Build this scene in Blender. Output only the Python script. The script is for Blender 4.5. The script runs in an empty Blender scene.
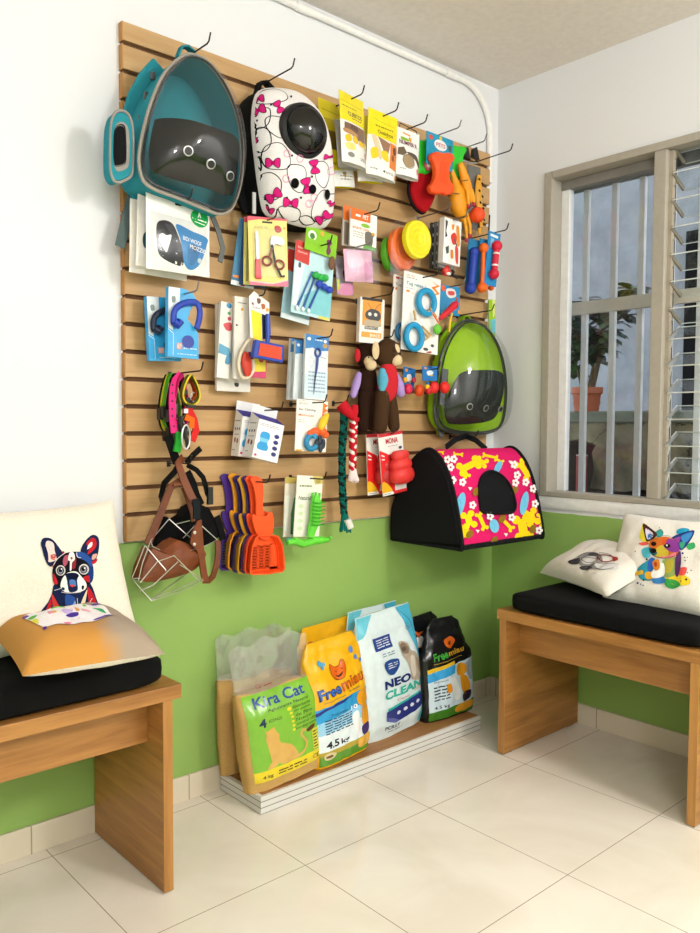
import bpy, bmesh, math, random
from mathutils import Vector, Matrix, noise
random.seed(11)
SC = bpy.context.scene
COL = SC.collection
PI = math.pi
# ------------------------------------------------------------------ camera model (solved from the room's own lines)
FPX = 803.05
CAM = Vector((-2.6090, -2.0472, 1.1053))
YAW, PITCH, ROLL = 0.728990, 0.0512658, 0.0053216
def _basis():
    cy, sy = math.cos(YAW), math.sin(YAW)
    f = Vector((sy, cy, 0)); rt = Vector((cy, -sy, 0)); up = Vector((0, 0, 1))
    f2 = f*math.cos(PITCH) - up*math.sin(PITCH); u2 = up*math.cos(PITCH) + f*math.sin(PITCH)
    r2 = rt*math.cos(ROLL) + u2*math.sin(ROLL); u3 = u2*math.cos(ROLL) - rt*math.sin(ROLL)
    return r2, u3, f2
CR, CU, CF = _basis()
def ray(u, v): return CR*((u-350)/FPX) - CU*((v-466.5)/FPX) + CF
def hit(u, v, p, n):
    d = ray(u, v); t = (p-CAM).dot(n)/d.dot(n); return CAM + d*t
def P(u, v, d): return hit(u, v, Vector((0, -d, 0)), Vector((0, 1, 0)))      # plane parallel to the back wall, d in front of it
def PX(u, v, x): return hit(u, v, Vector((x, 0, 0)), Vector((1, 0, 0)))      # plane parallel to the window wall
def PF(u, v, z): return hit(u, v, Vector((0, 0, z)), Vector((0, 0, 1)))      # level plane

# ------------------------------------------------------------------ materials
def lin(h):
    h = h.lstrip('#')
    return tuple((lambda c: c/12.92 if c <= .04045 else ((c+.055)/1.055)**2.4)(int(h[i:i+2], 16)/255) for i in (0, 2, 4)) + (1,)
_M = {}
KIND = {'print': (.45, .5), 'gloss': (.22, .5), 'plastic': (.35, .5), 'rubber': (.5, .4), 'fabric': (.95, .1), 'card': (.6, .3), 'metal': (.3, .5), 'paint': (.6, .3), 'black': (.9, .15), 'leather': (.5, .4)}
def mat(hexc, kind='print'):
    key = (hexc, kind)
    if key in _M: return _M[key]
    m = bpy.data.materials.new(kind + '_' + hexc.strip('#')); m.use_nodes = True
    nt = m.node_tree; b = nt.nodes['Principled BSDF']
    r, s = KIND[kind]
    b.inputs['Roughness'].default_value = r; b.inputs['Specular IOR Level'].default_value = s
    if kind == 'metal': b.inputs['Metallic'].default_value = .9
    c = lin(hexc)
    tc = nt.nodes.new('ShaderNodeTexCoord'); nz = nt.nodes.new('ShaderNodeTexNoise'); nz.inputs['Scale'].default_value = 260 if kind in ('fabric', 'black') else 45
    nz.inputs['Detail'].default_value = 3
    nt.links.new(tc.outputs['Object'], nz.inputs['Vector'])
    rp = nt.nodes.new('ShaderNodeValToRGB'); k = {'fabric': .07, 'leather': .2, 'black': .1}.get(kind, .04)
    rp.color_ramp.elements[0].color = tuple(x*(1-k) for x in c[:3]) + (1,); rp.color_ramp.elements[1].color = tuple(min(1, x*(1+k)) for x in c[:3]) + (1,)
    rp.color_ramp.elements[0].position = .3; rp.color_ramp.elements[1].position = .7
    nt.links.new(nz.outputs['Fac'], rp.inputs['Fac']); nt.links.new(rp.outputs['Color'], b.inputs['Base Color'])
    if kind in ('fabric', 'black', 'leather', 'gloss', 'rubber'):
        bp = nt.nodes.new('ShaderNodeBump'); bp.inputs['Strength'].default_value = .12; bp.inputs['Distance'].default_value = .002
        nt.links.new(nz.outputs['Fac'], bp.inputs['Height']); nt.links.new(bp.outputs['Normal'], b.inputs['Normal'])
    _M[key] = m; return m
def clear(name, tint=(.95, .96, .96), gloss=.12, alpha=.1, base=(.8, .82, .82)):
    """thin clear plastic or glass: mostly straight-through, a little surface haze, fresnel shine"""
    if name in _M: return _M[name]
    m = bpy.data.materials.new(name); m.use_nodes = True; nt = m.node_tree; nt.nodes.clear()
    o = nt.nodes.new('ShaderNodeOutputMaterial'); t = nt.nodes.new('ShaderNodeBsdfTransparent'); g = nt.nodes.new('ShaderNodeBsdfGlossy'); d = nt.nodes.new('ShaderNodeBsdfDiffuse')
    t.inputs[0].default_value = tint + (1,); g.inputs['Roughness'].default_value = .06; d.inputs[0].default_value = base + (1,)
    lw = nt.nodes.new('ShaderNodeLayerWeight'); lw.inputs[0].default_value = .35
    ma = nt.nodes.new('ShaderNodeMath'); ma.operation = 'MULTIPLY_ADD'; ma.inputs[1].default_value = gloss*1.6; ma.inputs[2].default_value = gloss*.3
    nt.links.new(lw.outputs['Fresnel'], ma.inputs[0])
    m1 = nt.nodes.new('ShaderNodeMixShader'); m1.inputs[0].default_value = alpha
    nt.links.new(t.outputs[0], m1.inputs[1]); nt.links.new(d.outputs[0], m1.inputs[2])
    m2 = nt.nodes.new('ShaderNodeMixShader'); nt.links.new(ma.outputs[0], m2.inputs[0]); nt.links.new(m1.outputs[0], m2.inputs[1]); nt.links.new(g.outputs[0], m2.inputs[2])
    nt.links.new(m2.outputs[0], o.inputs[0]); _M[name] = m; return m
def nodemat(name):
    m = bpy.data.materials.new(name); m.use_nodes = True; nt = m.node_tree
    return m, nt, nt.nodes['Principled BSDF'], (lambda t: nt.nodes.new('ShaderNode'+t)), nt.links.new
def wood(name, c0, c1, along, rough=.45, scale=1.0, contrast=1.0):
    if name in _M: return _M[name]
    m, nt, b, N, L = nodemat(name)
    tc = N('TexCoord'); mp = N('Mapping'); s = [22*scale]*3; s['xyz'.index(along)] = 1.6*scale
    mp.inputs['Scale'].default_value = s
    n1 = N('TexNoise'); n1.inputs['Scale'].default_value = 1.6; n1.inputs['Detail'].default_value = 5; n1.inputs['Distortion'].default_value = .9
    n2 = N('TexNoise'); n2.inputs['Scale'].default_value = 9; n2.inputs['Detail'].default_value = 4
    mx = N('Math'); mx.operation = 'MULTIPLY_ADD'; mx.inputs[1].default_value = .35
    L(tc.outputs['Object'], mp.inputs['Vector']); L(mp.outputs[0], n1.inputs['Vector']); L(mp.outputs[0], n2.inputs['Vector'])
    L(n2.outputs['Fac'], mx.inputs[0]); L(n1.outputs['Fac'], mx.inputs[2])
    rp = N('ValToRGB'); rp.color_ramp.elements[0].position = .67-.22/contrast; rp.color_ramp.elements[1].position = .67+.22/contrast
    rp.color_ramp.elements[0].color = lin(c0); rp.color_ramp.elements[1].color = lin(c1)
    L(mx.outputs[0], rp.inputs['Fac']); L(rp.outputs['Color'], b.inputs['Base Color'])
    b.inputs['Roughness'].default_value = rough
    _M[name] = m; return m

# ------------------------------------------------------------------ mesh builder
class MB:
    def __init__(self, m=None):
        self.v = []; self.f = []; self.fm = []; self.mats = []; self.cur = 0
        if m: self.use(m)
    def use(self, m):
        if m not in self.mats: self.mats.append(m)
        self.cur = self.mats.index(m); return self
    def add(self, vs, fs):
        n = len(self.v); self.v += [tuple(x) for x in vs]
        for f in fs: self.f.append([i+n for i in f]); self.fm.append(self.cur)
        return self
    def box(self, x0, x1, y0, y1, z0, z1, M=None):
        vs = [Vector((x, y, z)) for x in (x0, x1) for y in (y0, y1) for z in (z0, z1)]
        if M: vs = [M @ v for v in vs]
        return self.add(vs, [(0, 1, 3, 2), (4, 6, 7, 5), (0, 4, 5, 1), (2, 3, 7, 6), (0, 2, 6, 4), (1, 5, 7, 3)])
    def grid(self, fn, nu, nv, cu=False, cv=False):
        vs = [fn(i/nu, j/nv) for j in range(nv if cv else nv+1) for i in range(nu if cu else nu+1)]
        W = nu if cu else nu+1; H = nv if cv else nv+1; fs = []
        for j in range(nv):
            for i in range(nu):
                a, b2 = i, (i+1) % W; c, d = j, (j+1) % H
                fs.append((c*W+a, c*W+b2, d*W+b2, d*W+a))
        return self.add(vs, fs)
    def tube(self, pts, r, n=8, closed=False, flat=None, rnd=False):
        pts = [Vector(p) for p in pts]; k = len(pts); rr = list(r) if isinstance(r, (list, tuple)) else [r]*k
        if rnd:      # rounded ends and a smooth run between the given joints
            q = spline([(*p, w_) for p, w_ in zip(pts, rr)], False, 6); pts = [Vector(x[:3]) for x in q]; rr = [max(.001, x[3]) for x in q]
            d0 = (pts[0]-pts[1]).normalized(); d1 = (pts[-1]-pts[-2]).normalized(); r0, r1 = rr[0], rr[-1]
            fr = ((.35, .93), (.65, .75), (.88, .47), (1.0, .06))
            pts = [pts[0]+d0*r0*a for a, _ in fr[::-1]]+pts+[pts[-1]+d1*r1*a for a, _ in fr]; rr = [r0*b for _, b in fr[::-1]]+rr+[r1*b for _, b in fr]; k = len(pts)
        vs = []; prev = None
        for i, p in enumerate(pts):
            if closed: t = pts[(i+1) % k] - pts[i-1]
            else: t = pts[min(i+1, k-1)] - pts[max(i-1, 0)]
            t = t.normalized() if t.length > 1e-9 else Vector((0, 0, 1))
            if prev is None:
                a = Vector((0, 1, 0)) if abs(t.y) < .9 else Vector((1, 0, 0)); s = t.cross(a).normalized()
            else:
                s = prev - t*prev.dot(t); s = s.normalized() if s.length > 1e-6 else t.orthogonal().normalized()
            prev = s; q = t.cross(s)
            for j in range(n):
                a = 2*PI*j/n; vs.append(p + s*math.cos(a)*rr[i] + q*math.sin(a)*rr[i]*(flat or 1))
        fs = [(i*n+j, i*n+(j+1) % n, ((i+1) % k)*n+(j+1) % n, ((i+1) % k)*n+j) for i in range(k if closed else k-1) for j in range(n)]
        if not closed: fs += [tuple(range(n))[::-1], tuple((k-1)*n+j for j in range(n))]
        return self.add(vs, fs)
    def strap(self, pts, w, th, wd=None):
        """flat band along pts; width w across direction wd (default: sideways in the wall plane), thickness th"""
        pts = [Vector(p) for p in pts]; k = len(pts); vs = []
        for i, p in enumerate(pts):
            t = (pts[min(i+1, k-1)] - pts[max(i-1, 0)]).normalized()
            nrm = Vector((0, -1, 0)) if wd is None else t.cross(Vector(wd))
            s = t.cross(nrm); s = s.normalized() if s.length > 1e-6 else Vector((1, 0, 0)); q = s.cross(t).normalized()
            for a, b2 in ((-1, -1), (1, -1), (1, 1), (-1, 1)): vs.append(p + s*a*w/2 + q*b2*th/2)
        fs = [(i*4+j, i*4+(j+1) % 4, (i+1)*4+(j+1) % 4, (i+1)*4+j) for i in range(k-1) for j in range(4)]
        fs += [(0, 3, 2, 1), tuple((k-1)*4+j for j in range(4))]
        return self.add(vs, fs)
    def lathe(self, prof, M=None, n=24):
        M = M or Matrix()
        vs = [M @ Vector((r*math.cos(2*PI*j/n), r*math.sin(2*PI*j/n), h)) for r, h in prof for j in range(n)]
        fs = [(i*n+j, i*n+(j+1) % n, (i+1)*n+(j+1) % n, (i+1)*n+j) for i in range(len(prof)-1) for j in range(n)]
        fs += [tuple(range(n))[::-1], tuple((len(prof)-1)*n+j for j in range(n))]
        return self.add(vs, fs)
    def ell(self, c, rx, ry, rz, n=20, m=12, M=None):
        c = Vector(c); M = M or Matrix()
        def fn(u, v):
            a = 2*PI*u; b2 = PI*(v-.5)*.9999
            return c + M @ Vector((rx*math.cos(a)*math.cos(b2), ry*math.sin(a)*math.cos(b2), rz*math.sin(b2)))
        return self.grid(fn, n, m, cu=True)
    def prism(self, poly, y0, y1, M=None):
        """polygon in local x,z pulled from y0 to y1"""
        k = len(poly); M = M or Matrix()
        vs = [M @ Vector((a, y0, b2)) for a, b2 in poly] + [M @ Vector((a, y1, b2)) for a, b2 in poly]
        return self.add(vs, [tuple(range(k)), tuple(range(2*k-1, k-1, -1))] + [(i, i+k, (i+1) % k+k, (i+1) % k) for i in range(k)])
    def build(self, name, parent=None, smooth=True, bevel=0, loc=None, seg=2, auto=True):
        me = bpy.data.meshes.new(name); me.from_pydata(self.v, [], self.f)
        for m in self.mats: me.materials.append(m)
        if self.fm: me.polygons.foreach_set('material_index', self.fm)
        bm = bmesh.new(); bm.from_mesh(me); bmesh.ops.recalc_face_normals(bm, faces=bm.faces); bm.to_mesh(me); bm.free()
        if smooth: me.polygons.foreach_set('use_smooth', [True]*len(me.polygons))
        if smooth and auto: me.set_sharp_from_angle(angle=math.radians(38))
        o = bpy.data.objects.new(name, me); COL.objects.link(o)
        if parent: o.parent = parent
        if loc is not None: o.location = loc
        if bevel:
            md = o.modifiers.new('soft_edges', 'BEVEL'); md.width = bevel; md.segments = seg; md.limit_method = 'ANGLE'; md.angle_limit = math.radians(40)
        return o
def tag(o, label, cat, group=None):
    o['label'] = label; o['category'] = cat
    if group: o['group'] = group
    return o
def thing(name, label, cat, M=None, group=None):
    o = bpy.data.objects.new(name, None); COL.objects.link(o); o.empty_display_size = .03
    if M is not None: o.matrix_world = M
    return tag(o, label, cat, group)
def struct(o): o['kind'] = 'structure'; return o

# ------------------------------------------------------------------ printed artwork on a surface
_G = {}
def glyphs(text, bold=0.0):
    k = (text, bold)
    if k in _G: return _G[k]
    cu = bpy.data.curves.new('lettering', 'FONT'); cu.body = text; cu.offset = bold; cu.resolution_u = 3
    o = bpy.data.objects.new('lettering', cu); me = o.to_mesh()
    vs = [(v.co.x, v.co.y) for v in me.vertices]; fs = [tuple(p.vertices) for p in me.polygons]
    o.to_mesh_clear(); bpy.data.objects.remove(o); bpy.data.curves.remove(cu)
    if vs:
        x0 = min(v[0] for v in vs); x1 = max(v[0] for v in vs); y0 = min(v[1] for v in vs); y1 = max(v[1] for v in vs)
        vs = [((x-x0)/max(x1-x0, 1e-6), (y-y0)/max(y1-y0, 1e-6)) for x, y in vs]
    _G[k] = (vs, fs); return _G[k]
def spline(pts, closed=True, n=5):
    k = len(pts); out = []
    rng = range(k) if closed else range(k-1)
    for i in rng:
        if closed: p0, p1, p2, p3 = pts[i-1], pts[i], pts[(i+1) % k], pts[(i+2) % k]
        else: p0, p1, p2, p3 = pts[max(i-1, 0)], pts[i], pts[i+1], pts[min(i+2, k-1)]
        for j in range(n):
            t = j/n
            out.append(tuple(.5*((2*b)+(c-a)*t+(2*a-5*b+4*c-d)*t*t+(-a+3*b-3*c+d)*t**3) for a, b, c, d in zip(p0, p1, p2, p3)))
    if not closed: out.append(tuple(pts[-1]))
    return out
def circ(cx, cy, rx, ry=None, n=20, rot=0):
    ry = rx if ry is None else ry
    return [(cx+rx*math.cos(a)*math.cos(rot)-ry*math.sin(a)*math.sin(rot), cy+rx*math.cos(a)*math.sin(rot)+ry*math.sin(a)*math.cos(rot)) for a in (2*PI*i/n for i in range(n))]
def stroke(pts, w):
    """outline of a polyline with width w, as quads in 2D"""
    qs = []
    for a, b in zip(pts, pts[1:]):
        dx, dy = b[0]-a[0], b[1]-a[1]; l = math.hypot(dx, dy) or 1e-6; nx, ny = -dy/l*w/2, dx/l*w/2; ex, ey = dx/l*w*.25, dy/l*w*.25
        qs.append([(a[0]+nx-ex, a[1]+ny-ey), (b[0]+nx+ex, b[1]+ny+ey), (b[0]-nx+ex, b[1]-ny+ey), (a[0]-nx-ex, a[1]-ny-ey)])
    return qs
class Sheet:
    """a face that faces the room: local x right, z up, y towards the wall; front(a, b) gives the local y of the face."""
    def __init__(s, root, M, w, ztop, h, front=None, cell=None):
        s.root = root; s.M = M; s.Mi = M.inverted(); s.w = w; s.zt = ztop; s.h = h
        s.front = front or (lambda a, b: 0.0); s.cell = cell; s.layer = 0; s.clamp = None; s.base = .0007
        s.n = (M.to_3x3() @ Vector((0, 1, 0))).normalized()
    def st(s, p): return ((p[0]-.5)*s.w, s.zt - p[1]*s.h)
    def px(s, p):
        y = -.0; q = None
        for _ in range(8 if s.cell else 1):
            q = s.Mi @ hit(p[0], p[1], s.M @ Vector((0, y if s.cell else s.front(0, s.zt-s.h/2), 0)), s.n)
            y = .5*y + .5*s.front(q.x, q.z) if _ else s.front(q.x, q.z)
        return (q.x, q.z)
    def put(s, mb, polys):
        """polys: list of 2D local polygons, one material (mb.cur)"""
        s.layer += 1; off = s.base + .00005*s.layer
        bm = bmesh.new()
        for p in polys:
            if len(p) < 3: continue
            if s.clamp:
                p = [s.clamp(a, b) for a, b in p]; p = [q for i, q in enumerate(p) if (q[0]-p[i-1][0])**2+(q[1]-p[i-1][1])**2 > 1e-10]
                if len(p) < 3: continue
            try: bm.faces.new([bm.verts.new((a, 0, b)) for a, b in p])
            except ValueError: pass
        s._flush(mb, bm, off)
    def _flush(s, mb, bm, off):
        if s.cell:
            bmesh.ops.triangulate(bm, faces=bm.faces[:])
            for _ in range(7):
                e = [e for e in bm.edges if e.calc_length() > s.cell]
                if not e: break
                bmesh.ops.subdivide_edges(bm, edges=e, cuts=1, use_grid_fill=False); bmesh.ops.triangulate(bm, faces=[f for f in bm.faces if len(f.verts) > 3])
        bm.verts.ensure_lookup_table(); bm.verts.index_update()
        mb.add([(v.co.x, s.front(v.co.x, v.co.z)-off, v.co.z) for v in bm.verts], [[v.index for v in f.verts] for f in bm.faces]); bm.free()
    def text(s, mb, text, o, ex, ez, bold=0):
        """o: lower-left corner, ex: vector along the line, ez: vector up, in local coordinates"""
        s.layer += 1; off = s.base + .00005*s.layer
        vs, fs = glyphs(text, bold); bm = bmesh.new()
        vv = [bm.verts.new((o[0]+ex[0]*x+ez[0]*y, 0, o[1]+ex[1]*x+ez[1]*y)) for x, y in vs]
        for f in fs:
            try: bm.faces.new([vv[i] for i in f])
            except ValueError: pass
        s._flush(mb, bm, off)
    def art(s, items, name='printed_artwork', px=False, kind='print', parent=None):
        mb = MB(); f = s.px if px else s.st
        for it in items:
            t, col = it[0], it[1]; mb.use(mat(col, kind))
            if t == 'p': s.put(mb, [[f(q) for q in it[2]]])
            elif t == 's': s.put(mb, [[f(q) for q in spline(it[2])]])
            elif t == 'c':
                if px: s.put(mb, [[f(q) for q in circ(it[2], it[3], it[4], it[5] if len(it) > 5 else None, rot=it[6] if len(it) > 6 else 0)]])
                else:
                    c = s.st((it[2], it[3])); rx = it[4]*s.w; ry = it[5]*s.h if len(it) > 5 else rx
                    s.put(mb, [circ(c[0], c[1], rx, ry)])
            elif t == 'r': s.put(mb, [[f(q) for q in ((it[2], it[3]), (it[4], it[3]), (it[4], it[5]), (it[2], it[5]))]])
            elif t == 'l': s.put(mb, stroke([f(q) for q in it[2]], it[3]))
            elif t == 'ls': s.put(mb, stroke([f(q) for q in spline(it[2], False)], it[3]))
            elif t == 'lc': s.put(mb, stroke([f(q) for q in (lambda z: z+[z[0]])(spline(it[2]))], it[3]))
            elif t == 't':
                x0, z0 = s.st((it[3], it[6])); x1, z1 = s.st((it[5], it[4]))
                s.text(mb, it[2], (x0, z0), (x1-x0, 0), (0, z1-z0), it[7] if len(it) > 7 else 0)
            elif t == 'T':
                bl, br, tl = f(it[3]), f(it[4]), f(it[5])
                s.text(mb, it[2], bl, (br[0]-bl[0], br[1]-bl[1]), (tl[0]-bl[0], tl[1]-bl[1]), it[6] if len(it) > 6 else 0)
            elif t == 'n':          # rows of tiny illegible small print
                x0, y0, x1, y1, rows = it[2:7]; qs = []
                for r in range(rows):
                    yy = y0 + (y1-y0)*(r+.5)/rows; hh = (y1-y0)/rows*.2; x = x0
                    while x < x1-.02:
                        L = random.uniform(.04, .13); e = min(x+L, x1); qs.append([f(q) for q in ((x, yy-hh), (e, yy-hh), (e, yy+hh), (x, yy+hh))]); x = e+.02
                s.put(mb, qs)
        return mb.build(name, parent or s.root, smooth=False)
def frame_from_quad(quad, d, yaw=0.0):
    """rectangle of a flat hung pack: the four seen corners taken on the pack's own plane (d in front of the wall at its centre, turned by yaw)"""
    cu = sum(q[0] for q in quad)/4; cv = sum(q[1] for q in quad)/4
    c = P(cu, cv, d); n = Vector((math.sin(yaw), -math.cos(yaw), 0)); X = Vector((math.cos(yaw), math.sin(yaw), 0)); Z = Vector((0, 0, 1))
    pts = [hit(q[0], q[1], c, n) - c for q in quad]; L = [Vector((p.dot(X), p.dot(Z))) for p in pts]
    tl, tr, br, bl = L; up = ((tl+tr)-(bl+br))/2; rt = ((tr+br)-(tl+bl))/2
    h = up.length; w = rt.length; up = up.normalized()
    Zv = (X*up.x + Z*up.y); Xv = (X*up.y - Z*up.x); Yv = -n
    mid = (tl+tr+bl+br)/4; o = c + X*mid.x + Z*mid.y + Zv*h/2
    M = Matrix(((Xv.x, Yv.x, Zv.x, o.x), (Xv.y, Yv.y, Zv.y, o.y), (Xv.z, Yv.z, Zv.z, o.z), (0, 0, 0, 1)))
    return M, w, h
def sheet(name, label, cat, quad, d, yaw=0.0, group=None, front=None, cell=None):
    M, w, h = frame_from_quad(quad, d, yaw)
    r = thing(name, label, cat, M, group)
    return Sheet(r, M, w, 0.0, h, front, cell)
def card(name, label, cat, quad, d, yaw=0.0, group=None, col='#ffffff', th=.0016, kind='card', body='backing_card', shape=None):
    s = sheet(name, label, cat, quad, d, yaw, group)
    mb = MB(mat(col, kind))
    poly = [s.st(p) for p in (shape or [(0, 0), (1, 0), (1, 1), (0, 1)])]
    mb.prism(poly, 0, th); mb.build(body, s.root, smooth=False)
    return s
def pouch(name, label, cat, quad, d, yaw=0.0, group=None, col='#ffffff', T=.018, kind='gloss', gusset=True, body='pouch_body', flatten=.2):
    """stand-up foil pouch: flat heat-sealed head, belly, open-cornered foot"""
    M, w, h = frame_from_quad(quad, d, yaw); r = thing(name, label, cat, M, group)
    def bulge(a, b):
        s_ = min(1, abs(2*a/w)); t = min(1, max(0, -b/h))
        g = 0 if t < flatten else math.sin(min(1, (t-flatten)/.4)*PI/2)
        if not gusset: g *= math.sin(min(1, (1-t)/.3)*PI/2)
        return T*g*max(0, 1-s_**2.6)**.7
    fr = lambda a, b: -bulge(a, b) - .0006 + .0012*noise.noise(Vector((a*30, b*22, d*50)))*(1 if kind == 'gloss' else .3)
    s = Sheet(r, M, w, 0, h, fr, .012)
    mb = MB(mat(col, kind)); nu, nv = 14, 20
    mb.grid(lambda u, v: ((u-.5)*w, fr((u-.5)*w, -v*h), -v*h), nu, nv)
    mb.grid(lambda u, v: ((u-.5)*w, bulge((u-.5)*w, -v*h)*.8+.0006, -v*h), nu, nv)
    mb.build(body, r)
    return s
_TAKEN = {}
def hook(label, x, z, d=.19, tip=.022, chrome=False, base=.02, r=.0022, group='hooks on the slatted board'):
    root = thing('display_hook', label, 'hook', Matrix.Translation((x, -base, z)), group)
    m = mat('#8c8c8a' if chrome else '#3a3734', 'metal')
    mb = MB(m); L = d-base
    mb.tube([(0, 0, 0), (0, -L*.5, .002), (0, -L+.008, .003), (0, -L, .007), (0, -L-.008, tip+.004)], r, 8); mb.build('prong', root)
    mb = MB(m); mb.box(-.006, .006, -.002, 0, -.010, .008); mb.build('hook_plate', root, smooth=False, bevel=.001)
    return root
# ================================================================== the room
DADO = .778
def wallmat(name, white, green):
    m, nt, b, N, L = nodemat(name)
    ge = N('NewGeometry'); sp = N('SeparateXYZ'); nz = N('TexNoise'); nz.inputs['Scale'].default_value = 9; nz.inputs['Detail'].default_value = 4
    L(ge.outputs['Position'], sp.inputs[0]); L(ge.outputs['Position'], nz.inputs['Vector'])
    a = N('Math'); a.operation = 'MULTIPLY_ADD'; a.inputs[1].default_value = .012; L(nz.outputs['Fac'], a.inputs[0]); L(sp.outputs['Z'], a.inputs[2])
    lt = N('Math'); lt.operation = 'LESS_THAN'; lt.inputs[1].default_value = DADO+.006; L(a.outputs[0], lt.inputs[0])
    mx = N('Mix'); mx.data_type = 'RGBA'; mx.inputs[6].default_value = lin(white); mx.inputs[7].default_value = lin(green)
    L(lt.outputs[0], mx.inputs[0]); L(mx.outputs[2], b.inputs['Base Color']); b.inputs['Roughness'].default_value = .55; b.inputs['Specular IOR Level'].default_value = .3
    bp = N('Bump'); bp.inputs['Strength'].default_value = .12; bp.inputs['Distance'].default_value = .004; n2 = N('TexNoise'); n2.inputs['Scale'].default_value = 30
    L(ge.outputs['Position'], n2.inputs['Vector']); L(n2.outputs['Fac'], bp.inputs['Height']); L(bp.outputs['Normal'], b.inputs['Normal'])
    return m
WALLM = wallmat('painted_wall_white_over_green', '#e7e8ea', '#94b762')
CH = 2.44; XL = -3.5; YN = -3.9
mb = MB(WALLM); mb.box(XL, .15, 0, .12, 0, CH); struct(mb.build('wall_back', smooth=False))
# window wall with its opening
WY0, WY1, WZ0, WZ1 = -1.42, -.232, .838, 2.060
mb = MB(WALLM)
mb.box(0, .15, YN, 0, 0, WZ0); mb.box(0, .15, YN, 0, WZ1, CH); mb.box(0, .15, WY1, 0, WZ0, WZ1); mb.box(0, .15, YN, WY0, WZ0, WZ1)
struct(mb.build('wall_right', smooth=False))
mb = MB(WALLM); mb.box(XL-.12, XL, YN, .12, 0, CH); struct(mb.build('wall_left', smooth=False))
mb = MB(WALLM); mb.box(XL-.12, .15, YN-.12, YN, 0, CH); struct(mb.build('wall_front', smooth=False))
mb = MB(mat('#e6dfd6', 'paint')); mb.box(XL-.12, .15, YN-.12, .12, CH, CH+.1); struct(mb.build('ceiling', smooth=False))
# floor: glossy cream tiles
m, nt, b, N, L = nodemat('cream_floor_tiles')
ge = N('NewGeometry'); sp = N('SeparateXYZ'); L(ge.outputs['Position'], sp.inputs[0])
T = .46; gs = []
for ax, o in (('X', -.92), ('Y', -.5106)):
    a = N('Math'); a.operation = 'ADD'; a.inputs[1].default_value = -o+T*20+T/2; L(sp.outputs[ax], a.inputs[0])
    d = N('Math'); d.operation = 'DIVIDE'; d.inputs[1].default_value = T; L(a.outputs[0], d.inputs[0])
    f = N('Math'); f.operation = 'FRACT'; L(d.outputs[0], f.inputs[0])
    s = N('Math'); s.operation = 'SUBTRACT'; s.inputs[1].default_value = .5; L(f.outputs[0], s.inputs[0])
    ab = N('Math'); ab.operation = 'ABSOLUTE'; L(s.outputs[0], ab.inputs[0])
    g = N('Math'); g.operation = 'LESS_THAN'; g.inputs[1].default_value = .0024; L(ab.outputs[0], g.inputs[0]); gs.append(g)
mxm = N('Math'); mxm.operation = 'MAXIMUM'; L(gs[0].outputs[0], mxm.inputs[0]); L(gs[1].outputs[0], mxm.inputs[1])
nz = N('TexNoise'); nz.inputs['Scale'].default_value = 2.2; nz.inputs['Detail'].default_value = 6; nz.inputs['Distortion'].default_value = 1.5; L(ge.outputs['Position'], nz.inputs['Vector'])
rp = N('ValToRGB'); rp.color_ramp.elements[0].color = lin('#ece2d3'); rp.color_ramp.elements[1].color = lin('#f6eee2'); rp.color_ramp.elements[0].position = .35; rp.color_ramp.elements[1].position = .65
L(nz.outputs['Fac'], rp.inputs['Fac'])
mx = N('Mix'); mx.data_type = 'RGBA'; L(mxm.outputs[0], mx.inputs[0]); L(rp.outputs['Color'], mx.inputs[6]); mx.inputs[7].default_value = lin('#a08f78')
L(mx.outputs[2], b.inputs['Base Color']); b.inputs['Roughness'].default_value = .12; b.inputs['Specular IOR Level'].default_value = .45
mb = MB(m); mb.box(XL-.12, .15, YN-.12, .12, -.1, 0); struct(mb.build('floor', smooth=False))
# tile skirting, one strip per wall (joints are a pattern of the strip)
m, nt, b, N, L = nodemat('skirting_tile')
ge = N('NewGeometry'); sp = N('SeparateXYZ'); L(ge.outputs['Position'], sp.inputs[0])
ad = N('Math'); ad.operation = 'ADD'; L(sp.outputs['X'], ad.inputs[0]); L(sp.outputs['Y'], ad.inputs[1])
a2 = N('Math'); a2.operation = 'ADD'; a2.inputs[1].default_value = 9.2+.048; L(ad.outputs[0], a2.inputs[0])
d = N('Math'); d.operation = 'DIVIDE'; d.inputs[1].default_value = .46; L(a2.outputs[0], d.inputs[0])
f = N('Math'); f.operation = 'FRACT'; L(d.outputs[0], f.inputs[0])
g = N('Math'); g.operation = 'LESS_THAN'; g.inputs[1].default_value = .008; L(f.outputs[0], g.inputs[0])
nz = N('TexNoise'); nz.inputs['Scale'].default_value = 4; nz.inputs['Detail'].default_value = 5; L(ge.outputs['Position'], nz.inputs['Vector'])
rp = N('ValToRGB'); rp.color_ramp.elements[0].color = lin('#d8cbb4'); rp.color_ramp.elements[1].color = lin('#e6dcc9'); L(nz.outputs['Fac'], rp.inputs['Fac'])
mx = N('Mix'); mx.data_type = 'RGBA'; L(g.outputs[0], mx.inputs[0]); L(rp.outputs['Color'], mx.inputs[6]); mx.inputs[7].default_value = lin('#a3957f')
L(mx.outputs[2], b.inputs['Base Color']); b.inputs['Roughness'].default_value = .3
SKIRT = m
mb = MB(SKIRT); mb.box(XL, 0, -.009, 0, 0, .075); struct(mb.build('baseboard_back', smooth=False, bevel=.002))
mb = MB(SKIRT); mb.box(-.009, 0, YN, -.009, 0, .075); struct(mb.build('baseboard_right', smooth=False, bevel=.002))
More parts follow.
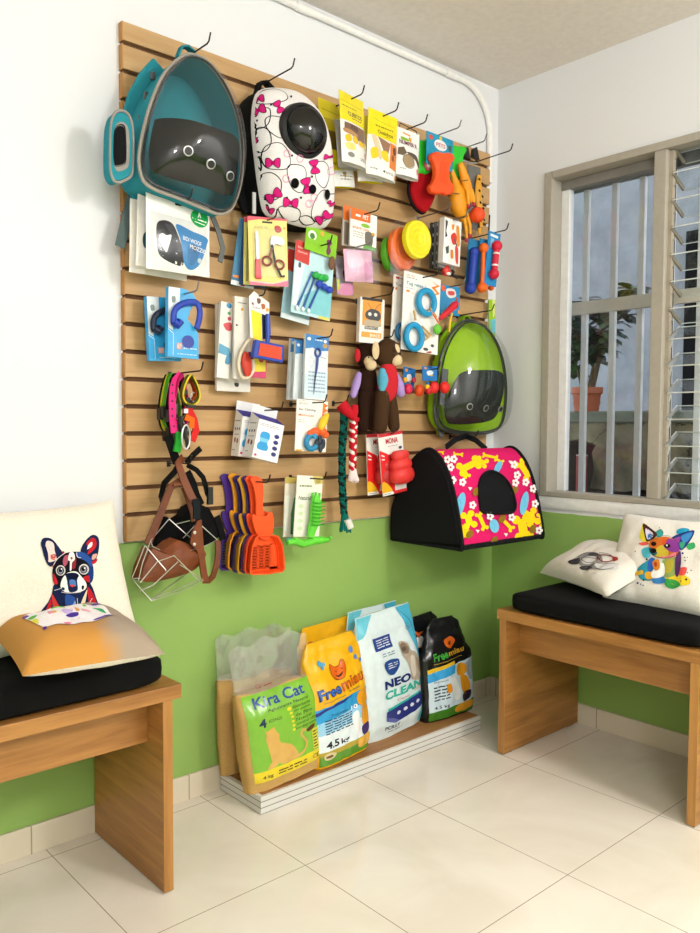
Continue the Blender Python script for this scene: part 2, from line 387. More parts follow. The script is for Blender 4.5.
# white conduit: along the top of the back wall, bending down into the corner
c0 = P(283, 0, .012); c1 = P(470, 74, .012)
zc = CH-.03
pts = [Vector((XL+.02, -.012, zc)), Vector((-1.0, -.012, zc)), Vector((-.23, -.012, zc))] + [Vector((-.23+.165*math.sin(a), -.012, zc-.165*(1-math.cos(a)))) for a in (PI/2*i/10 for i in range(1, 11))] + [Vector((-.065, -.012, 1.6))]
pts[-1] = Vector((-.065, -.012, 2.06))
mb = MB(mat('#f1efec', 'paint')); mb.tube(pts, .0115, 12)
for x in (-1.0, -.3): mb.tube([(x-.03, -.012, zc), (x+.03, -.012, zc)], .014, 12)
struct(mb.build('trim_1'))
# ------------------------------------------------------------------ window
ALU = mat('#aba497', 'paint'); ALUD = mat('#8f887c', 'paint'); WHITEP = mat('#e9e9ea', 'paint'); STEEL = mat('#cfd0d0', 'paint'); GREYP = mat('#85827c', 'paint')
root = bpy.data.objects.new('window_1', None); COL.objects.link(root); struct(root); root.location = (0, (WY0+WY1)/2, WZ0); root['label'] = 'tall weathered aluminium window, half fixed glass and half louvres'
def wadd(mb, name, smooth=False, bevel=0, par=None):
    o = mb.build(name, par or root, smooth=smooth, bevel=bevel); 
    if par is None: o.matrix_parent_inverse = Matrix.Translation(root.location).inverted()
    return o
fr = MB(ALU); w = .034
fr.box(-.012, .07, WY1-w, WY1, WZ0, WZ1); fr.box(-.012, .07, WY0, WY0+w, WZ0, WZ1)
fr.box(-.012, .07, WY0+w, WY1-w, WZ1-w*.8, WZ1); fr.box(-.012, .07, WY0+w, WY1-w, WZ0, WZ0+.02)
fr.box(-.008, .06, -.712, -.668, WZ0+.02, WZ1-w*.8)
wadd(fr, 'window_frame', bevel=.003)
sash = MB(WHITEP); sash.box(.055, .085, -.30, WY1-w, WZ0+.02, WZ1-w*.8); sash.use(GREYP); sash.box(.05, .09, -.668, WY1-w, WZ1-w*.8-.035, WZ1-w*.8)
wadd(sash, 'sash_post', bevel=.002)
pane = MB(clear('window_glass', (.93, .95, .97), .06, .012, (.6, .65, .7))); pane.box(.068, .072, -.668, -.30, WZ0+.02, WZ1-.06)
wadd(pane, 'glass_pane')
# security bars outside the glass
def at_x(u, v, x): return PX(u, v, x)
bars = MB(STEEL)
XB_ = .125
for u in (585, 613, 640.5):
    p = at_x(u, 300, XB_); bars.box(XB_-.006, XB_+.012, p.y-.0115, p.y+.0115, WZ0-.0, WZ1-.01)
yb = at_x(640.5, 300, XB_).y - at_x(613, 300, XB_).y
for k in range(1, 7): bars.box(XB_-.006, XB_+.012, at_x(640.5, 300, XB_).y+yb*k-.0115, at_x(640.5, 300, XB_).y+yb*k+.0115, WZ0, WZ1-.01)
zr = at_x(600, 306, XB_).z; bars.use(mat('#c9c3b6', 'paint')); bars.box(XB_-.015, XB_+.006, WY0, WY1, zr-.026, zr+.022)
zr = at_x(615, 176, XB_).z; bars.use(mat('#6f6e6a', 'paint')); bars.box(XB_-.012, XB_+.010, WY0, WY1, zr-.028, zr+.018)
wadd(bars, 'security_bars', bevel=.002)
# louvre bay
ys0, ys1 = WY0+w, -.712
ch = MB(mat('#a79d8c', 'paint'))
ch.box(.012, .03, ys1-.014, ys1, WZ0+.02, WZ1-.03); ch.box(.012, .03, ys0, ys0+.014, WZ0+.02, WZ1-.03)
ch.use(mat('#3b3936', 'paint')); ch.box(.03, .05, ys1-.008, ys1, WZ0+.02, WZ1-.03)
wadd(ch, 'louvre_channel')
nb = 14; z0, z1 = PX(671, 497, .02).z, PX(671, 149, .02).z
LG = clear('louvre_glass', (.94, .96, .96), .025, .012, (.62, .66, .64))
for i in range(nb):
    z = z1+(z0-z1)*i/(nb-1); tilt = -.46 if i < 7 else .52
    R = Matrix.Translation((.02, 0, z)) @ Matrix.Rotation(-tilt, 4, 'Y')
    bl = MB(LG); bl.box(-.012, .082, ys0+.006, ys1-.016, -.0025, .0025, R); bl.use(mat('#d8dcd6', 'gloss')); bl.box(-.0135, -.012, ys0+.006, ys1-.016, -.0020, .0020, R); bl.box(.082, .083, ys0+.006, ys1-.016, -.0018, .0018, R)
    o = wadd(bl, 'louvre_blade')
    br = MB(mat('#8a8171' if i < 7 else '#d9d7d2', 'metal' if i >= 7 else 'paint'))
    br.box(-.012, .075, ys1-.018, ys1-.012, -.007, .007, R); br.tube([R @ Vector((.0, ys1-.012, -.004)), R @ Vector((.028, ys1-.012, -.003)), Vector((.024, ys1-.012, z-.036))], .0045, 6)
    br.box(-.012, .075, ys0+.012, ys0+.018, -.007, .007, R)
    wadd(br, 'blade_clip')
# rough white plaster sill line below the window
mb = MB(mat('#f0efed', 'paint'))
mb.grid(lambda u, v: (-.006-.004*math.sin(v*PI)-.003*noise.noise(Vector((u*30, v*3, 0))), WY1+.02+(WY0-WY1-.04)*u, WZ0+.006-.05*v+.004*noise.noise(Vector((u*26, v*2, 4)))), 80, 6)
struct(mb.build('trim_2'))
# ------------------------------------------------------------------ what stands outside the window
def concrete(name, c0, c1, cracks=False):
    m, nt, b, N, L = nodemat(name); ge = N('NewGeometry'); n1 = N('TexNoise'); n1.inputs['Scale'].default_value = 5; n1.inputs['Detail'].default_value = 8; n1.inputs['Roughness'].default_value = .7
    L(ge.outputs['Position'], n1.inputs['Vector']); rp = N('ValToRGB'); rp.color_ramp.elements[0].color = lin(c0); rp.color_ramp.elements[1].color = lin(c1); rp.color_ramp.elements[0].position = .35; rp.color_ramp.elements[1].position = .65
    L(n1.outputs['Fac'], rp.inputs['Fac']); b.inputs['Roughness'].default_value = .95
    vo = N('TexVoronoi'); vo.feature = 'DISTANCE_TO_EDGE'; vo.inputs['Scale'].default_value = 2.6; vm = N('Vector' + 'Math'); vm.operation = 'MULTIPLY_ADD'; vm.inputs[1].default_value = (.35, .35, .35)
    L(n1.outputs['Color'], vm.inputs[0]); L(ge.outputs['Position'], vm.inputs[2]); L(vm.outputs[0], vo.inputs['Vector'])
    lt = N('Math'); lt.operation = 'LESS_THAN'; lt.inputs[1].default_value = .010 if cracks else -1; L(vo.outputs['Distance'], lt.inputs[0])
    mx = N('Mix'); mx.data_type = 'RGBA'; L(lt.outputs[0], mx.inputs[0]); L(rp.outputs['Color'], mx.inputs[6]); mx.inputs[7].default_value = lin('#2a251b'); L(mx.outputs[2], b.inputs['Base Color'])
    bp = N('Bump'); bp.inputs['Strength'].default_value = .6; bp.inputs['Distance'].default_value = .02; L(n1.outputs['Fac'], bp.inputs['Height']); L(bp.outputs['Normal'], b.inputs['Normal']); return m
CON = concrete('old_cement', '#4a4534', '#857d62', True); GPL = concrete('grey_plaster', '#767b80', '#8c9195'); MOSS = concrete('mossy_cement', '#55584a', '#767b69'); DARK = concrete('dark_soil', '#1d1712', '#3b2c20')
XW = .8
mb = MB(CON); zt = 1.178; ztc = zt-.055
# broken low wall: lower left corner missing
def rough_face(poly, x0, x1, m_):
    mb.use(m_); k = len(poly)
    mb.add([(x0, a, b) for a, b in poly]+[(x1, a, b) for a, b in poly], [tuple(range(k)), tuple(range(2*k-1, k-1, -1))]+[(i, i+k, (i+1) % k+k, (i+1) % k) for i in range(k)])
def yz(u, v): p = PX(u, v, XW); return (p.y, p.z)
poly = [(1.0, ztc), (1.0, yz(566, 440)[1]+.01)] + [yz(*q) for q in ((566, 441), (580, 439), (596, 445), (592, 452), (594, 470), (590, 488), (605, 490), (625, 492), (640, 489), (655, 492), (668, 490), (684, 494), (700, 492))] + [(-1.6, yz(700, 495)[1]), (-1.6, ztc)]
rough_face(poly, XW, XW+.16, CON)
struct(mb.build('wall_outside', smooth=False))
mb = MB(MOSS); mb.box(XW-.012, XW+.18, -1.6, 1.0, ztc, zt); struct(mb.build('trim_3', smooth=False, bevel=.008))
mb = MB(DARK); mb.box(XW+.16, XW+.5, -1.6, 1.2, -.1, zt-.1); mb.box(.15, XW+.5, -1.7, 1.2, -.1, PX(600, 503, XW).z-.05); struct(mb.build('ground_outside', smooth=False))
mb = MB(GPL); mb.box(2.6, 2.7, -3.0, 3.5, -.1, 3.6)
mb.use(mat('#0d0e0f', 'black'))
struct(mb.build('wall_neighbour', smooth=False))
o = MB(mat('#0b0c0d', 'black')); p = PX(684, 400, 2.59); o.box(2.56, 2.6, -1.6, p.y, -.1, PX(690, 232, 2.59).z); struct(o.build('door_1', smooth=False)); 
mb = MB(mat('#cfd3d6', 'paint')); mb.box(1.6, 2.6, -3, 3.5, 3.35, 3.45); struct(mb.build('roof_outside', smooth=False)) if False else None
# red pipe post
a = PX(582, 456, XW-.06); b2 = PX(581, 500, XW-.06)
t = MB(mat('#8e3a33', 'paint')); t.tube([(a.x, a.y, a.z), (a.x, a.y, b2.z-.15)], .026, 16); t.use(mat('#b9a79b', 'paint')); t.tube([(a.x, a.y, a.z), (a.x, a.y, a.z+.006)], .027, 16)
tag(t.build('pipe'), 'short dull red pipe standing by the broken gap in the outside wall', 'pipe')
# potted plant on the low wall
c = PX(586.5, 409, XW+.03); R0 = abs(PX(573.5, 400, c.x).y - PX(599.5, 400, c.x).y)/2; hp = .115
pot = thing('potted_plant', 'leafy shrub in a terracotta pot on the low wall outside the window', 'plant', Matrix.Translation((c.x, c.y, zt)))
mb = MB(mat('#a3532f', 'rubber')); mb.lathe([(R0*.8, 0), (R0*.93, hp*.7), (R0*.95, hp*.72), (R0*1.05, hp*.74), (R0*1.06, hp), (R0*.94, hp), (R0*.9, hp*.8)], n=28)
mb.lathe([(R0*.9, hp*.3), (R0*.92, hp*.34), (R0*.93, hp*.38)], n=28); mb.build('flower_pot', pot)
mb = MB(mat('#5a4a35', 'fabric')); LV = MB(mat('#2f4a22', 'plastic')); LV.use(mat('#3d5c2b', 'plastic')); stems = []
for (dy, dz, dx) in ((.02, .42, 0), (.10, .30, .03), (-.10, .38, .02), (-.17, .33, -.02), (-.05, .24, .06), (.08, .40, -.05), (-.22, .44, 0), (.14, .18, 0)):
    e = Vector((dx, dy, hp+dz)); s0 = Vector((0, dy*.15, hp*.9)); md = Vector((dx*.4, dy*.4, hp+dz*.5)); mb.tube([s0, md, e], [.008, .006, .004], 6)
    for k in range(46):
        base = md.lerp(e, random.random()*1.05) if random.random() < .8 else e; a = random.uniform(0, 2*PI); el = random.uniform(-.5, .7)
        dr = Vector((math.cos(a)*math.cos(el), math.sin(a)*math.cos(el), math.sin(el)-.15)); Lf = random.uniform(.07, .12); sd = dr.cross(Vector((0, 0, 1))).normalized()*Lf*.27; up = Vector((0, 0, .006))
        LV.use(mat(random.choice(['#22391a', '#2c4a20', '#1a3014']), 'plastic'))
        LV.add([base, base+dr*Lf*.35+sd+up, base+dr*Lf*.35-sd+up, base+dr*Lf*.75+sd*.9, base+dr*Lf*.75-sd*.9, base+dr*Lf-up*2], [(0, 1, 2), (1, 3, 4, 2), (3, 5, 4)])
mb.build('stem', pot); lo = LV.build('foliage', pot, smooth=False)
# ================================================================== slatted display board
BX0, BX1, BZ0, BZ1 = -1.613, -.072, .784, 2.168
MAPLE = wood('maple_laminate', '#b78f5c', '#c8a270', 'x', .5, .8)
root = thing('slatwall_panel', 'large pale wood slatted display board on the back wall', 'display board', Matrix.Translation((BX0, 0, BZ0)))
L_ = BX1-BX0; H_ = BZ1-BZ0; GZ = [.858+.0739*k - BZ0 for k in range(18)]
mb = MB(wood('groove_brown', '#5b3a20', '#6b4527', 'x', .8)); mb.box(.004, L_-.004, -.008, 0, .004, H_-.004); mb.build('back_panel', root, smooth=False)
mb = MB(MAPLE); prev = 0; g = .0062
for z in GZ+[None]:
    z1_ = H_ if z is None else z-g
    mb.box(.0015, L_, -.0205, -.006, prev, z1_)
    if z is not None: prev = z+g
mb.build('slats', root, smooth=False, bevel=.0008)
mb = MB(wood('edge_band', '#b07a3a', '#bf8845', 'z', .5)); prev = 0
for z in GZ+[None]:
    z1_ = H_ if z is None else z-g*.6
    mb.box(-.001, .002, -.0205, 0, prev, z1_)
    if z is not None: prev = z+g*.6
mb.build('edge_band', root, smooth=False)
# ================================================================== benches
OAKX = wood('oak_laminate_x', '#8f5d2a', '#b88243', 'x', .38, .9); OAKY = wood('oak_laminate_y', '#8f5d2a', '#b88243', 'y', .38, .9); OAKZ = wood('oak_laminate_z', '#a06c33', '#bd8846', 'z', .38, .9)
def bench(label, origin, ang, Lb, D, Ht, seat_over):
    """local: x along the bench, front towards -y, right end at x=0"""
    M = Matrix.Translation(origin) @ Matrix.Rotation(ang, 4, 'Z')
    r = thing('bench', label, 'bench', M)
    mb = MB(OAKX); mb.box(-Lb, .012, -D-.002, 0, Ht-.034, Ht); mb.build('seat_board', r, smooth=False, bevel=.0015)
    for x in (-.036, -Lb+.012):
        mb = MB(OAKY); mb.box(x, x+.024, -D, 0, .004, Ht-.034); mb.use(OAKZ); mb.box(x-.0005, x+.0245, -D-.001, -D+.002, .004, Ht-.034); mb.build('end_panel', r, smooth=False, bevel=.001)
    mb = MB(OAKX); mb.box(-Lb+.036, -.036, -D+.075, -D+.093, Ht-.150, Ht-.034); mb.build('apron', r, smooth=False, bevel=.001)
    for x in (-.024, -Lb+.024):
        for y in (-D+.03, -.04): mb = MB(mat('#2a2420', 'plastic')); mb.box(x-.008, x+.008, y-.02, y+.02, 0, .004); mb.build('glide', r, smooth=False)
    return r
bench('wooden bench at the left, under the french bulldog pillow', (-1.673, -.012, 0), 0, .95, .38, .495, 0)
bench('wooden bench under the window, its end near the corner', (-.012, -1.085, 0), -PI/2, .70, .445, .492, 0)
BLK = mat('#0c0c0d', 'black')
def cushion(label, x0, x1, y0, y1, z0, z1):
    def fn(u, v):
        a = 2*PI*u; b = PI*(v-.5); ca, sa, cb, sb = math.cos(a), math.sin(a), math.cos(b), math.sin(b); p = .16; q = .35
        s = lambda t, e: math.copysign(abs(t)**e, t)
        x = (x0+x1)/2+(x1-x0)/2*s(cb, q)*s(ca, p); y = (y0+y1)/2+(y1-y0)/2*s(cb, q)*s(sa, p); z = (z0+z1)/2+(z1-z0)/2*s(sb, q)
        n_ = .004*noise.noise(Vector((x*7, y*7, z*4))); return (x, y, z+n_*(1 if sb > 0 else 0))
    mb = MB(BLK); mb.grid(fn, 96, 20, cu=True)
    o = mb.build('bench_cushion'); tag(o, label, 'cushion'); return o
cushion('black padded cushion on the left bench', -2.60, -1.688, -.385, -.03, .494, .568)
cushion('black padded cushion on the bench under the window', -.452, -.03, -1.078, -.418, .490, .556)
# ================================================================== pillows
LINEN = mat('#ede6d6', 'fabric')
def pillow(label, M, w, h, T, m, back=None, ph=0.0, skew=0.0, bt=1.0):
    """two puffed faces sewn at the rim; local x right, z up, y back"""
    r = thing('throw_pillow', label, 'pillow', M)
    kp = .05
    def thick_uv(u, v):
        f = max(0, (1-u**4)*(1-v**4))**.55; a, b = u*w/2, v*h/2
        return T*f*(1+.16*noise.noise(Vector((a*9+ph, b*9, ph)))) + .008*f*noise.noise(Vector((a*25+ph, b*14, 3)))
    def thick(a, b):
        u = 2*a/w; v = 2*b/h
        for _ in range(3): u, v = max(-1, min(1, 2*a/w/(1-kp*(1-v*v)))), max(-1, min(1, 2*b/h/(1-kp*(1-u*u))))
        return thick_uv(u, v)
    front = lambda a, b: -thick(a-skew*b, b)
    def pin(u, v):    # sides pulled in between the corners
        a = (u-.5)*w; b = (v-.5)*h
        k = kp; a2 = a*(1-k*(1-(2*v-1)**2)); b2 = b*(1-k*(1-(2*u-1)**2)); return a2, b2
    mb = MB(m)
    def fn(u, v, s):
        a = (u-.5)*w; b = (v-.5)*h; a2, b2 = pin(u, v); return (a2+skew*b2, -s*thick_uv(2*u-1, 2*v-1), b2)
    n = 36
    mb.grid(lambda u, v: fn(u, v, 1), n, n)
    if back: mb.use(back)
    mb.grid(lambda u, v: fn(u, v, -bt), n, n); mb.build('pillow_cover', r)
    s = Sheet(r, M, w, h/2, h, lambda a, b: front(a, b)-.0012, .008); return s
def plane_M(o, X, Z):
    X = X.normalized(); Y = Z.cross(X).normalized(); Z = X.cross(Y).normalized()
    return Matrix(((X.x, Y.x, Z.x, o.x), (X.y, Y.y, Z.y, o.y), (X.z, Y.z, Z.z, o.z), (0, 0, 0, 1)))
# --- french bulldog pillow leaning on the wall
br, tr = P(136, 632, .19), P(127, 504, .085)
up = (tr-br); hgt = up.length; upd = Vector((0, up.y, up.z)).normalized(); Xd = Vector((1, 0, 0))
wd = .40; hgt *= 1.03; o = br + upd*hgt*.49 - Xd*wd*.5
sFB = pillow('cream pillow with a red and blue french bulldog, leaning on the wall', plane_M(o, Xd+upd*.03, upd), wd, hgt, .055, LINEN, ph=2.0)
def cr(ox, oy, s): return lambda pts: [(ox+a/s, oy+b/s) for a, b in pts]
k = cr(30, 530, 8.75)
N_ = '#1b2447'; R_ = '#b8242c'; W_ = '#f1ece6'; K_ = '#14131c'; B_ = '#2b4f97'; PK = '#d8a7a0'
sFB.art([
 ('s', N_, k([(110, 760), (150, 650), (190, 560), (210, 480), (300, 440), (480, 440), (540, 490), (580, 600), (620, 700), (650, 760)])),
 ('p', R_, k([(130, 720), (160, 650), (185, 600), (190, 760), (140, 760)])), ('s', '#c63a32', k([(190, 560), (240, 640), (270, 700), (280, 760), (220, 760), (195, 640)])),
 ('s', R_, k([(500, 500), (540, 540), (575, 620), (610, 720), (560, 760), (520, 700), (510, 600)])), ('s', '#8fa6cf', k([(330, 700), (385, 600), (410, 760), (320, 760)])), ('s', '#e5d2ad', k([(445, 640), (500, 520), (470, 680), (440, 700)])),
 ('s', B_, k([(310, 570), (390, 590), (380, 640), (320, 700)])),
 ('s', N_, k([(120, 70), (95, 110), (105, 170), (140, 280), (190, 320), (290, 230), (250, 150), (190, 80)])), ('s', '#e8cfc8', k([(150, 95), (205, 120), (215, 210), (230, 260), (160, 280), (170, 200), (135, 140)])), ('s', '#c4574c', k([(180, 220), (225, 215), (215, 260), (185, 255)])), ('s', R_, k([(200, 310), (290, 210), (270, 190), (300, 200), (215, 320)])),
 ('s', N_, k([(440, 190), (480, 100), (540, 45), (590, 60), (605, 120), (590, 220), (545, 300), (500, 260)])), ('s', R_, k([(490, 120), (540, 70), (575, 90), (575, 150), (530, 200), (500, 210), (520, 150)])), ('s', W_, k([(510, 130), (540, 105), (540, 140), (500, 170)])), ('s', '#d9a79b', k([(545, 220), (585, 210), (570, 250), (540, 260)])), ('s', R_, k([(540, 280), (585, 250), (580, 280), (550, 300)])),
 ('s', K_, k([(200, 330), (260, 230), (340, 195), (440, 195), (510, 240), (550, 320), (550, 430), (510, 480), (430, 520), (300, 520), (210, 470), (195, 400)])),
 ('s', B_, k([(400, 200), (460, 195), (530, 250), (540, 330), (480, 270), (410, 240)])), ('s', '#1f3a78', k([(500, 320), (548, 330), (545, 430), (520, 470), (510, 390)])), ('s', '#b0546a', k([(300, 230), (335, 225), (325, 290), (300, 320), (285, 280)])), ('s', '#8d2b2e', k([(370, 290), (400, 240), (395, 330), (365, 340)])),
 ('s', R_, k([(200, 380), (235, 440), (240, 475), (205, 465)])), ('s', R_, k([(460, 420), (510, 400), (520, 450), (500, 455)])),
 ('s', W_, k([(345, 200), (380, 200), (390, 255), (365, 290), (360, 350), (345, 350), (350, 280), (330, 260)])), ('c', '#8d7a70', 360.0/8.75+30-0, 530+250/8.75, 1.4) if False else ('s', '#7c6b63', k([(350, 245), (362, 235), (372, 250), (360, 262)])),
 ('s', W_, k([(300, 400), (340, 370), (400, 365), (440, 400), (490, 470), (480, 520), (420, 545), (310, 545), (265, 500), (275, 440)])), ('s', N_, k([(310, 390), (350, 375), (400, 378), (425, 400), (410, 440), (415, 520), (380, 545), (340, 540), (325, 480), (320, 430)])), ('s', '#4f78b5', k([(345, 440), (390, 440), (400, 490), (350, 490)])), ('s', '#0f1430', k([(305, 395), (350, 378), (400, 380), (420, 405), (390, 430), (340, 430)])), ('s', '#d2454c', k([(345, 485), (370, 478), (390, 490), (365, 500)])),
 ('s', N_, k([(275, 500), (300, 510), (295, 530), (275, 520)])), ('s', K_, k([(450, 490), (470, 490), (465, 520), (450, 520)])),
 ('s', '#cfcac4', k(circ(265, 355, 42, 45))), ('s', '#3a3a44', k(circ(263, 357, 32, 36))), ('s', '#8b8fa0', k(circ(262, 360, 22, 24))), ('s', '#0c0c12', k(circ(262, 355, 16, 18))),
 ('s', '#cfcac4', k(circ(468, 345, 44, 46))), ('s', '#4a4a50', k(circ(466, 347, 33, 36))), ('s', '#8b8fa0', k(circ(466, 350, 22, 24))), ('s', '#0c0c12', k(circ(462, 345, 16, 18))), ('s', '#ffffff', k(circ(475, 335, 7, 7))), ('s', '#ffffff', k(circ(272, 343, 6, 6))),
 ('ls', W_, k([(200, 310), (240, 250), (300, 205)]), .0012), ('ls', W_, k([(405, 200), (410, 235), (440, 245)]), .0014), ('ls', W_, k([(410, 600), (415, 650), (440, 690), (480, 690), (540, 600)]), .0010), ('ls', W_, k([(210, 530), (260, 515), (280, 500)]), .001), ('ls', W_, k([(490, 690), (520, 640)]), .001), ('ls', '#d9cfd0', k([(270, 545), (340, 555), (440, 545)]), .0012),
], px=True, kind='fabric')
# --- brown pillow lying in front of it
zt_ = .574
bl, brr = PF(-4, 686, zt_+.045), PF(146, 662, zt_+.045); tl, trr = PF(4, 622, .69), PF(140, 619, .69)
tr2 = P(136, 630, .205); X = (brr-bl); X = Vector((X.x, X.y, 0)); tl2 = P(6, 630, .24)
o = (bl+brr+tl2+tr2)/4; Zd = ((tl2+tr2)-(bl+brr))/2
BROWN = mat('#c48a3f', 'fabric')
# two-tone cover: ochre fading to grey-taupe on the right
m, nt, b, N, L = nodemat('ochre_to_taupe_cloth'); tc = N('TexCoord'); sp = N('SeparateXYZ'); L(tc.outputs['Object'], sp.inputs[0])
nz = N('TexNoise'); nz.inputs['Scale'].default_value = 14; L(tc.outputs['Object'], nz.inputs['Vector']); ad = N('Math'); ad.operation = 'MULTIPLY_ADD'; ad.inputs[1].default_value = .06; L(nz.outputs['Fac'], ad.inputs[0]); L(sp.outputs['X'], ad.inputs[2])
rp = N('ValToRGB'); rp.color_ramp.elements[0].color = lin('#c58a3c'); rp.color_ramp.elements[1].color = lin('#a3927f'); rp.color_ramp.elements[0].position = .04; rp.color_ramp.elements[1].position = .085; L(ad.outputs[0], rp.inputs['Fac']); L(rp.outputs['Color'], b.inputs['Base Color']); b.inputs['Roughness'].default_value = .95
sBR = pillow('ochre and taupe pillow lying before the bulldog pillow', plane_M(o+Vector((0, 0, .012)), X, Zd), X.length*.98, Zd.length*1.0, .066, m, LINEN, ph=5, bt=.35)
k = lambda pts: [(.17+(x-130)/400*.60, .27+(y-28)/125*.46) for x, y in pts]
sBR.art([
 ('s', '#f3ecec', k([(130, 45), (200, 32), (300, 28), (400, 28), (500, 32), (530, 60), (525, 105), (500, 135), (400, 140), (300, 145), (180, 150), (150, 130), (140, 90)])),
 ('s', '#63b548', k([(135, 70), (165, 60), (180, 72), (150, 85)])), ('s', '#e3d94e', k([(140, 90), (165, 95), (155, 120), (145, 115)])), ('s', '#6b4a9c', k([(120, 48), (145, 42), (150, 55), (125, 58)])), ('s', '#5a3d93', k([(150, 155), (170, 145), (170, 158), (155, 162)])), ('s', '#e7b35c', k([(240, 75), (270, 68), (265, 85), (225, 95)])), ('s', '#e79ab0', k([(225, 78), (250, 70), (245, 90), (220, 95)])), ('s', '#efa65a', k([(375, 60), (385, 45), (385, 80), (365, 85)])), ('s', '#f0a8b8', k([(400, 70), (435, 72), (440, 82), (395, 85)])), ('s', '#5f3f9e', k([(415, 132), (470, 128), (515, 126), (510, 136), (420, 138)])), ('s', '#3fae6a', k([(470, 55), (505, 70), (508, 95), (490, 85), (480, 68)])), ('s', '#76c043', k([(425, 45), (440, 38), (445, 48), (430, 52)])), ('s', '#76c043', k([(270, 35), (320, 30), (340, 42), (280, 45)])), ('s', '#6b4a9c', k([(480, 28), (520, 25), (522, 38), (490, 36)])), ('s', '#ef8fa3', k([(260, 140), (290, 128), (300, 138), (270, 148)])), ('s', '#cdb6e6', k([(300, 70), (330, 55), (355, 70), (335, 90), (310, 88)])),
 ('s', '#4b3494', k([(303, 95), (335, 88), (366, 92), (355, 104), (320, 104)])), ('ls', '#d78fa8', k([(310, 115), (335, 122), (360, 112)]), .001),
], kind='fabric')
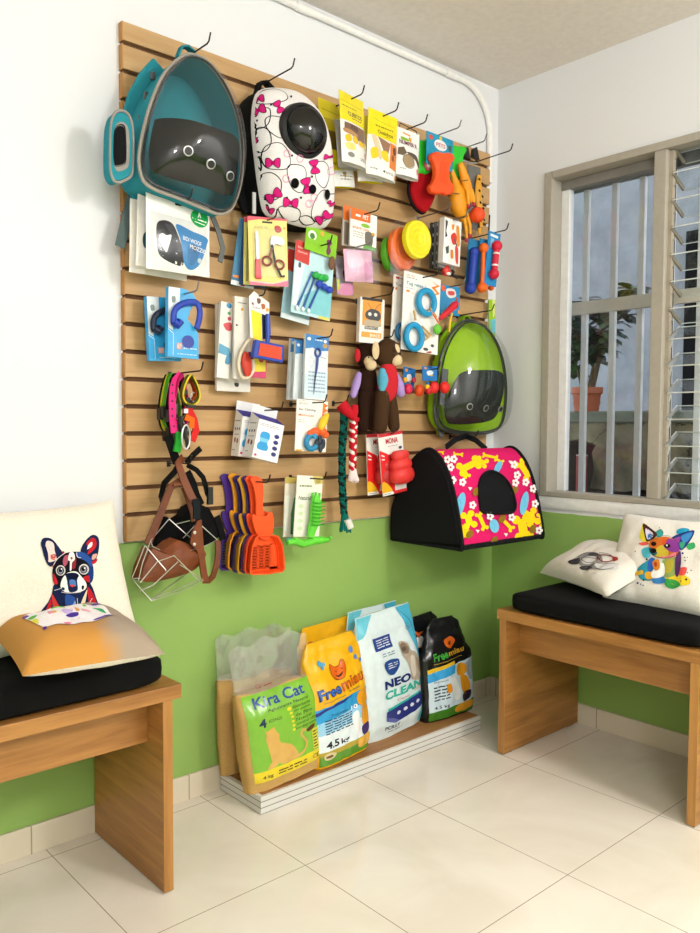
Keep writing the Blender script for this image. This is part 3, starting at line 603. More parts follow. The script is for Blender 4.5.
# --- chihuahua pillow upright against the window wall
RX = mat('#ece7de', 'fabric')
def wB(u, v, d): return PX(u, v, -d)
bl, tl = wB(614, 593, .27), wB(624, 513, .15); upv = tl-bl; Xd = Vector((0, -1, 0)); upd = Vector((upv.x, 0, upv.z)).normalized(); hgt = .36; wd = .40
hgt = upv.length*1.12
o = tl - upd*hgt*.5 + Xd*wd*.5
sCH = pillow('upright cream pillow with a rainbow splattered chihuahua under the window', plane_M(o, Xd, upd), wd, hgt, .055, RX, ph=8)
k = cr(615, 505, 8.235)
sCH.art([
 ('s', '#d6c53a', k([(205, 260), (225, 170), (250, 155), (300, 200), (350, 240), (300, 300), (230, 300)])), ('s', '#3fa7a0', k([(330, 230), (380, 200), (400, 240), (360, 270)])), ('s', '#2b9fc9', k([(510, 210), (560, 190), (610, 200), (600, 230), (520, 240)])), ('s', '#3ea766', k([(590, 330), (650, 310), (660, 350), (610, 370)])), ('s', '#e05a4e', k([(195, 315), (260, 305), (280, 320), (230, 335)])), ('s', '#4fb3c9', k([(220, 370), (280, 350), (290, 430), (240, 430)])),
 ('s', '#2e8ca0', k([(185, 530), (250, 470), (330, 440), (330, 560), (300, 620), (210, 610)])), ('s', '#dcae2e', k([(150, 565), (220, 535), (230, 570), (170, 580)])), ('s', '#e8c930', k([(420, 540), (520, 560), (610, 600), (610, 655), (500, 660), (420, 620)])), ('s', '#e1554f', k([(520, 525), (590, 515), (580, 570), (530, 580)])), ('s', '#3c9e4b', k([(410, 610), (500, 620), (540, 660), (480, 690), (420, 670)])), ('s', '#3c7fc0', k([(310, 590), (400, 590), (410, 640), (320, 645)])), ('s', '#e0a32f', k([(250, 560), (300, 550), (320, 600), (260, 610)])),
 ('s', '#8ba35a', k([(400, 450), (500, 430), (510, 560), (420, 600), (390, 540)])), ('s', '#b9a83b', k([(420, 470), (480, 450), (470, 540), (420, 560)])), ('s', '#f4f2ee', k([(300, 560), (350, 500), (400, 480), (410, 570), (360, 600), (310, 600)])), ('s', '#2f5fb0', k([(280, 450), (320, 440), (310, 540), (270, 540)])), ('s', '#d8872c', k([(310, 470), (360, 450), (370, 520), (330, 540)])), ('s', '#c43a25', k([(325, 475), (345, 475), (345, 505), (328, 505)])), ('s', '#5b3264', k([(500, 430), (540, 380), (545, 480), (520, 590), (495, 560)])),
 ('s', '#c96b2a', k([(290, 300), (350, 270), (440, 265), (520, 310), (530, 380), (480, 430), (400, 440), (320, 420), (285, 370)])), ('s', '#c9b23a', k([(330, 370), (400, 330), (440, 380), (430, 430), (340, 425)])), ('s', '#8b3c94', k([(400, 330), (440, 280), (520, 310), (530, 380), (480, 390), (430, 370)])), ('s', '#e27d86', k([(360, 430), (430, 420), (500, 390), (490, 430), (400, 442)])), ('s', '#2a6570', k([(285, 350), (330, 370), (350, 400), (320, 420), (290, 390)])), ('s', '#d8582c', k([(390, 290), (430, 280), (420, 320), (390, 330)])),
 ('s', '#4d2c20', k([(232, 165), (250, 160), (345, 235), (330, 270), (300, 290), (262, 300), (240, 220)])), ('s', '#d9cfe0', k([(255, 195), (320, 245), (270, 285)])), ('s', '#2d6aa6', k([(275, 240), (310, 245), (300, 280), (275, 285)])),
 ('s', '#31408c', k([(470, 270), (560, 230), (655, 215), (620, 300), (560, 370), (530, 360), (520, 300)])), ('s', '#3e86c4', k([(550, 255), (640, 228), (600, 300), (560, 300)])), ('s', '#3d9d77', k([(535, 310), (580, 310), (560, 360), (540, 350)])), ('s', '#9f4a9c', k([(490, 280), (540, 265), (530, 310), (510, 310)])),
 ('s', '#26180f', k(circ(322, 322, 22, 18))), ('s', '#26180f', k(circ(433, 338, 26, 18))), ('s', '#efeff2', k(circ(430, 334, 8, 8))), ('s', '#16110f', k(circ(318, 378, 26, 20))),
 ('lc', '#1f1a22', k([(240, 170), (330, 240), (268, 295)]), .0013), ('ls', '#1f1a22', k([(470, 275), (560, 235), (655, 215), (610, 310), (555, 370)]), .0014), ('ls', '#1f1a22', k([(345, 265), (440, 255), (520, 310)]), .001), ('ls', '#1f1a22', k([(290, 370), (330, 425), (420, 440), (500, 420)]), .0014),
] + [('s', random.choice(['#1f1a22', '#2b3f7c', '#3b2a2a']), k(circ(x, y, r_, r_, 8))) for x, y, r_ in ((170, 385, 5), (560, 400, 9), (580, 460, 6), (600, 560, 5), (630, 540, 5), (590, 615, 9), (190, 645, 9), (215, 655, 6), (240, 620, 8), (265, 450, 9), (375, 205, 5), (395, 225, 5), (370, 190, 4), (545, 630, 5), (600, 435, 4), (575, 435, 5), (540, 480, 5), (235, 665, 6))], px=True, kind='fabric')
# --- sleeping pug-in-glasses pillow lying on the cushion
zc_ = .562
A = PF(538, 573, zc_+.012); B = PF(607, 598, zc_+.014); C3 = PX(596, 541, -.02)
X = (B-A); Zf = C3-A; wd = X.length; Xn = X.normalized(); sk = Zf.dot(Xn); Zp = Zf-Xn*sk; hh = Zp.length; sk = sk/hh
o = (A+B+C3+(B+Zf))/4
sPG = pillow('cream pillow with a grey dog in glasses lying on the window bench', plane_M(o, X, Zp), wd*.97, hh*.97, .06, RX, ph=12, skew=sk, bt=.4)
k = cr(535, 535, 5.6)
sPG.art([
 ('s', '#8f8d8c', k([(240, 120), (300, 100), (360, 105), (380, 150), (350, 190), (290, 185), (250, 165)])), ('s', '#3a3a3d', k([(185, 150), (220, 135), (250, 130), (245, 160), (205, 165)])), ('s', '#4a4a4c', k([(250, 180), (300, 172), (320, 185), (270, 198)])), ('s', '#d8d6d3', k([(270, 130), (330, 120), (345, 150), (300, 165), (265, 155)])),
 ('s', '#dcdad8', k([(340, 160), (440, 160), (470, 190), (400, 195), (350, 185)])), ('lc', '#3c3c3e', k([(262, 135), (300, 128), (345, 135), (340, 150), (290, 155)]), .0022), ('ls', '#2f2f31', k([(215, 140), (250, 115), (300, 98), (345, 105)]), .0022), ('s', '#4c4a4c', k([(300, 105), (340, 100), (355, 115), (310, 118)])),
 ('lc', '#8c2d28', k([(350, 120), (390, 112), (440, 125), (430, 145), (380, 150)]), .004), ('s', '#a03a33', k([(435, 125), (460, 125), (465, 140), (440, 148)])), ('ls', '#3c3c3e', k([(350, 190), (380, 195), (440, 185)]), .0018), ('ls', '#3c3c3e', k([(360, 100), (400, 105), (430, 115)]), .0018), ('ls', '#3c3c3e', k([(350, 160), (420, 160), (470, 165)]), .0015),
], px=True, kind='fabric')
# ================================================================== plinth with bags of litter
PXL, PXR, PYF, PZ = -1.312, -.335, -.224, .052
m, nt, b, N, L = nodemat('ridged_white_edge'); ge = N('NewGeometry'); sp = N('SeparateXYZ'); L(ge.outputs['Position'], sp.inputs[0])
a = N('Math'); a.operation = 'DIVIDE'; a.inputs[1].default_value = .0175; L(sp.outputs['Z'], a.inputs[0]); f = N('Math'); f.operation = 'FRACT'; L(a.outputs[0], f.inputs[0]); g_ = N('Math'); g_.operation = 'LESS_THAN'; g_.inputs[1].default_value = .14; L(f.outputs[0], g_.inputs[0])
mx = N('Mix'); mx.data_type = 'RGBA'; mx.inputs[6].default_value = lin('#dcdad6'); mx.inputs[7].default_value = lin('#77736d'); L(g_.outputs[0], mx.inputs[0]); L(mx.outputs[2], b.inputs['Base Color']); b.inputs['Roughness'].default_value = .4
pl = thing('display_plinth', 'low wooden board on a white ridged base holding litter bags on the floor', 'plinth', Matrix.Translation(((PXL+PXR)/2, PYF, 0)))
hw_ = (PXR-PXL)/2
mb = MB(m); mb.box(-hw_, hw_, 0, .212, .0, PZ-.001); mb.build('ridged_base', pl, smooth=False, bevel=.0015)
mb = MB(wood('plinth_wood', '#8f6033', '#b07c46', 'x', .5)); mb.box(-hw_+.012, hw_-.006, .010, .211, PZ-.012, PZ+.0012); mb.build('top_board', pl, smooth=False)

def lerp_tab(tab, t):
    for (t0, v0), (t1, v1) in zip(tab, tab[1:]):
        if t <= t1:
            k = 0 if t1 == t0 else max(0, (t-t0)/(t1-t0)); k = k*k*(3-2*k); return v0+(v1-v0)*k
    return tab[-1][1]
def litter_bag(label, bl, br, top, D, hwt, hdt, base_mat, group, lean=0.0, roll=0.0, p=3.2, wr=.004, yback=0.0, seed=0, name='litter_bag', zones=None, ztop_cut=1.0, wscale=1.0):
    """filled bag: bl/br = seen ends of the front foot on the plinth, top = seen middle of the top; half-width and half-depth tables over the height"""
    z0 = PZ+.003; A = PF(bl[0], bl[1], z0); B = PF(br[0], br[1], z0); X = (B-A); w = X.length*wscale; Xn = X.normalized(); Y = Vector((0, 0, 1)).cross(Xn)
    Y = Vector((-Xn.y, Xn.x, 0)); o = (A+B)/2 + Y*D/2
    M0 = Matrix(((Xn.x, Y.x, 0, o.x), (Xn.y, Y.y, 0, o.y), (0, 0, 1, z0), (0, 0, 0, 1)))
    tp = hit(top[0], top[1], o, Y); h = (tp.z-z0)/math.cos(lean)
    M = M0 @ Matrix.Rotation(-lean, 4, 'X') @ Matrix.Rotation(roll, 4, 'Y')
    r = thing(name, label, 'bag of cat litter', M, group)
    HW = lambda z: w/2*lerp_tab(hwt, max(0, min(1, z/h))); HD = lambda z: D/2*lerp_tab(hdt, max(0, min(1, z/h)))
    def wrk(a, b): return wr*(noise.noise(Vector((a*18+seed, b*13, seed)))+.6*noise.noise(Vector((a*40, b*26+seed, 7.))))
    def front(a, b):
        q = min(1, abs(a)/HW(b)); return -HD(b)*max(0, 1-q**p)**(1/p) - wrk(a, b)*(1-q**6)
    def ring(u, b):
        t = 2*PI*u; c, s_ = math.cos(t), math.sin(t); e = 2/p
        x = HW(b)*math.copysign(abs(c)**e, c); y = HD(b)*math.copysign(abs(s_)**e, s_)
        if y < 0: y = front(x, b)
        else: y = y + wrk(x+3, b)
        return Vector((x, y, b))
    def fabric(z0f, z1f, m_, nm, capb=True, capt=True, ridge=None):
        mb = MB(m_); n = 112; k = 56
        def fn(u, v):
            b = h*(z0f+(z1f-z0f)*v); q = ring(u, b)
            if ridge: q.z += ridge(q.x/(w/2))*v**4
            return q
        mb.grid(fn, n, k, cu=True)
        if capb: mb.f.append(list(range(n))[::-1]); mb.fm.append(mb.cur)
        if capt: mb.f.append([k*n+i for i in range(n)]); mb.fm.append(mb.cur)
        return mb.build(nm, r)
    if zones is None: fabric(0, 1, base_mat, 'bag_body')
    else:
        for z in zones: fabric(*z)
    s = Sheet(r, M, w, h, h, front, .007); s.base = .0022; s.clamp = lambda a, b: (max(-HW(b)*.985, min(HW(b)*.985, a)), max(.002, min(h*.995, b))); s.ring = ring; s.fabric = fabric; return s
SAND = mat('#c9a263', 'fabric'); FILM = clear('clear_bag_film', (.99, .99, .99), .20, .12, (.97, .98, .97))
# --- clear bags of wood pellets, cat silhouette on a green label
def kira(label, bl, br, top, lean, roll, art, seed, D=.095):
    s = litter_bag(label, bl, br, top, D, [(0, .95), (.25, 1.0), (.62, 1.0), (.72, .98), (1, 1.02)], [(0, .75), (.12, 1), (.5, 1), (.66, .55), (.72, .14), (1, .10)], None, 'clear bags of wood litter', lean, roll, 3.0, .004, wscale=1.05, seed=seed,
        zones=[(0, .665, SAND, 'pellet_filling', True, True, lambda a: .006*math.sin(a*5)), (.655, 1.0, FILM, 'clear_bag_top', False, False, lambda a: -.012*a*a+.008*math.sin(a*9+seed))])
    if art:
        k = cr(255, 665, 7.457); G = '#7fb93a'
        s.art([
         ('p', G, [(.04, .335), (.99, .335), (.985, .88), (.06, .88)]),
         ('p', '#e8cf2a', [(.06, .855), (.985, .855), (.985, .93), (.07, .93)]),
         ('c', '#e6d02c', .545, .497, .03, .012), ('c', '#e6d02c', .56, .53, .02, .008), ('c', '#e6d02c', .575, .558, .02, .008), ('c', '#e6d02c', .575, .59, .02, .008), ('c', '#e6d02c', .58, .62, .02, .008), ('c', '#e6d02c', .58, .65, .02, .008),
         ('t', '#1f3f8f', 'Kira Cat', .15, .36, .80, .435, .022), ('t', '#2a3f22', 'Aglutinante Natural', .28, .452, .82, .478, .01),
         ('t', '#1d2c4f', '4', .16, .505, .25, .565, .03), ('t', '#243a22', 'ECOPACK', .28, .525, .44, .545, .005),
         ('t', '#26432a', 'Absorbente', .58, .485, .84, .507), ('t', '#26432a', 'sin polvo', .60, .515, .84, .535), ('t', '#26432a', 'de Pino', .62, .545, .86, .568), ('t', '#26432a', 'Natural', .62, .578, .84, .600), ('t', '#26432a', 'control olor', .62, .608, .92, .630), ('t', '#26432a', 'biodegradable', .60, .640, .95, .662),
         ('s', '#d6a95c', [(.22, .585), (.245, .60), (.30, .60), (.33, .58), (.345, .61), (.385, .645), (.37, .69), (.44, .715), (.53, .745), (.58, .79), (.60, .835), (.575, .85), (.40, .85), (.34, .835), (.30, .85), (.20, .85), (.235, .82), (.27, .80), (.26, .755), (.235, .72), (.235, .685), (.215, .655), (.225, .62)]),
         ('ls', '#d6a95c', [(.56, .84), (.68, .82), (.735, .775), (.70, .735), (.665, .70), (.685, .675), (.73, .685)], .0075),
         ('s', '#5a3a1c', [(.74, .69), (.80, .67), (.87, .668), (.86, .69), (.78, .705)]), ('r', '#d8cc3a', .82, .70, .925, .845), ('n', '#33401f', .83, .71, .915, .84, 6),
         ('t', '#2a2f1c', '4 kg', .14, .885, .26, .915, .01), ('n', '#3a3a1c', .33, .875, .70, .915, 2), ('t', '#2a2f1c', 'CE', .80, .88, .90, .91),
         ('lc', '#b54a50', [(.24, .305), (.27, .29), (.30, .305), (.27, .31)], .0012), ('n', '#b54a50', .34, .30, .48, .312, 1),
        ], kind='gloss')
    return s
kira('clear bag of tan wood litter at the back left of the plinth', (226, 779), (296, 755), (259, 629), .04, -.0, False, 3, .055)
kira('front clear bag of wood litter with a cat outline on a green label', (256, 797), (328, 770), (272, 641), .10, -.06, True, 9, .10)
# --- yellow bags
YEL = mat('#f0b41c', 'gloss')
def free(label, bl, br, top, lean, roll, front_, base='#f0b41c', seed=0, D=.11, wr=.006, hwt=None):
    hwt = hwt or [(0, .95), (.1, 1), (.58, 1), (.7, .97), (.85, 1.0), (.93, .92), (1, .80)]
    s = litter_bag(label, bl, br, top, D, hwt, [(0, .85), (.12, 1), (.55, .95), (.75, .62), (.9, .30), (1, .08)], mat(base, 'gloss'), 'printed bags of cat litter', lean, roll, 3.4, wr, seed=seed)
    return s
s = free('yellow litter bag half hidden behind the front yellow bag', (308, 754), (364, 731), (318, 625), .03, -.03, False, seed=21, D=.06)
s.art([('s', '#d9691e', [(.12, .14), (.22, .12), (.30, .20), (.22, .27), (.12, .25)]), ('s', '#4a3a8a', [(.30, .22), (.42, .20), (.44, .25), (.33, .27)])], kind='gloss')
s = free('front yellow litter bag with a blue lower half, marked 4.5 kg', (321, 773), (376, 748), (340, 637), .06, -.03, True, seed=31)
s.art([
 ('p', '#2b9bd6', [(.03, .52), (.30, .50), (.60, .475), (.97, .47), (.97, .60), (.03, .66)]), ('p', '#9cd0ee', [(.03, .63), (.97, .58), (.97, .72), (.03, .76)]), ('p', '#e6f0f4', [(.03, .73), (.97, .70), (.97, .87), (.03, .865)]), ('p', '#b9a33a', [(.04, .865), (.97, .86), (.97, .91), (.05, .91)]), ('p', '#5f9a2e', [(.05, .895), (.35, .905), (.97, .90), (.96, .985), (.06, .985)]),
 ('s', '#2a2f7c', [(.02, .545), (.20, .515), (.42, .495), (.62, .485), (.42, .515), (.20, .535), (.03, .57)]),
 ('p', '#e0661f', [(.34, .215), (.36, .195), (.42, .225), (.50, .22), (.54, .185), (.58, .19), (.595, .25), (.59, .29), (.54, .325), (.46, .335), (.40, .32), (.355, .28)]), ('lc', '#4a2412', [(.34, .215), (.36, .195), (.42, .225), (.50, .22), (.54, .185), (.58, .19), (.595, .25), (.59, .29), (.54, .325), (.46, .335), (.40, .32), (.355, .28)], .0016), ('s', '#3a1a10', [(.42, .29), (.47, .30), (.53, .275), (.51, .305), (.46, .315)]), ('l', '#3a1a10', [(.42, .26), (.45, .265)], .0018), ('l', '#3a1a10', [(.51, .25), (.54, .25)], .0018),
 ('T', '#22306f', 'Free', (.08, .455), (.45, .435), (.08, .365), .03), ('T', '#2f6ec2', 'Free', (.10, .445), (.44, .427), (.10, .375), .01), ('T', '#9a4310', 'miau', (.47, .43), (.89, .395), (.465, .345), .03), ('T', '#e0661f', 'miau', (.485, .422), (.88, .388), (.48, .352), .005),
 ('l', '#22306f', [(.14, .475), (.50, .462)], .0012), ('t', '#22306f', 'by naturalist', .56, .43, .78, .45),
 ('s', '#4ba0c8', circ(.20, .165, .035, .022, 10)), ('s', '#4ba0c8', circ(.26, .18, .025, .016, 10)), ('s', '#4ba0c8', circ(.22, .20, .025, .016, 10)), ('s', '#5a86c4', circ(.77, .135, .035, .03, 10)), ('s', '#5a86c4', circ(.82, .205, .03, .022, 10)), ('s', '#5a86c4', circ(.90, .24, .025, .02, 10)),
 ('t', '#1f2f4a', 'Arena sanitaria', .24, .575, .52, .595), ('n', '#1f2f4a', .14, .61, .60, .735, 6), ('t', '#ffffff', '10', .58, .57, .70, .605, .02),
 ('t', '#1c2533', '4.5', .13, .785, .33, .845, .03), ('t', '#1c2533', 'kg', .37, .80, .52, .855, .02),
 ('s', '#e39a22', [(.72, .50), (.80, .47), (.90, .475), (.93, .53), (.88, .60), (.76, .60), (.70, .55)]), ('s', '#f4f6f6', [(.60, .66), (.70, .63), (.74, .72), (.76, .82), (.68, .86), (.62, .76)]), ('s', '#e39a22', [(.78, .62), (.88, .60), (.95, .70), (.92, .78), (.80, .78)]), ('s', '#3d2a6e', [(.78, .78), (.92, .77), (.93, .83), (.84, .87), (.77, .84)]), ('s', '#e3b04a', [(.66, .88), (.80, .86), (.95, .87), (.94, .935), (.70, .945)]), ('s', '#d8c89a', [(.10, .89), (.18, .875), (.28, .90), (.24, .93), (.12, .93)]), ('s', '#7a5a2a', [(.12, .90), (.20, .895), (.22, .915), (.14, .92)]),
], kind='gloss')
# --- white and aqua bags
def neo(label, bl, br, top, lean, roll, art, seed, D=.10):
    s = litter_bag(label, bl, br, top, D, [(0, .98), (.08, 1.02), (.3, 1.04), (.75, .98), (1, .90)], [(0, .85), (.12, 1), (.6, .95), (.85, .5), (1, .08)], mat('#dfeef2', 'gloss'), 'printed bags of cat litter', lean, roll, 3.6, .005, seed=seed)
    L_ = [('p', '#6cc6dc', [(.02, .0), (.30, .0), (.24, .05), (.12, .08), (.08, .16), (.02, .17)]), ('p', '#4fb6d8', [(.70, .0), (.985, .0), (.985, .50), (.94, .45), (.88, .18)]), ('ls', '#1c3a5e', [(.72, .02), (.80, .08), (.90, .16), (.93, .30), (.96, .42)], .002), ('p', '#6fd0d6', [(.93, .86), (1.0, .82), (1.0, .985), (.85, .985)])]
    if art:
        L_ += [('r', '#2b468f', .22, .185, .50, .285), ('n', '#dfe6f2', .26, .20, .47, .27, 4), ('n', '#7a8b9a', .30, .31, .50, .345, 2),
         ('s', '#274d92', [(.32, .395), (.40, .375), (.50, .38), (.555, .40), (.56, .45), (.47, .51), (.36, .475)]), ('n', '#dfe6f2', .38, .40, .53, .455, 3),
         ('t', '#1f2f6e', 'NEO', .30, .535, .74, .605, .045), ('t', '#37b7a4', 'CLEAN', .30, .625, .95, .695, .04), ('t', '#c96a50', 'Classic', .50, .715, .72, .735),
         ('s', '#b8a896', [(.60, .29), (.66, .27), (.74, .30), (.78, .36), (.88, .40), (.96, .48), (.98, .60), (.90, .635), (.76, .60), (.74, .52), (.70, .44), (.63, .38)]), ('s', '#7f6f5f', [(.62, .30), (.68, .285), (.74, .33), (.72, .38), (.64, .36)]), ('s', '#d9cfc3', [(.76, .42), (.84, .43), (.86, .56), (.78, .58)]), ('s', '#5d5047', [(.64, .325), (.69, .32), (.70, .345), (.65, .35)]), ('s', '#9a8a79', [(.88, .44), (.95, .50), (.95, .58), (.90, .54)]),
         ('p', '#33b2a4', [(.33, .765), (.93, .73), (.93, .75), (.33, .785)]), ('p', '#28327c', [(.30, .785), (.95, .745), (.95, .85), (.86, .87), (.44, .895), (.30, .86)]), ('p', '#5b62a8', [(.30, .83), (.40, .85), (.50, .885), (.42, .893), (.30, .86)])]
        for i in range(4): L_ += [('c', '#dfe3f0', .50+i*.12, .825-.006*i, .036, .014)]
        L_ += [('t', '#26365a', 'PCILLY', .28, .905, .52, .935, .02), ('n', '#7b8794', .32, .945, .56, .96, 1), ('t', '#7b8794', 'Cats', .77, .165, .90, .20), ('t', '#cf8c5a', 'GATO', .80, .685, .94, .71)]
    else: L_ += [('r', '#1e5a92', .17, .17, .48, .26), ('n', '#dfe6f2', .2, .19, .44, .24, 2)]
    s.art(L_, kind='gloss'); return s
neo('aqua litter bag behind the large white and aqua bag', (349, 737), (402, 714), (369, 607), .0, .0, False, 41, .045)
neo('large white and aqua litter bag with navy and green words', (369, 746), (427, 722), (391, 609), .03, -.05, True, 51)
# --- black bags
BKT = [(0, 1.0), (.1, 1.02), (.62, 1.02), (.72, .84), (.82, .74), (.93, .66), (1, .40)]
s = free('plain black litter bag with a white round tag, behind the other black bag', (414, 720), (450, 706), (432, 612), .02, -.04, False, '#16171a', 61, .07, .006, [(0, 1), (.6, 1), (.8, .95), (.92, .8), (1, .5)])
s.art([('c', '#e9e9e9', .28, .25, .13, .055), ('s', '#c4582a', [(.20, .13), (.30, .16), (.42, .16), (.32, .19), (.28, .21)]), ('s', '#d98a4a', [(.20, .285), (.30, .295), (.36, .285), (.28, .305)])], kind='gloss')
s = free('black litter bag with a pale blue front panel, at the right end of the plinth', (430, 725), (478, 710), (452, 617), .05, -.02, True, '#17181b', 71, .09, .007, BKT)
s.art([
 ('p', '#cfe2ee', [(.04, .50), (.98, .44), (.98, .88), (.04, .90)]), ('p', '#3aa0dc', [(.04, .50), (.55, .46), (.55, .56), (.04, .60)]), ('p', '#e3b62c', [(.04, .47), (.55, .43), (.55, .465), (.04, .51)]), ('p', '#3f7d24', [(.04, .90), (.98, .87), (.98, .985), (.04, .985)]), ('p', '#a8b8c4', [(.72, .50), (.98, .42), (.98, .70), (.85, .66)]),
 ('s', '#d4631f', [(.40, .225), (.46, .20), (.56, .19), (.62, .23), (.58, .28), (.52, .305), (.44, .28)]), ('s', '#2a130a', [(.48, .235), (.54, .235), (.53, .265), (.49, .265)]),
 ('T', '#3f9a3a', 'Free', (.16, .405), (.44, .385), (.16, .325), .03), ('T', '#d4a02c', 'miau', (.46, .38), (.78, .36), (.46, .325), .02), ('l', '#c9a82a', [(.16, .425), (.72, .40)], .0016),
 ('t', '#3a3f44', 'Premium', .14, .595, .40, .615), ('n', '#2a3036', .12, .64, .42, .80, 5), ('t', '#20262c', '4.5 kg', .12, .845, .40, .885, .01),
 ('s', '#e39a22', [(.58, .50), (.66, .47), (.76, .49), (.78, .56), (.70, .60), (.60, .58)]), ('s', '#eef2f4', [(.44, .62), (.54, .60), (.62, .72), (.62, .80), (.52, .82)]), ('s', '#e39a22', [(.66, .60), (.78, .62), (.86, .74), (.74, .80), (.66, .74)]), ('s', '#2e2438', [(.68, .79), (.86, .77), (.86, .84), (.70, .87)]), ('s', '#e3a02a', [(.52, .92), (.64, .88), (.88, .88), (.96, .92), (.90, .955), (.58, .965)]), ('s', '#d88a1e', [(.36, .66), (.44, .65), (.46, .72), (.38, .74)]),
], kind='gloss')
# ================================================================== bubble backpacks
DOME = clear('clear_dome', (.97, .98, .98), .12, .006, (.75, .78, .78))
def resample(pts, n):
    pts = spline(pts, True, 12); L_ = [0]
    for a, b in zip(pts, pts[1:]+pts[:1]): L_.append(L_[-1]+math.hypot(b[0]-a[0], b[1]-a[1]))
    out = []; j = 0; q = pts+pts[:1]
    for i in range(n):
        t = L_[-1]*i/n
        while L_[j+1] < t: j += 1
        k = (t-L_[j])/max(1e-9, L_[j+1]-L_[j]); out.append((q[j][0]+(q[j+1][0]-q[j][0])*k, q[j][1]+(q[j+1][1]-q[j][1])*k))
    return out
class Blob:
    """outline in the wall plane (local x, z about its centre) that bulges towards the room"""
    def __init__(s, px, d, H, p=2.0, e=.5):
        w = [P(u, v, d) for u, v in px]; s.c = Vector((sum(q.x for q in w)/len(w), -d, sum(q.z for q in w)/len(w)))
        s.out = resample([(q.x-s.c.x, q.z-s.c.z) for q in w], 72); s.d = d; s.H = H; s.p = p; s.e = e
        s.pol = sorted((math.atan2(b, a), math.hypot(a, b)) for a, b in s.out)
    def R(s, th):
        P_ = s.pol
        for i in range(len(P_)):
            a0, r0 = P_[i-1]; a1, r1 = P_[i]
            if i == 0: a0 -= 2*PI
            if a0 <= th <= a1: return r0+(r1-r0)*(th-a0)/max(1e-9, a1-a0)
        a0, r0 = P_[-1]; a1, r1 = P_[0]; a1 += 2*PI
        return r0+(r1-r0)*(th-a0)/max(1e-9, a1-a0)
    def depth(s, x, z):
        r = math.hypot(x, z)
        q = min(1, r/max(1e-6, s.R(math.atan2(z, x)))); return s.H*max(0, 1-q**s.p)**s.e
    def dome(s, mb, sc=1.0, n=22):
        k = len(s.out)
        def fn(u, v):
            i = int(round(u*k)) % k; t = math.sin(v*PI/2); a, b = s.out[i]; a *= t*sc; b *= t*sc
            return (a, -s.H*max(0, 1-t**s.p)**s.e*sc, b)
        return mb.grid(fn, k, n, cu=True)
    def ring(s, t, y): return [(a*t, y, b*t) for a, b in s.out]
    def loft(s, mb, stages, capend=True):
        """stages: (scale, y)"""
        k = len(s.out); vs = []; fs = []
        for t, y in stages: vs += s.ring(t, y)
        for j in range(len(stages)-1):
            for i in range(k): fs.append((j*k+i, j*k+(i+1) % k, (j+1)*k+(i+1) % k, (j+1)*k+i))
        if capend: fs += [tuple(range(k)), tuple((len(stages)-1)*k+i for i in range(k))]
        return mb.add(vs, fs)
    def local(s, u, v):
        d = s.d; q = None
        for _ in range(12):
            q = P(u, v, d) - s.c; d = .5*d+.5*(s.d+s.depth(q.x, q.z))
        return (q.x, -s.depth(q.x, q.z), q.z)
    def sheet(s, root, M, k=.0):
        S = Sheet(root, M, 1, 0, 1, lambda a, b: -s.depth(a, b)*(1-k), .008)
        def cl(a, b):
            r = math.hypot(a, b); m_ = (.94 if k else .985)*s.R(math.atan2(b, a)); return (a, b) if r <= m_ else (a*m_/r, b*m_/r)
        S.clamp = cl; return S
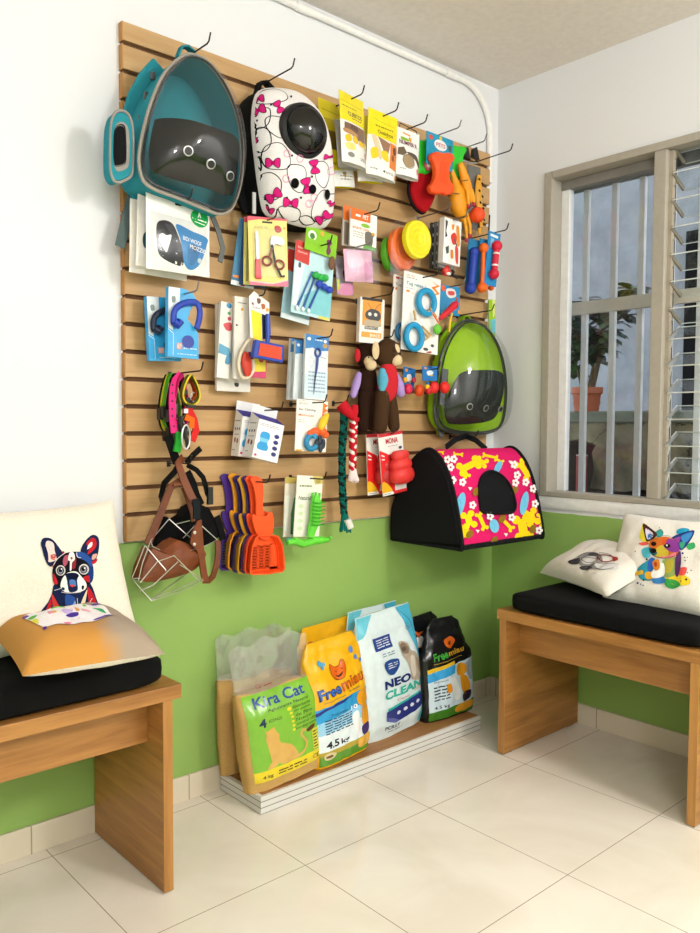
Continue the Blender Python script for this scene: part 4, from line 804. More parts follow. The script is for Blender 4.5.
def bubble_pack(label, px, d, H, shell_, lining, pipe_, dark_poly, vents, darkm, handle_px, seed, lip=.02):
    B = Blob(px, d, H, 2.2, .55); M = Matrix.Translation(B.c); r = thing('pet_backpack', label, 'pet backpack', M, 'pet carrier backpacks')
    depth = d-.026
    mb = MB(shell_); B.loft(mb, [(.86, depth), (.95, depth-.012), (1.0, depth-.03), (1.0, depth*.5), (.995, .006), (.985, 0)], capend=False); 
    k = len(B.out); mb.f.append(list(range(k))); mb.fm.append(0); mb.build('shell', r)
    mb = MB(lining); B.loft(mb, [(.985, 0), (.955, .01), (.94, depth*.55), (.90, depth*.72)], capend=False); n_ = len(mb.v); mb.f.append(list(range(n_-k, n_))); mb.fm.append(0); mb.build('lining', r)
    mb = MB(pipe_); mb.tube([(a*1.0, -.001, b*1.0) for a, b in B.out], .0055, 8, closed=True); mb.build('piping', r)
    mb = MB(mat('#2a2c2e', 'plastic')); mb.tube([(a*.965, -.006-B.depth(a*.965, b*.965)*.2, b*.965) for a, b in B.out], .0035, 6, closed=True); mb.build('zipper', r)
    mb = MB(DOME); B.dome(mb); mb.build('clear_dome', r)
    S_ = B.sheet(r, M, .07)
    mb = MB(darkm); S_.put(mb, [[S_.px(q) for q in spline(dark_poly)]]); 
    for v_ in range(len(mb.v)): pass
    mb.build('dark_window_panel', r)
    for u, v in vents:
        c = Vector(B.local(u, v)); e = .004
        n = Vector((-(B.depth(c.x+e, c.z)-B.depth(c.x-e, c.z))/(2*e), -1, -(B.depth(c.x, c.z+e)-B.depth(c.x, c.z-e))/(2*e)))
        n = Vector((-n.x*-1, -1, n.z)) if False else Vector((-(B.depth(c.x+e, c.z)-B.depth(c.x-e, c.z))/(2*e), -1, -(B.depth(c.x, c.z+e)-B.depth(c.x, c.z-e))/(2*e))).normalized()
        R = n.to_track_quat('Z', 'Y').to_matrix().to_4x4(); R.translation = c
        mb = MB(mat('#1a1a1b', 'plastic')); mb.lathe([(.0095, .0005), (.0095, .0052)], R, 20); mb.use(mat('#c9c9c6', 'metal')); mb.lathe([(.0105, .0), (.0125, .001), (.0125, .004), (.0105, .0045), (.0095, .003)], R, 24); mb.build('vent_eyelet', r)
    h0 = P(*handle_px, d*.55)-B.c
    mb = MB(shell_); mb.strap([(h0.x-.03, h0.y, h0.z-.035), (h0.x-.018, h0.y, h0.z-.006), (h0.x, h0.y, h0.z), (h0.x+.018, h0.y, h0.z-.008), (h0.x+.03, h0.y, h0.z-.04)], .022, .005, (0, 1, 0)); mb.build('top_handle', r)
    return r, B, M
TEAL = mat('#2f8a97', 'fabric'); TEALD = mat('#2a7f8c', 'fabric'); GREYF = mat('#9a958e', 'fabric'); BLKM = mat('#17181a', 'gloss'); BLKF = mat('#141517', 'black')
tealpx = [(184, 56), (166, 72), (153, 98), (144, 128), (139, 158), (142, 178), (152, 188), (178, 198), (205, 209), (220, 214), (232, 207), (240, 182), (242, 150), (237, 116), (225, 86), (209, 64), (196, 56)]
r, B, M = bubble_pack('teal pet backpack with a clear bubble front, top left of the board', tealpx, .165, .105, TEAL, TEALD, mat('#a39c92', 'fabric'),
    [(142, 134), (150, 122), (165, 118), (190, 120), (215, 128), (236, 138), (238, 160), (235, 184), (229, 196), (205, 188), (175, 180), (155, 173), (144, 168), (140, 152)], [(188, 151), (210.5, 164), (229.5, 176)], clear('smoked_vinyl', (.16, .15, .14), .0, .93, (.018, .017, .016)), (187, 47), 1)
# side pocket with a mesh window, straps, dangling webbing
def pk(u, v, d): return P(u, v, d)-B.c
def rounded(pts3, mb, th): pass
pq = [(112, 120), (118, 111), (127, 113), (132, 125), (133, 150), (132, 172), (127, 179), (116, 182), (111, 172), (110.5, 145)]
def slab(mb, px, d0, d1, sc=1.0):
    Q = [P(u, v, d1)-B.c for u, v in px]; Q = spline([(q.x, q.z) for q in Q]); cx = sum(q[0] for q in Q)/len(Q); cz = sum(q[1] for q in Q)/len(Q)
    Q = [(cx+(a-cx)*sc, cz+(b-cz)*sc) for a, b in Q]; n = len(Q); vs = []
    for t, y in ((.92, -d0), (1, -d0-.01), (1, -d1+.008), (.93, -d1)): vs += [(cx+(a-cx)*t, y-B.c.y, cz+(b-cz)*t) for a, b in Q]
    fs = [(j*n+i, j*n+(i+1) % n, (j+1)*n+(i+1) % n, (j+1)*n+i) for j in range(3) for i in range(n)]+[tuple(range(n)), tuple(3*n+i for i in range(n))]
    mb.add(vs, fs); return mb
mb = MB(TEAL); slab(mb, pq, .105, .150); po = mb.build('side_pocket', r)
mb = MB(GREYF); slab(mb, pq, .140, .1512, .74); mb.build('pocket_trim', po)
mb = MB(BLKF); slab(mb, [(114.5, 126), (119, 121), (125, 123), (126.5, 135), (127, 155), (126, 166), (121, 169), (115, 169), (113, 160), (113, 140)], .145, .1524, .86); mb.build('mesh_window', po)
mb = MB(GREYF); Q = [P(u, v, .146)-B.c for u, v in pq]; mb.tube([(q.x, q.y, q.z) for q in [Vector(x) for x in spline([tuple(q) for q in Q])]], .004, 6, closed=True); mb.build('pocket_piping', po)
mb = MB(TEAL); mb.strap([pk(160, 66, .09), pk(147, 80, .075), pk(136, 100, .06), pk(129, 128, .05), pk(128, 165, .045), pk(136, 190, .05), pk(142, 200, .06)], .05, .016); mb.build('shoulder_strap', r, bevel=.004)
mb = MB(mat('#5b6a6a', 'fabric')); mb.strap([pk(134, 195, .05), pk(130, 205, .05), pk(125, 225, .055), pk(120, 247, .06)], .028, .003); mb.build('webbing_strap', r)
mb = MB(mat('#6b6e6c', 'fabric')); mb.strap([pk(212, 215, .08), pk(218, 230, .085), pk(223, 248, .085), pk(220, 262, .09)], .016, .003); mb.build('webbing_strap', r)
for u, v in ((153, 76), (146, 96), (140, 120)): q = pk(u, v, .11); mb = MB(mat('#4a4d4e', 'plastic')); mb.box(q.x-.006, q.x+.006, q.y-.005, q.y+.005, q.z-.010, q.z+.010); mb.build('zip_pull', r, smooth=False, bevel=.002)
hook('black hook carrying the teal bubble backpack', P(209, 42, .2).x, P(209, 42, .2).z-.004, .2)
# --- green one
GRN = mat('#86b41f', 'fabric'); GRND = mat('#a6d02e', 'fabric')
gpx = [(462, 322), (450, 335), (441, 356), (436, 385), (434, 410), (437, 424), (447, 431), (470, 434), (490, 432), (501, 424), (505, 400), (504, 372), (498, 347), (487, 329), (474, 321)]
r, B, M = bubble_pack('lime green pet backpack with a clear bubble front, beside the window', gpx, .082, .12, GRN, GRND, mat('#3f4444', 'plastic'),
    [(441, 420), (446, 400), (455, 380), (463, 372), (480, 370), (498, 371), (503, 378), (502, 396), (497, 414), (489, 421), (470, 424), (452, 424)], [(469.5, 406.5), (485.5, 408), (500, 409)], clear('smoked_vinyl_grey', (.16, .17, .18), .0, .9, (.022, .024, .026)), (465.5, 316), 2)
mb = MB(mat('#5d6266', 'fabric')); mb.strap([pk(445, 369, .112), pk(444, 385, .112), pk(442, 405, .112)], .032, .006); mb.build('side_flap', r)
mb = MB(GRN); mb.strap([pk(455, 325, .06), pk(444, 340, .05), pk(438, 360, .045), pk(436, 400, .04), pk(441, 434, .05)], .04, .012); mb.build('shoulder_strap', r, bevel=.003)
mb = MB(mat('#6a6d6a', 'fabric')); mb.strap([pk(436, 408, .05), pk(435, 420, .06), pk(442, 436, .06)], .02, .006); mb.build('webbing_strap', r)
hook('black hook carrying the lime green backpack', P(486, 312, .16).x, P(486, 312, .16).z, .19)
# --- white fabric backpack with pink bows, hard shell, porthole
wpx = [(270, 88), (257, 92), (252, 106), (251, 130), (254, 160), (258, 190), (264, 214), (280, 221), (305, 228), (321, 229), (328, 222), (330, 195), (328, 165), (325, 140), (318, 118), (307, 102), (292, 91)]
B = Blob(wpx, .115, .085, 3.0, .6); M = Matrix.Translation(B.c)
r = thing('pet_backpack', 'white pet backpack printed with pink bows, with a black porthole window', 'pet backpack', M, 'pet carrier backpacks')
mb = MB(BLKF); B.loft(mb, [(.9, .09), (.98, .08), (1.0, .05), (1.0, .0)]); mb.build('black_side', r)
mb = MB(mat('#ece8e6', 'fabric')); B.dome(mb, n=24); mb.build('printed_shell', r)
S_ = B.sheet(r, M); k = cr(220, 60, 5.0); items = []; BK = '#1d1a1d'; PKB = '#d5257c'
blobs = [[(165, 210), (200, 160), (270, 145), (325, 165), (330, 200), (240, 220)], [(155, 300), (165, 270), (215, 240), (250, 250), (240, 320), (180, 345)], [(225, 300), (260, 280), (330, 300), (345, 370), (300, 390), (240, 350)], [(160, 400), (190, 340), (240, 350), (255, 410), (225, 455), (170, 460)], [(205, 480), (230, 430), (300, 415), (345, 470), (340, 540), (250, 545), (215, 520)], [(165, 500), (195, 490), (205, 540), (190, 555)], [(185, 620), (205, 575), (260, 565), (305, 610), (290, 690), (230, 700), (190, 680)], [(335, 560), (350, 525), (410, 530), (430, 570), (410, 660), (360, 640)], [(475, 560), (490, 510), (530, 520), (540, 590), (520, 640), (485, 610)], [(455, 770), (480, 690), (520, 650), (555, 700), (540, 790), (480, 810)], [(290, 745), (330, 730), (395, 750), (390, 800), (330, 805)], [(395, 790), (440, 780), (470, 815), (420, 825)]]
items += [('lc', BK, k(b_), .0022) for b_ in blobs]
def bow(x, y, s_, rot=0, col=PKB):
    def T(a, b_): c, d_ = math.cos(rot), math.sin(rot); return (x+(a*c-b_*d_)*s_, y+(a*d_+b_*c)*s_)
    L1 = [T(0, 0), T(-.5, -.6), T(-1, -.55), T(-.95, .55), T(-.5, .6)]; L2 = [T(0, 0), T(.5, -.6), T(1, -.55), T(.95, .55), T(.5, .6)]
    return [('s', col, k(L1)), ('s', col, k(L2)), ('lc', BK, k(L1), .0016), ('lc', BK, k(L2), .0016), ('s', '#b01562', k([T(-.22, -.22), T(.22, -.22), T(.22, .22), T(-.22, .22)]))]
for x, y, s_, ro in ((190, 195, 28, -.2), (190, 252, 36, -.4), (292, 235, 30, 1.1), (160, 395, 26, .9), (262, 515, 36, 0), (470, 535, 34, 1.4), (432, 630, 38, 1.3), (265, 680, 40, -.6), (350, 715, 36, .1), (240, 750, 26, .5), (510, 790, 36, -.6), (535, 490, 20, .2), (545, 720, 14, .9)): items += bow(x, y, s_, ro)
for x, y in ((180, 305), (355, 480), (350, 185), (455, 585), (400, 690), (250, 225), (330, 690), (160, 470)): items.append(('s', BK, k(circ(x, y, 5, 6, 8))))
for x, y in ((395, 495), (325, 595), (440, 720), (545, 560), (465, 690), (330, 470)): items.append(('lc', '#e58ab5', k(circ(x, y, 16, 18, 8)), .0018))
for x, y, a, b_ in ((370, 618, 20, 26), (458, 648, 18, 24), (530, 675, 12, 26)): items.append(('s', '#0f0e10', k(circ(x, y, a, b_, 14))))
S_.art(items, px=True, kind='fabric')
pc = Vector(B.local(304, 131)); Rw = abs((P(306, 158, .2)-P(306, 103, .2)).z)/2
mb = MB(mat('#121214', 'rubber')); RM = Matrix.Translation(pc+Vector((0, .012, 0))) @ Matrix.Rotation(-.10, 4, 'Z') @ Matrix.Rotation(PI/2+.05, 4, 'X')
mb.lathe([(Rw*.86, -.05), (Rw*1.0, -.045), (Rw*1.02, .0), (Rw*.98, .02), (Rw*.86, .026), (Rw*.80, .02), (Rw*.8, 0)], RM, 48); po = mb.build('porthole_ring', r)
mb = MB(mat('#0b0b0d', 'plastic')); mb.lathe([(.001, -.012), (Rw*.5, -.008), (Rw*.82, .012)], RM, 40); mb.build('dark_interior', po)
mb = MB(clear('porthole_dome', (.25, .25, .22), .16, .25, (.02, .02, .02))); mb.lathe([(Rw*.84*math.cos(a), .02+Rw*.62*math.sin(a)) for a in (PI/2*i/14 for i in range(14))]+[(.002, .02+Rw*.62)], RM, 48); mb.build('porthole_dome', po)
h0 = P(264, 84, .06)-B.c
mb = MB(BLKF); mb.strap([(h0.x-.03, h0.y, h0.z-.04), (h0.x-.016, h0.y, h0.z-.002), (h0.x+.004, h0.y, h0.z+.006), (h0.x+.03, h0.y, h0.z-.008), (h0.x+.05, h0.y, h0.z-.04)], .024, .008, (0, 1, 0)); mb.build('top_handle', r)
mb = MB(BLKF); mb.strap([pk(255, 100, .06), pk(245, 120, .045), pk(241, 160, .04), pk(241, 195, .04), pk(250, 212, .05)], .045, .018); mb.build('shoulder_strap', r, bevel=.004)
mb = MB(mat('#b9b9b8', 'plastic')); q = pk(254, 203, .11); mb.strap([q+Vector((0, 0, .03)), q, q-Vector((0, 0, .03))], .011, .004); mb.build('zip_pull', r)
hook('black hook carrying the white backpack with pink bows', P(293, 67, .2).x, P(293, 67, .2).z-.004, .2)
# ================================================================== pink carrier house
X0, X1 = -.603, -.155
prof = [(.03, .700), (.032, .80), (.055, .86), (.09, .93), (.14, .995), (.205, 1.025), (.262, .985), (.305, .905), (.335, .80), (.352, .715)]
pf = spline(prof, False, 6)
o = Vector(((X0+X1)/2, -.03, .70)); M = Matrix.Translation(o); r = thing('pet_carrier', 'pink house-shaped pet carrier with yellow and blue print and black ends', 'pet carrier', M)
lp = [(-(d-.03), z-.70) for d, z in pf]; hx = (X1-X0)/2
for sx in (-1, 1):
    mb = MB(BLKF); rr = [(y, z) for y, z in lp]; k_ = len(rr)
    vs = [(sx*hx, y, z) for y, z in rr]+[(sx*(hx+.012), y*.96-.006, z*.96+.006) for y, z in rr]
    mb.add(vs, [(i, (i+1) % k_, (i+1) % k_+k_, i+k_) for i in range(k_)]+[tuple(range(k_, 2*k_))]); mb.build('end_panel', r)
mb = MB(BLKF); mb.box(-hx, hx, -.322, 0, -.002, .012); mb.build('base_panel', r, bevel=.004)
mb = MB(BLKF)
for sx in (-1, 1): mb.tube([(sx*hx, y, z) for y, z in lp]+[(sx*hx, -.322, .003), (sx*hx, 0, .003)], .008, 8, closed=True)
mb.tube([(-hx, lp[-1][0], .008), (hx, lp[-1][0], .008)], .009, 8)
mb.build('binding', r)
mb = MB(mat('#d81f66', 'fabric')); nl = len(lp)-1
mb.grid(lambda u, v: (hx*(2*u-1), lp[int(round(v*nl))][0], lp[int(round(v*nl))][1]), 24, nl); cov = mb.build('printed_cover', r)
ft = sorted((z, y) for y, z in lp if y <= -.17)
def cfront(a, b):
    if b <= ft[0][0]: return ft[0][1]
    for (z0_, y0_), (z1_, y1_) in zip(ft, ft[1:]):
        if b <= z1_: return y0_+(y1_-y0_)*(b-z0_)/max(1e-6, z1_-z0_)
    return ft[-1][1]
S_ = Sheet(r, M, hx*2, .325, .325, cfront, .010); S_.clamp = lambda a, b: (max(-hx+.004, min(hx-.004, a)), max(.006, min(.32, b)))
YC = '#f2d21b'; BC = '#6fb9dc'; WC = '#f1e9ea'; BR = '#8c6a22'; k = cr(380, 390, 3.889)
def bone(x, y, L_, w_, ro):
    c, s_ = math.cos(ro), math.sin(ro); T = lambda a, b_: (x+a*c-b_*s_, y+a*s_+b_*c)
    return [('p', YC, k([T(-L_, -w_/2), T(L_, -w_/2), T(L_, w_/2), T(-L_, w_/2)]))]+[('s', YC, k([T(sx*L_+p_[0]*.8, sy*w_*.6+p_[1]*.8) for p_ in circ(0, 0, w_*.62, None, 10)])) for sx in (-1, 1) for sy in (-1, 1)]
items = bone(345, 295, 34, 26, -.45) + bone(395, 280, 16, 18, .4) + bone(330, 320, 18, 14, 1.1) + bone(560, 310, 32, 24, .95) + bone(585, 330, 14, 14, .3) + bone(302, 545, 34, 34, .9) + bone(343, 505, 22, 26, 1.3) + bone(553, 535, 34, 34, 1.4) + bone(588, 495, 22, 26, 1.2) + bone(393, 510, 30, 15, 1.15) + bone(490, 520, 28, 14, .8) + bone(425, 258, 26, 10, .2) + bone(460, 275, 14, 10, .5) + bone(625, 505, 22, 14, 1.3) + bone(300, 250, 16, 8, .1) + bone(230, 240, 12, 8, .2)
for x, y, a, b_, ro in ((308, 445, 17, 48, .25), (557, 440, 15, 46, .2), (440, 528, 18, 27, -.2), (455, 300, 12, 26, .5)): items.append(('s', BC, k(circ(x, y, a, b_, 16, ro)))); items.append(('ls', '#3c86b5', k([(x-a*.4, y-b_*.5), (x+a*.2, y), (x-a*.1, y+b_*.5)]), .0012))
for x, y in ((345, 560), (590, 540), (470, 500), (520, 388), (370, 395), (600, 385), (440, 585)): items.append(('s', BR, k(circ(x, y, 12, 18, 10, .5))))
for x, y in ((270, 300), (278, 350), (316, 358), (345, 383), (355, 447), (374, 548), (484, 562), (507, 495), (561, 358), (597, 442), (612, 545), (515, 290), (527, 330), (520, 360), (255, 270), (500, 280), (280, 268), (588, 383), (630, 455), (420, 490)):
    items += [('s', WC, k(circ(x+9*math.cos(2*PI*j/5), y+10*math.sin(2*PI*j/5), 5.5, 6.5, 8))) for j in range(5)] if random.random() < .7 else [('p', WC, k([(x-8, y-6), (x+8, y-4), (x, y+8)]))]
S_.art(items, px=True, kind='fabric', parent=cov)
hole = k([(380, 385), (388, 345), (405, 322), (430, 315), (462, 328), (492, 358), (512, 400), (522, 445), (515, 470), (490, 478), (400, 476), (385, 440)])
mb = MB(BLKF); S_.layer = 60; S_.put(mb, [[S_.px(q) for q in spline(hole)]]); mb.build('dark_opening', cov)
mb = MB(BLKF); mb.tube([(a, cfront(a, b_)-.006, b_) for a, b_ in (S_.px(q) for q in spline(hole))], .005, 8, closed=True); mb.build('opening_binding', cov)
mb = MB(BLKF); t1 = P(446, 447, .16)-o; t2 = P(466, 436, .10)-o; t3 = P(486, 449, .16)-o
mb.strap([t1, (t1+t2)/2+Vector((0, 0, .008)), t2, (t2+t3)/2+Vector((0, 0, .008)), t3], .02, .005); mb.build('carry_strap', r)
hook('black hook under the lime green backpack, carrying the pink carrier', P(466, 436, .10).x, P(466, 436, .10).z-.004, .15)
# ================================================================== packs hung on the board
def hook_for(label, s, dz=-.010, d=.19, chrome=False, x=None, base=.02, dx=0):
    """hook straight through the hang hole at the top of a pack"""
    p = s.M @ Vector((dx, 0, s.zt+dz)); hook(label, p.x, p.z, d, chrome=chrome)
def blister(s, s0, t0, s1, t1, depth, name='blister', m=None):
    x0, z0 = s.st((s0, t0)); x1, z1 = s.st((s1, t1)); mb = MB(m or clear('blister_plastic', (.99, .99, .99), .08, .01)); mb.box(x0, x1, -depth, -.0008, z1, z0); return mb.build(name, s.root, smooth=False, bevel=.003)
# --- A: white zip pouches with bandanas
gA = 'white zip pouches on the left hook'
s = pouch('pet_bandana_pack', 'white zip pouch rearmost on the hook under the teal backpack', 'pet accessory pack', [(131.6, 197.6), (186, 212), (188, 284), (127.6, 269)], .075, 0, gA, '#e6e1d6', .010, 'gloss', False)
s = pouch('pet_bandana_pack', 'white zip pouch with a dark teal edge, second in the stack under the teal backpack', 'pet accessory pack', [(139.6, 193), (193, 209), (194, 281), (134, 260)], .095, 0, gA, '#ece8df', .010, 'gloss', False)
s.art([('s', '#1f4a52', [(.10, .55), (.28, .45), (.30, .72), (.12, .74)])], kind='gloss')
s = pouch('pet_bandana_pack', 'front white zip pouch with a blue bandana and a round green sticker', 'pet accessory pack', [(145.6, 187.8), (209.4, 208.4), (209, 279.4), (146.4, 266.5)], .125, 0, gA, '#f1eee8', .012, 'gloss', False, flatten=.22)
s.art([('p', '#d9dad8', [(.06, .24), (.95, .29), (.94, .90), (.07, .84)]),
 ('p', '#e9e7e2', [(.0, .82), (1, .90), (1, 1), (0, 1)]),
 ('s', '#23252a', [(.14, .42), (.24, .34), (.38, .36), (.46, .52), (.55, .78), (.54, .90), (.42, .90), (.22, .84), (.14, .72)]), ('p', '#3a3d44', [(.26, .38), (.40, .38), (.46, .55), (.36, .55)]), ('s', '#f0eeea', [(.17, .56), (.22, .52), (.28, .54), (.35, .52), (.33, .62), (.30, .70), (.27, .76), (.20, .66)]),
 ('s', '#3b7fb8', [(.44, .36), (.70, .42), (.95, .47), (.93, .58), (.82, .84), (.68, .94), (.56, .86), (.50, .60)]), ('s', '#2f6a9e', [(.62, .62), (.80, .64), (.72, .86), (.62, .84)]), ('s', '#3a4652', [(.68, .60), (.76, .62), (.72, .70)]),
 ('T', '#f3f5f6', 'BIDI WOOF', (.53, .555), (.83, .605), (.535, .50)), ('T', '#f3f5f6', "MOZZIE", (.64, .655), (.90, .695), (.645, .60)), ('c', '#b9c3c8', .81, .80, .035),
 ('c', '#1d9e4b', .83, .215, .145, .125), ('p', '#f3f7f3', [(.80, .20), (.83, .12), (.86, .20), (.84, .205), (.83, .17), (.82, .205)]), ('l', '#f3f7f3', [(.72, .22), (.94, .25)], .0035), ('l', '#f3f7f3', [(.75, .27), (.91, .295)], .0022),
 ('r', '#2a2a28', .44, .075, .54, .10)], kind='gloss')
hook_for('short hook through the front white zip pouch', s, -.014)
# --- C: scissor cards
gC = 'grooming tool cards under the white backpack'
yc = -.30
s = card('grooming_tool_card', 'blue tool card rearmost at the left of the scissor cards', 'grooming tool pack', [(240, 220), (262, 222), (254, 287), (230, 286.5)], .070, yc, gC, '#4d86ad')
s.art([('p', '#e6edf0', [(.0, .93), (1, .93), (1, 1), (0, 1)]), ('p', '#e58a2a', [(.05, .85), (.30, .85), (.30, .89), (.05, .89)]), ('p', '#a9c4d2', [(.35, .1), (.5, .1), (.4, .6), (.3, .6)]), ('p', '#b5222f', [(.45, .70), (.62, .70), (.60, .99), (.42, .99)])])
s = card('grooming_tool_card', 'dark blue tool card between the pale blue and the yellow scissor cards', 'grooming tool pack', [(242.5, 219), (270, 221), (264, 286.5), (240, 286)], .085, yc, gC, '#274f7c')
s = card('grooming_tool_card', 'yellow tool card with a red top, directly behind the front scissor card', 'grooming tool pack', [(244.5, 218), (280, 220), (280, 286), (243, 286)], .105, yc, gC, '#d9cf72')
s.art([('p', '#c8283c', [(0, 0), (1, 0), (1, .08), (0, .08)]), ('p', '#8f8a52', [(.08, .15), (.14, .15), (.12, .95), (.06, .95)])])
s = card('grooming_tool_card', 'front yellow card holding black nail scissors and a red file', 'grooming tool pack', [(248.3, 217.3), (286, 217.7), (288.8, 285.6), (249, 286)], .125, yc, gC, '#efe08a')
s.art([('p', '#d94a5c', [(0, 0), (1, 0), (1, .03), (.3, .035), (0, .07)]), ('p', '#d9708a', [(0, .94), (.5, .975), (1, .90), (1, 1), (0, 1)]), ('p', '#f2c6b0', [(.0, .935), (.6, .955), (1, .89), (1, .91), (.6, .975), (0, .95)]), ('r', '#26221c', .36, .06, .62, .085), ('n', '#a9a07a', .15, .13, .50, .17, 2), ('s', '#b5303a', [(.68, .12), (.80, .11), (.86, .17), (.80, .21), (.70, .20)]), ('c', '#d99a4a', .93, .14, .03), ('n', '#c9bd7a', .15, .93, .55, .95, 1)])
b = blister(s, .10, .17, .95, .88, .010)
def in_card(s, pts, y): return [Vector((*(lambda q: (q[0], -y, q[1]))(s.st(p)),)) for p in pts]
mb = MB(mat('#8e9296', 'metal')); mb.prism([s.st(p) for p in ((.17, .22), (.24, .22), (.25, .62), (.18, .62))], -.006, -.003); mb.build('nail_file_blade', s.root, smooth=False)
mb = MB(mat('#cf2230', 'plastic')); mb.prism([s.st(p) for p in ((.15, .62), (.27, .62), (.30, .91), (.14, .91))], -.008, -.002); mb.build('nail_file_handle', s.root, smooth=False, bevel=.002)
mb = MB(mat('#8a8d90', 'metal')); mb.prism([s.st(p) for p in spline([(.56, .30), (.66, .27), (.85, .30), (.90, .36), (.84, .40), (.66, .38), (.62, .44), (.55, .42)])], -.008, -.004); mb.build('scissor_blade', s.root, smooth=False)
mb = MB(mat('#33353a', 'plastic')); mb.tube(in_card(s, [(.58, .40), (.62, .55), (.66, .70), (.80, .86), (.88, .85)], .008), .0034, 8); mb.use(mat('#8c3a2a', 'plastic'))
for c in ((.44, .645), (.76, .69)):
    q = s.st(c); mb.tube([(q[0]+.0135*math.cos(a), -.008, q[1]+.0125*math.sin(a)) for a in (2*PI*i/24 for i in range(24))], .0032, 8, closed=True)
mb.tube(in_card(s, [(.60, .42), (.52, .55), (.50, .60)], .008), .003, 6); mb.build('scissor_handles', s.root)
hook_for('hook through the yellow scissor cards', s, -.010, .165)
# --- D: toothbrushes
gD = 'toothbrush packs'
s = card('toothbrush_pack', 'pale blue toothbrush card with a red band, behind the front toothbrush card', 'toothbrush pack', [(288.7, 250), (316, 254), (309, 321.5), (280, 321)], .085, 0, gD, '#9cc3cf')
s.art([('p', '#c6392f', [(0, .02), (1, .0), (1, .34), (0, .32)]), ('p', '#dfeaee', [(0, .93), (1, .93), (1, 1), (0, 1)])])
s = card('toothbrush_pack', 'front pale blue toothbrush card with three blue-handled brushes', 'toothbrush pack', [(296, 243), (335, 249), (329.5, 318), (290.6, 315)], .115, 0, gD, '#bfe0e6')
s.art([('p', '#c8352c', [(0, 0), (.36, .0), (.36, .30), (0, .27)]), ('t', '#f0d9d2', 'Escovas', .06, .07, .30, .10), ('t', '#f0d9d2', 'Dentais', .06, .13, .30, .16), ('p', '#7fc6cf', [(.3, .95), (.3, .72), (.7, .55), (1, .50), (1, .96)]), ('p', '#e7f3f5', [(.02, .3), (.25, .3), (.12, .9), (.02, .9)]), ('p', '#e3d56a', [(.7, .96), (1, .96), (1, 1), (.7, 1)]), ('s', '#41566c', [(.10, .30), (.16, .30), (.16, .36), (.10, .36)])])
for i, (a, b_) in enumerate((((.44, .38), (.12, .93)), ((.56, .36), (.27, .93)), ((.70, .46), (.41, .93)))):
    mb = MB(mat(['#2f6aa5', '#2b62a0', '#2450a0'][i], 'plastic')); mb.tube(in_card(s, [a, ((a[0]+b_[0])/2, (a[1]+b_[1])/2), b_], .005), [.0036, .003, .0044], 8); mb.use(mat('#e8eef0', 'plastic')); e = in_card(s, [b_], .006)[0]; mb.ell(e, .006, .004, .008, 10, 8); mb.build('toothbrush', s.root)
mb = MB(mat('#2fae4a', 'rubber'))
for q, c in (((.50, .42), '#2fae4a'), ((.62, .43), '#2fae4a'), ((.74, .42), '#2fae4a'), ((.60, .53), '#2747b5'), ((.74, .55), '#2747b5'), ((.88, .57), '#2747b5')):
    mb.use(mat(c, 'rubber')); e = in_card(s, [q], .011)[0]; mb.ell(e, .013, .009, .011, 12, 8)
mb.build('bristle_heads', s.root)
hook_for('hook through the toothbrush cards', s, -.0, .17, dx=.012)
s = card('hair_clip_card', 'lime green card with a cartoon-free purple flower, above the toothbrushes', 'pet accessory pack', [(305.5, 228), (339, 233), (334.5, 257), (305.5, 251)], .125, 0, None, '#86c22a')
s.root['label'] = 'lime green header card with a small white arch, above the toothbrush cards'
s.art([('c', '#f0f4ea', .20, .35, .13, .2), ('c', '#3f7a2a', .20, .38, .08, .13), ('r', '#86c22a', .02, .50, .40, .62), ('s', '#6d2550', [(.66, .35), (.76, .28), (.84, .4), (.78, .55), (.82, .75), (.74, .95), (.68, .8), (.70, .6)]), ('c', '#e0a03a', .50, .15, .06)])
mb = MB(mat('#7a5a48', 'fabric')); mb.ell(in_card(s, [(.84, 1.25)], .008)[0], .012, .008, .022, 12, 10); mb.build('hanging_toy', s.root)
# --- E: orange-headed boxes
gE = 'orange-headed packs'
s = card('treat_box', 'orange-headed brown pack behind the white and orange dog pack', 'pet product pack', [(343.7, 203.5), (368, 213), (367, 250), (342, 246.6)], .10, 0, gE, '#cfc6ba', .006)
s.art([('p', '#e8762a', [(0, 0), (1, 0), (1, .36), (0, .36)]), ('p', '#8c7f74', [(.05, .40), (.3, .42), (.3, .95), (.05, .95)])])
s = card('treat_box', 'white pack with an orange header and a small dog picture, above the pink pouch', 'pet product pack', [(350.6, 207), (377.5, 218), (375.7, 251), (350, 246)], .125, 0, gE, '#f2efe9', .006)
s.art([('p', '#ea6d1f', [(0, 0), (.74, 0), (.74, .25), (0, .27)]), ('t', '#ffffff', 'PET', .45, .07, .66, .19, .02), ('r', '#f0efea', .18, .10, .36, .16), ('c', '#86b83a', .56, .36, .17, .055), ('t', '#e8762a', 'snack cao', .08, .42, .70, .50, .01), ('n', '#b9b4aa', .1, .55, .5, .75, 3), ('s', '#6b655c', [(.55, .58), (.65, .50), (.80, .52), (.86, .70), (.80, .92), (.60, .92)]), ('p', '#5f9a3a', [(.5, .88), (1, .90), (1, 1), (.5, 1)]), ('c', '#e8a02a', .86, .55, .06)])
hook_for('slim hook above the pink pouch, through the orange-headed packs', s, -.008, .19)
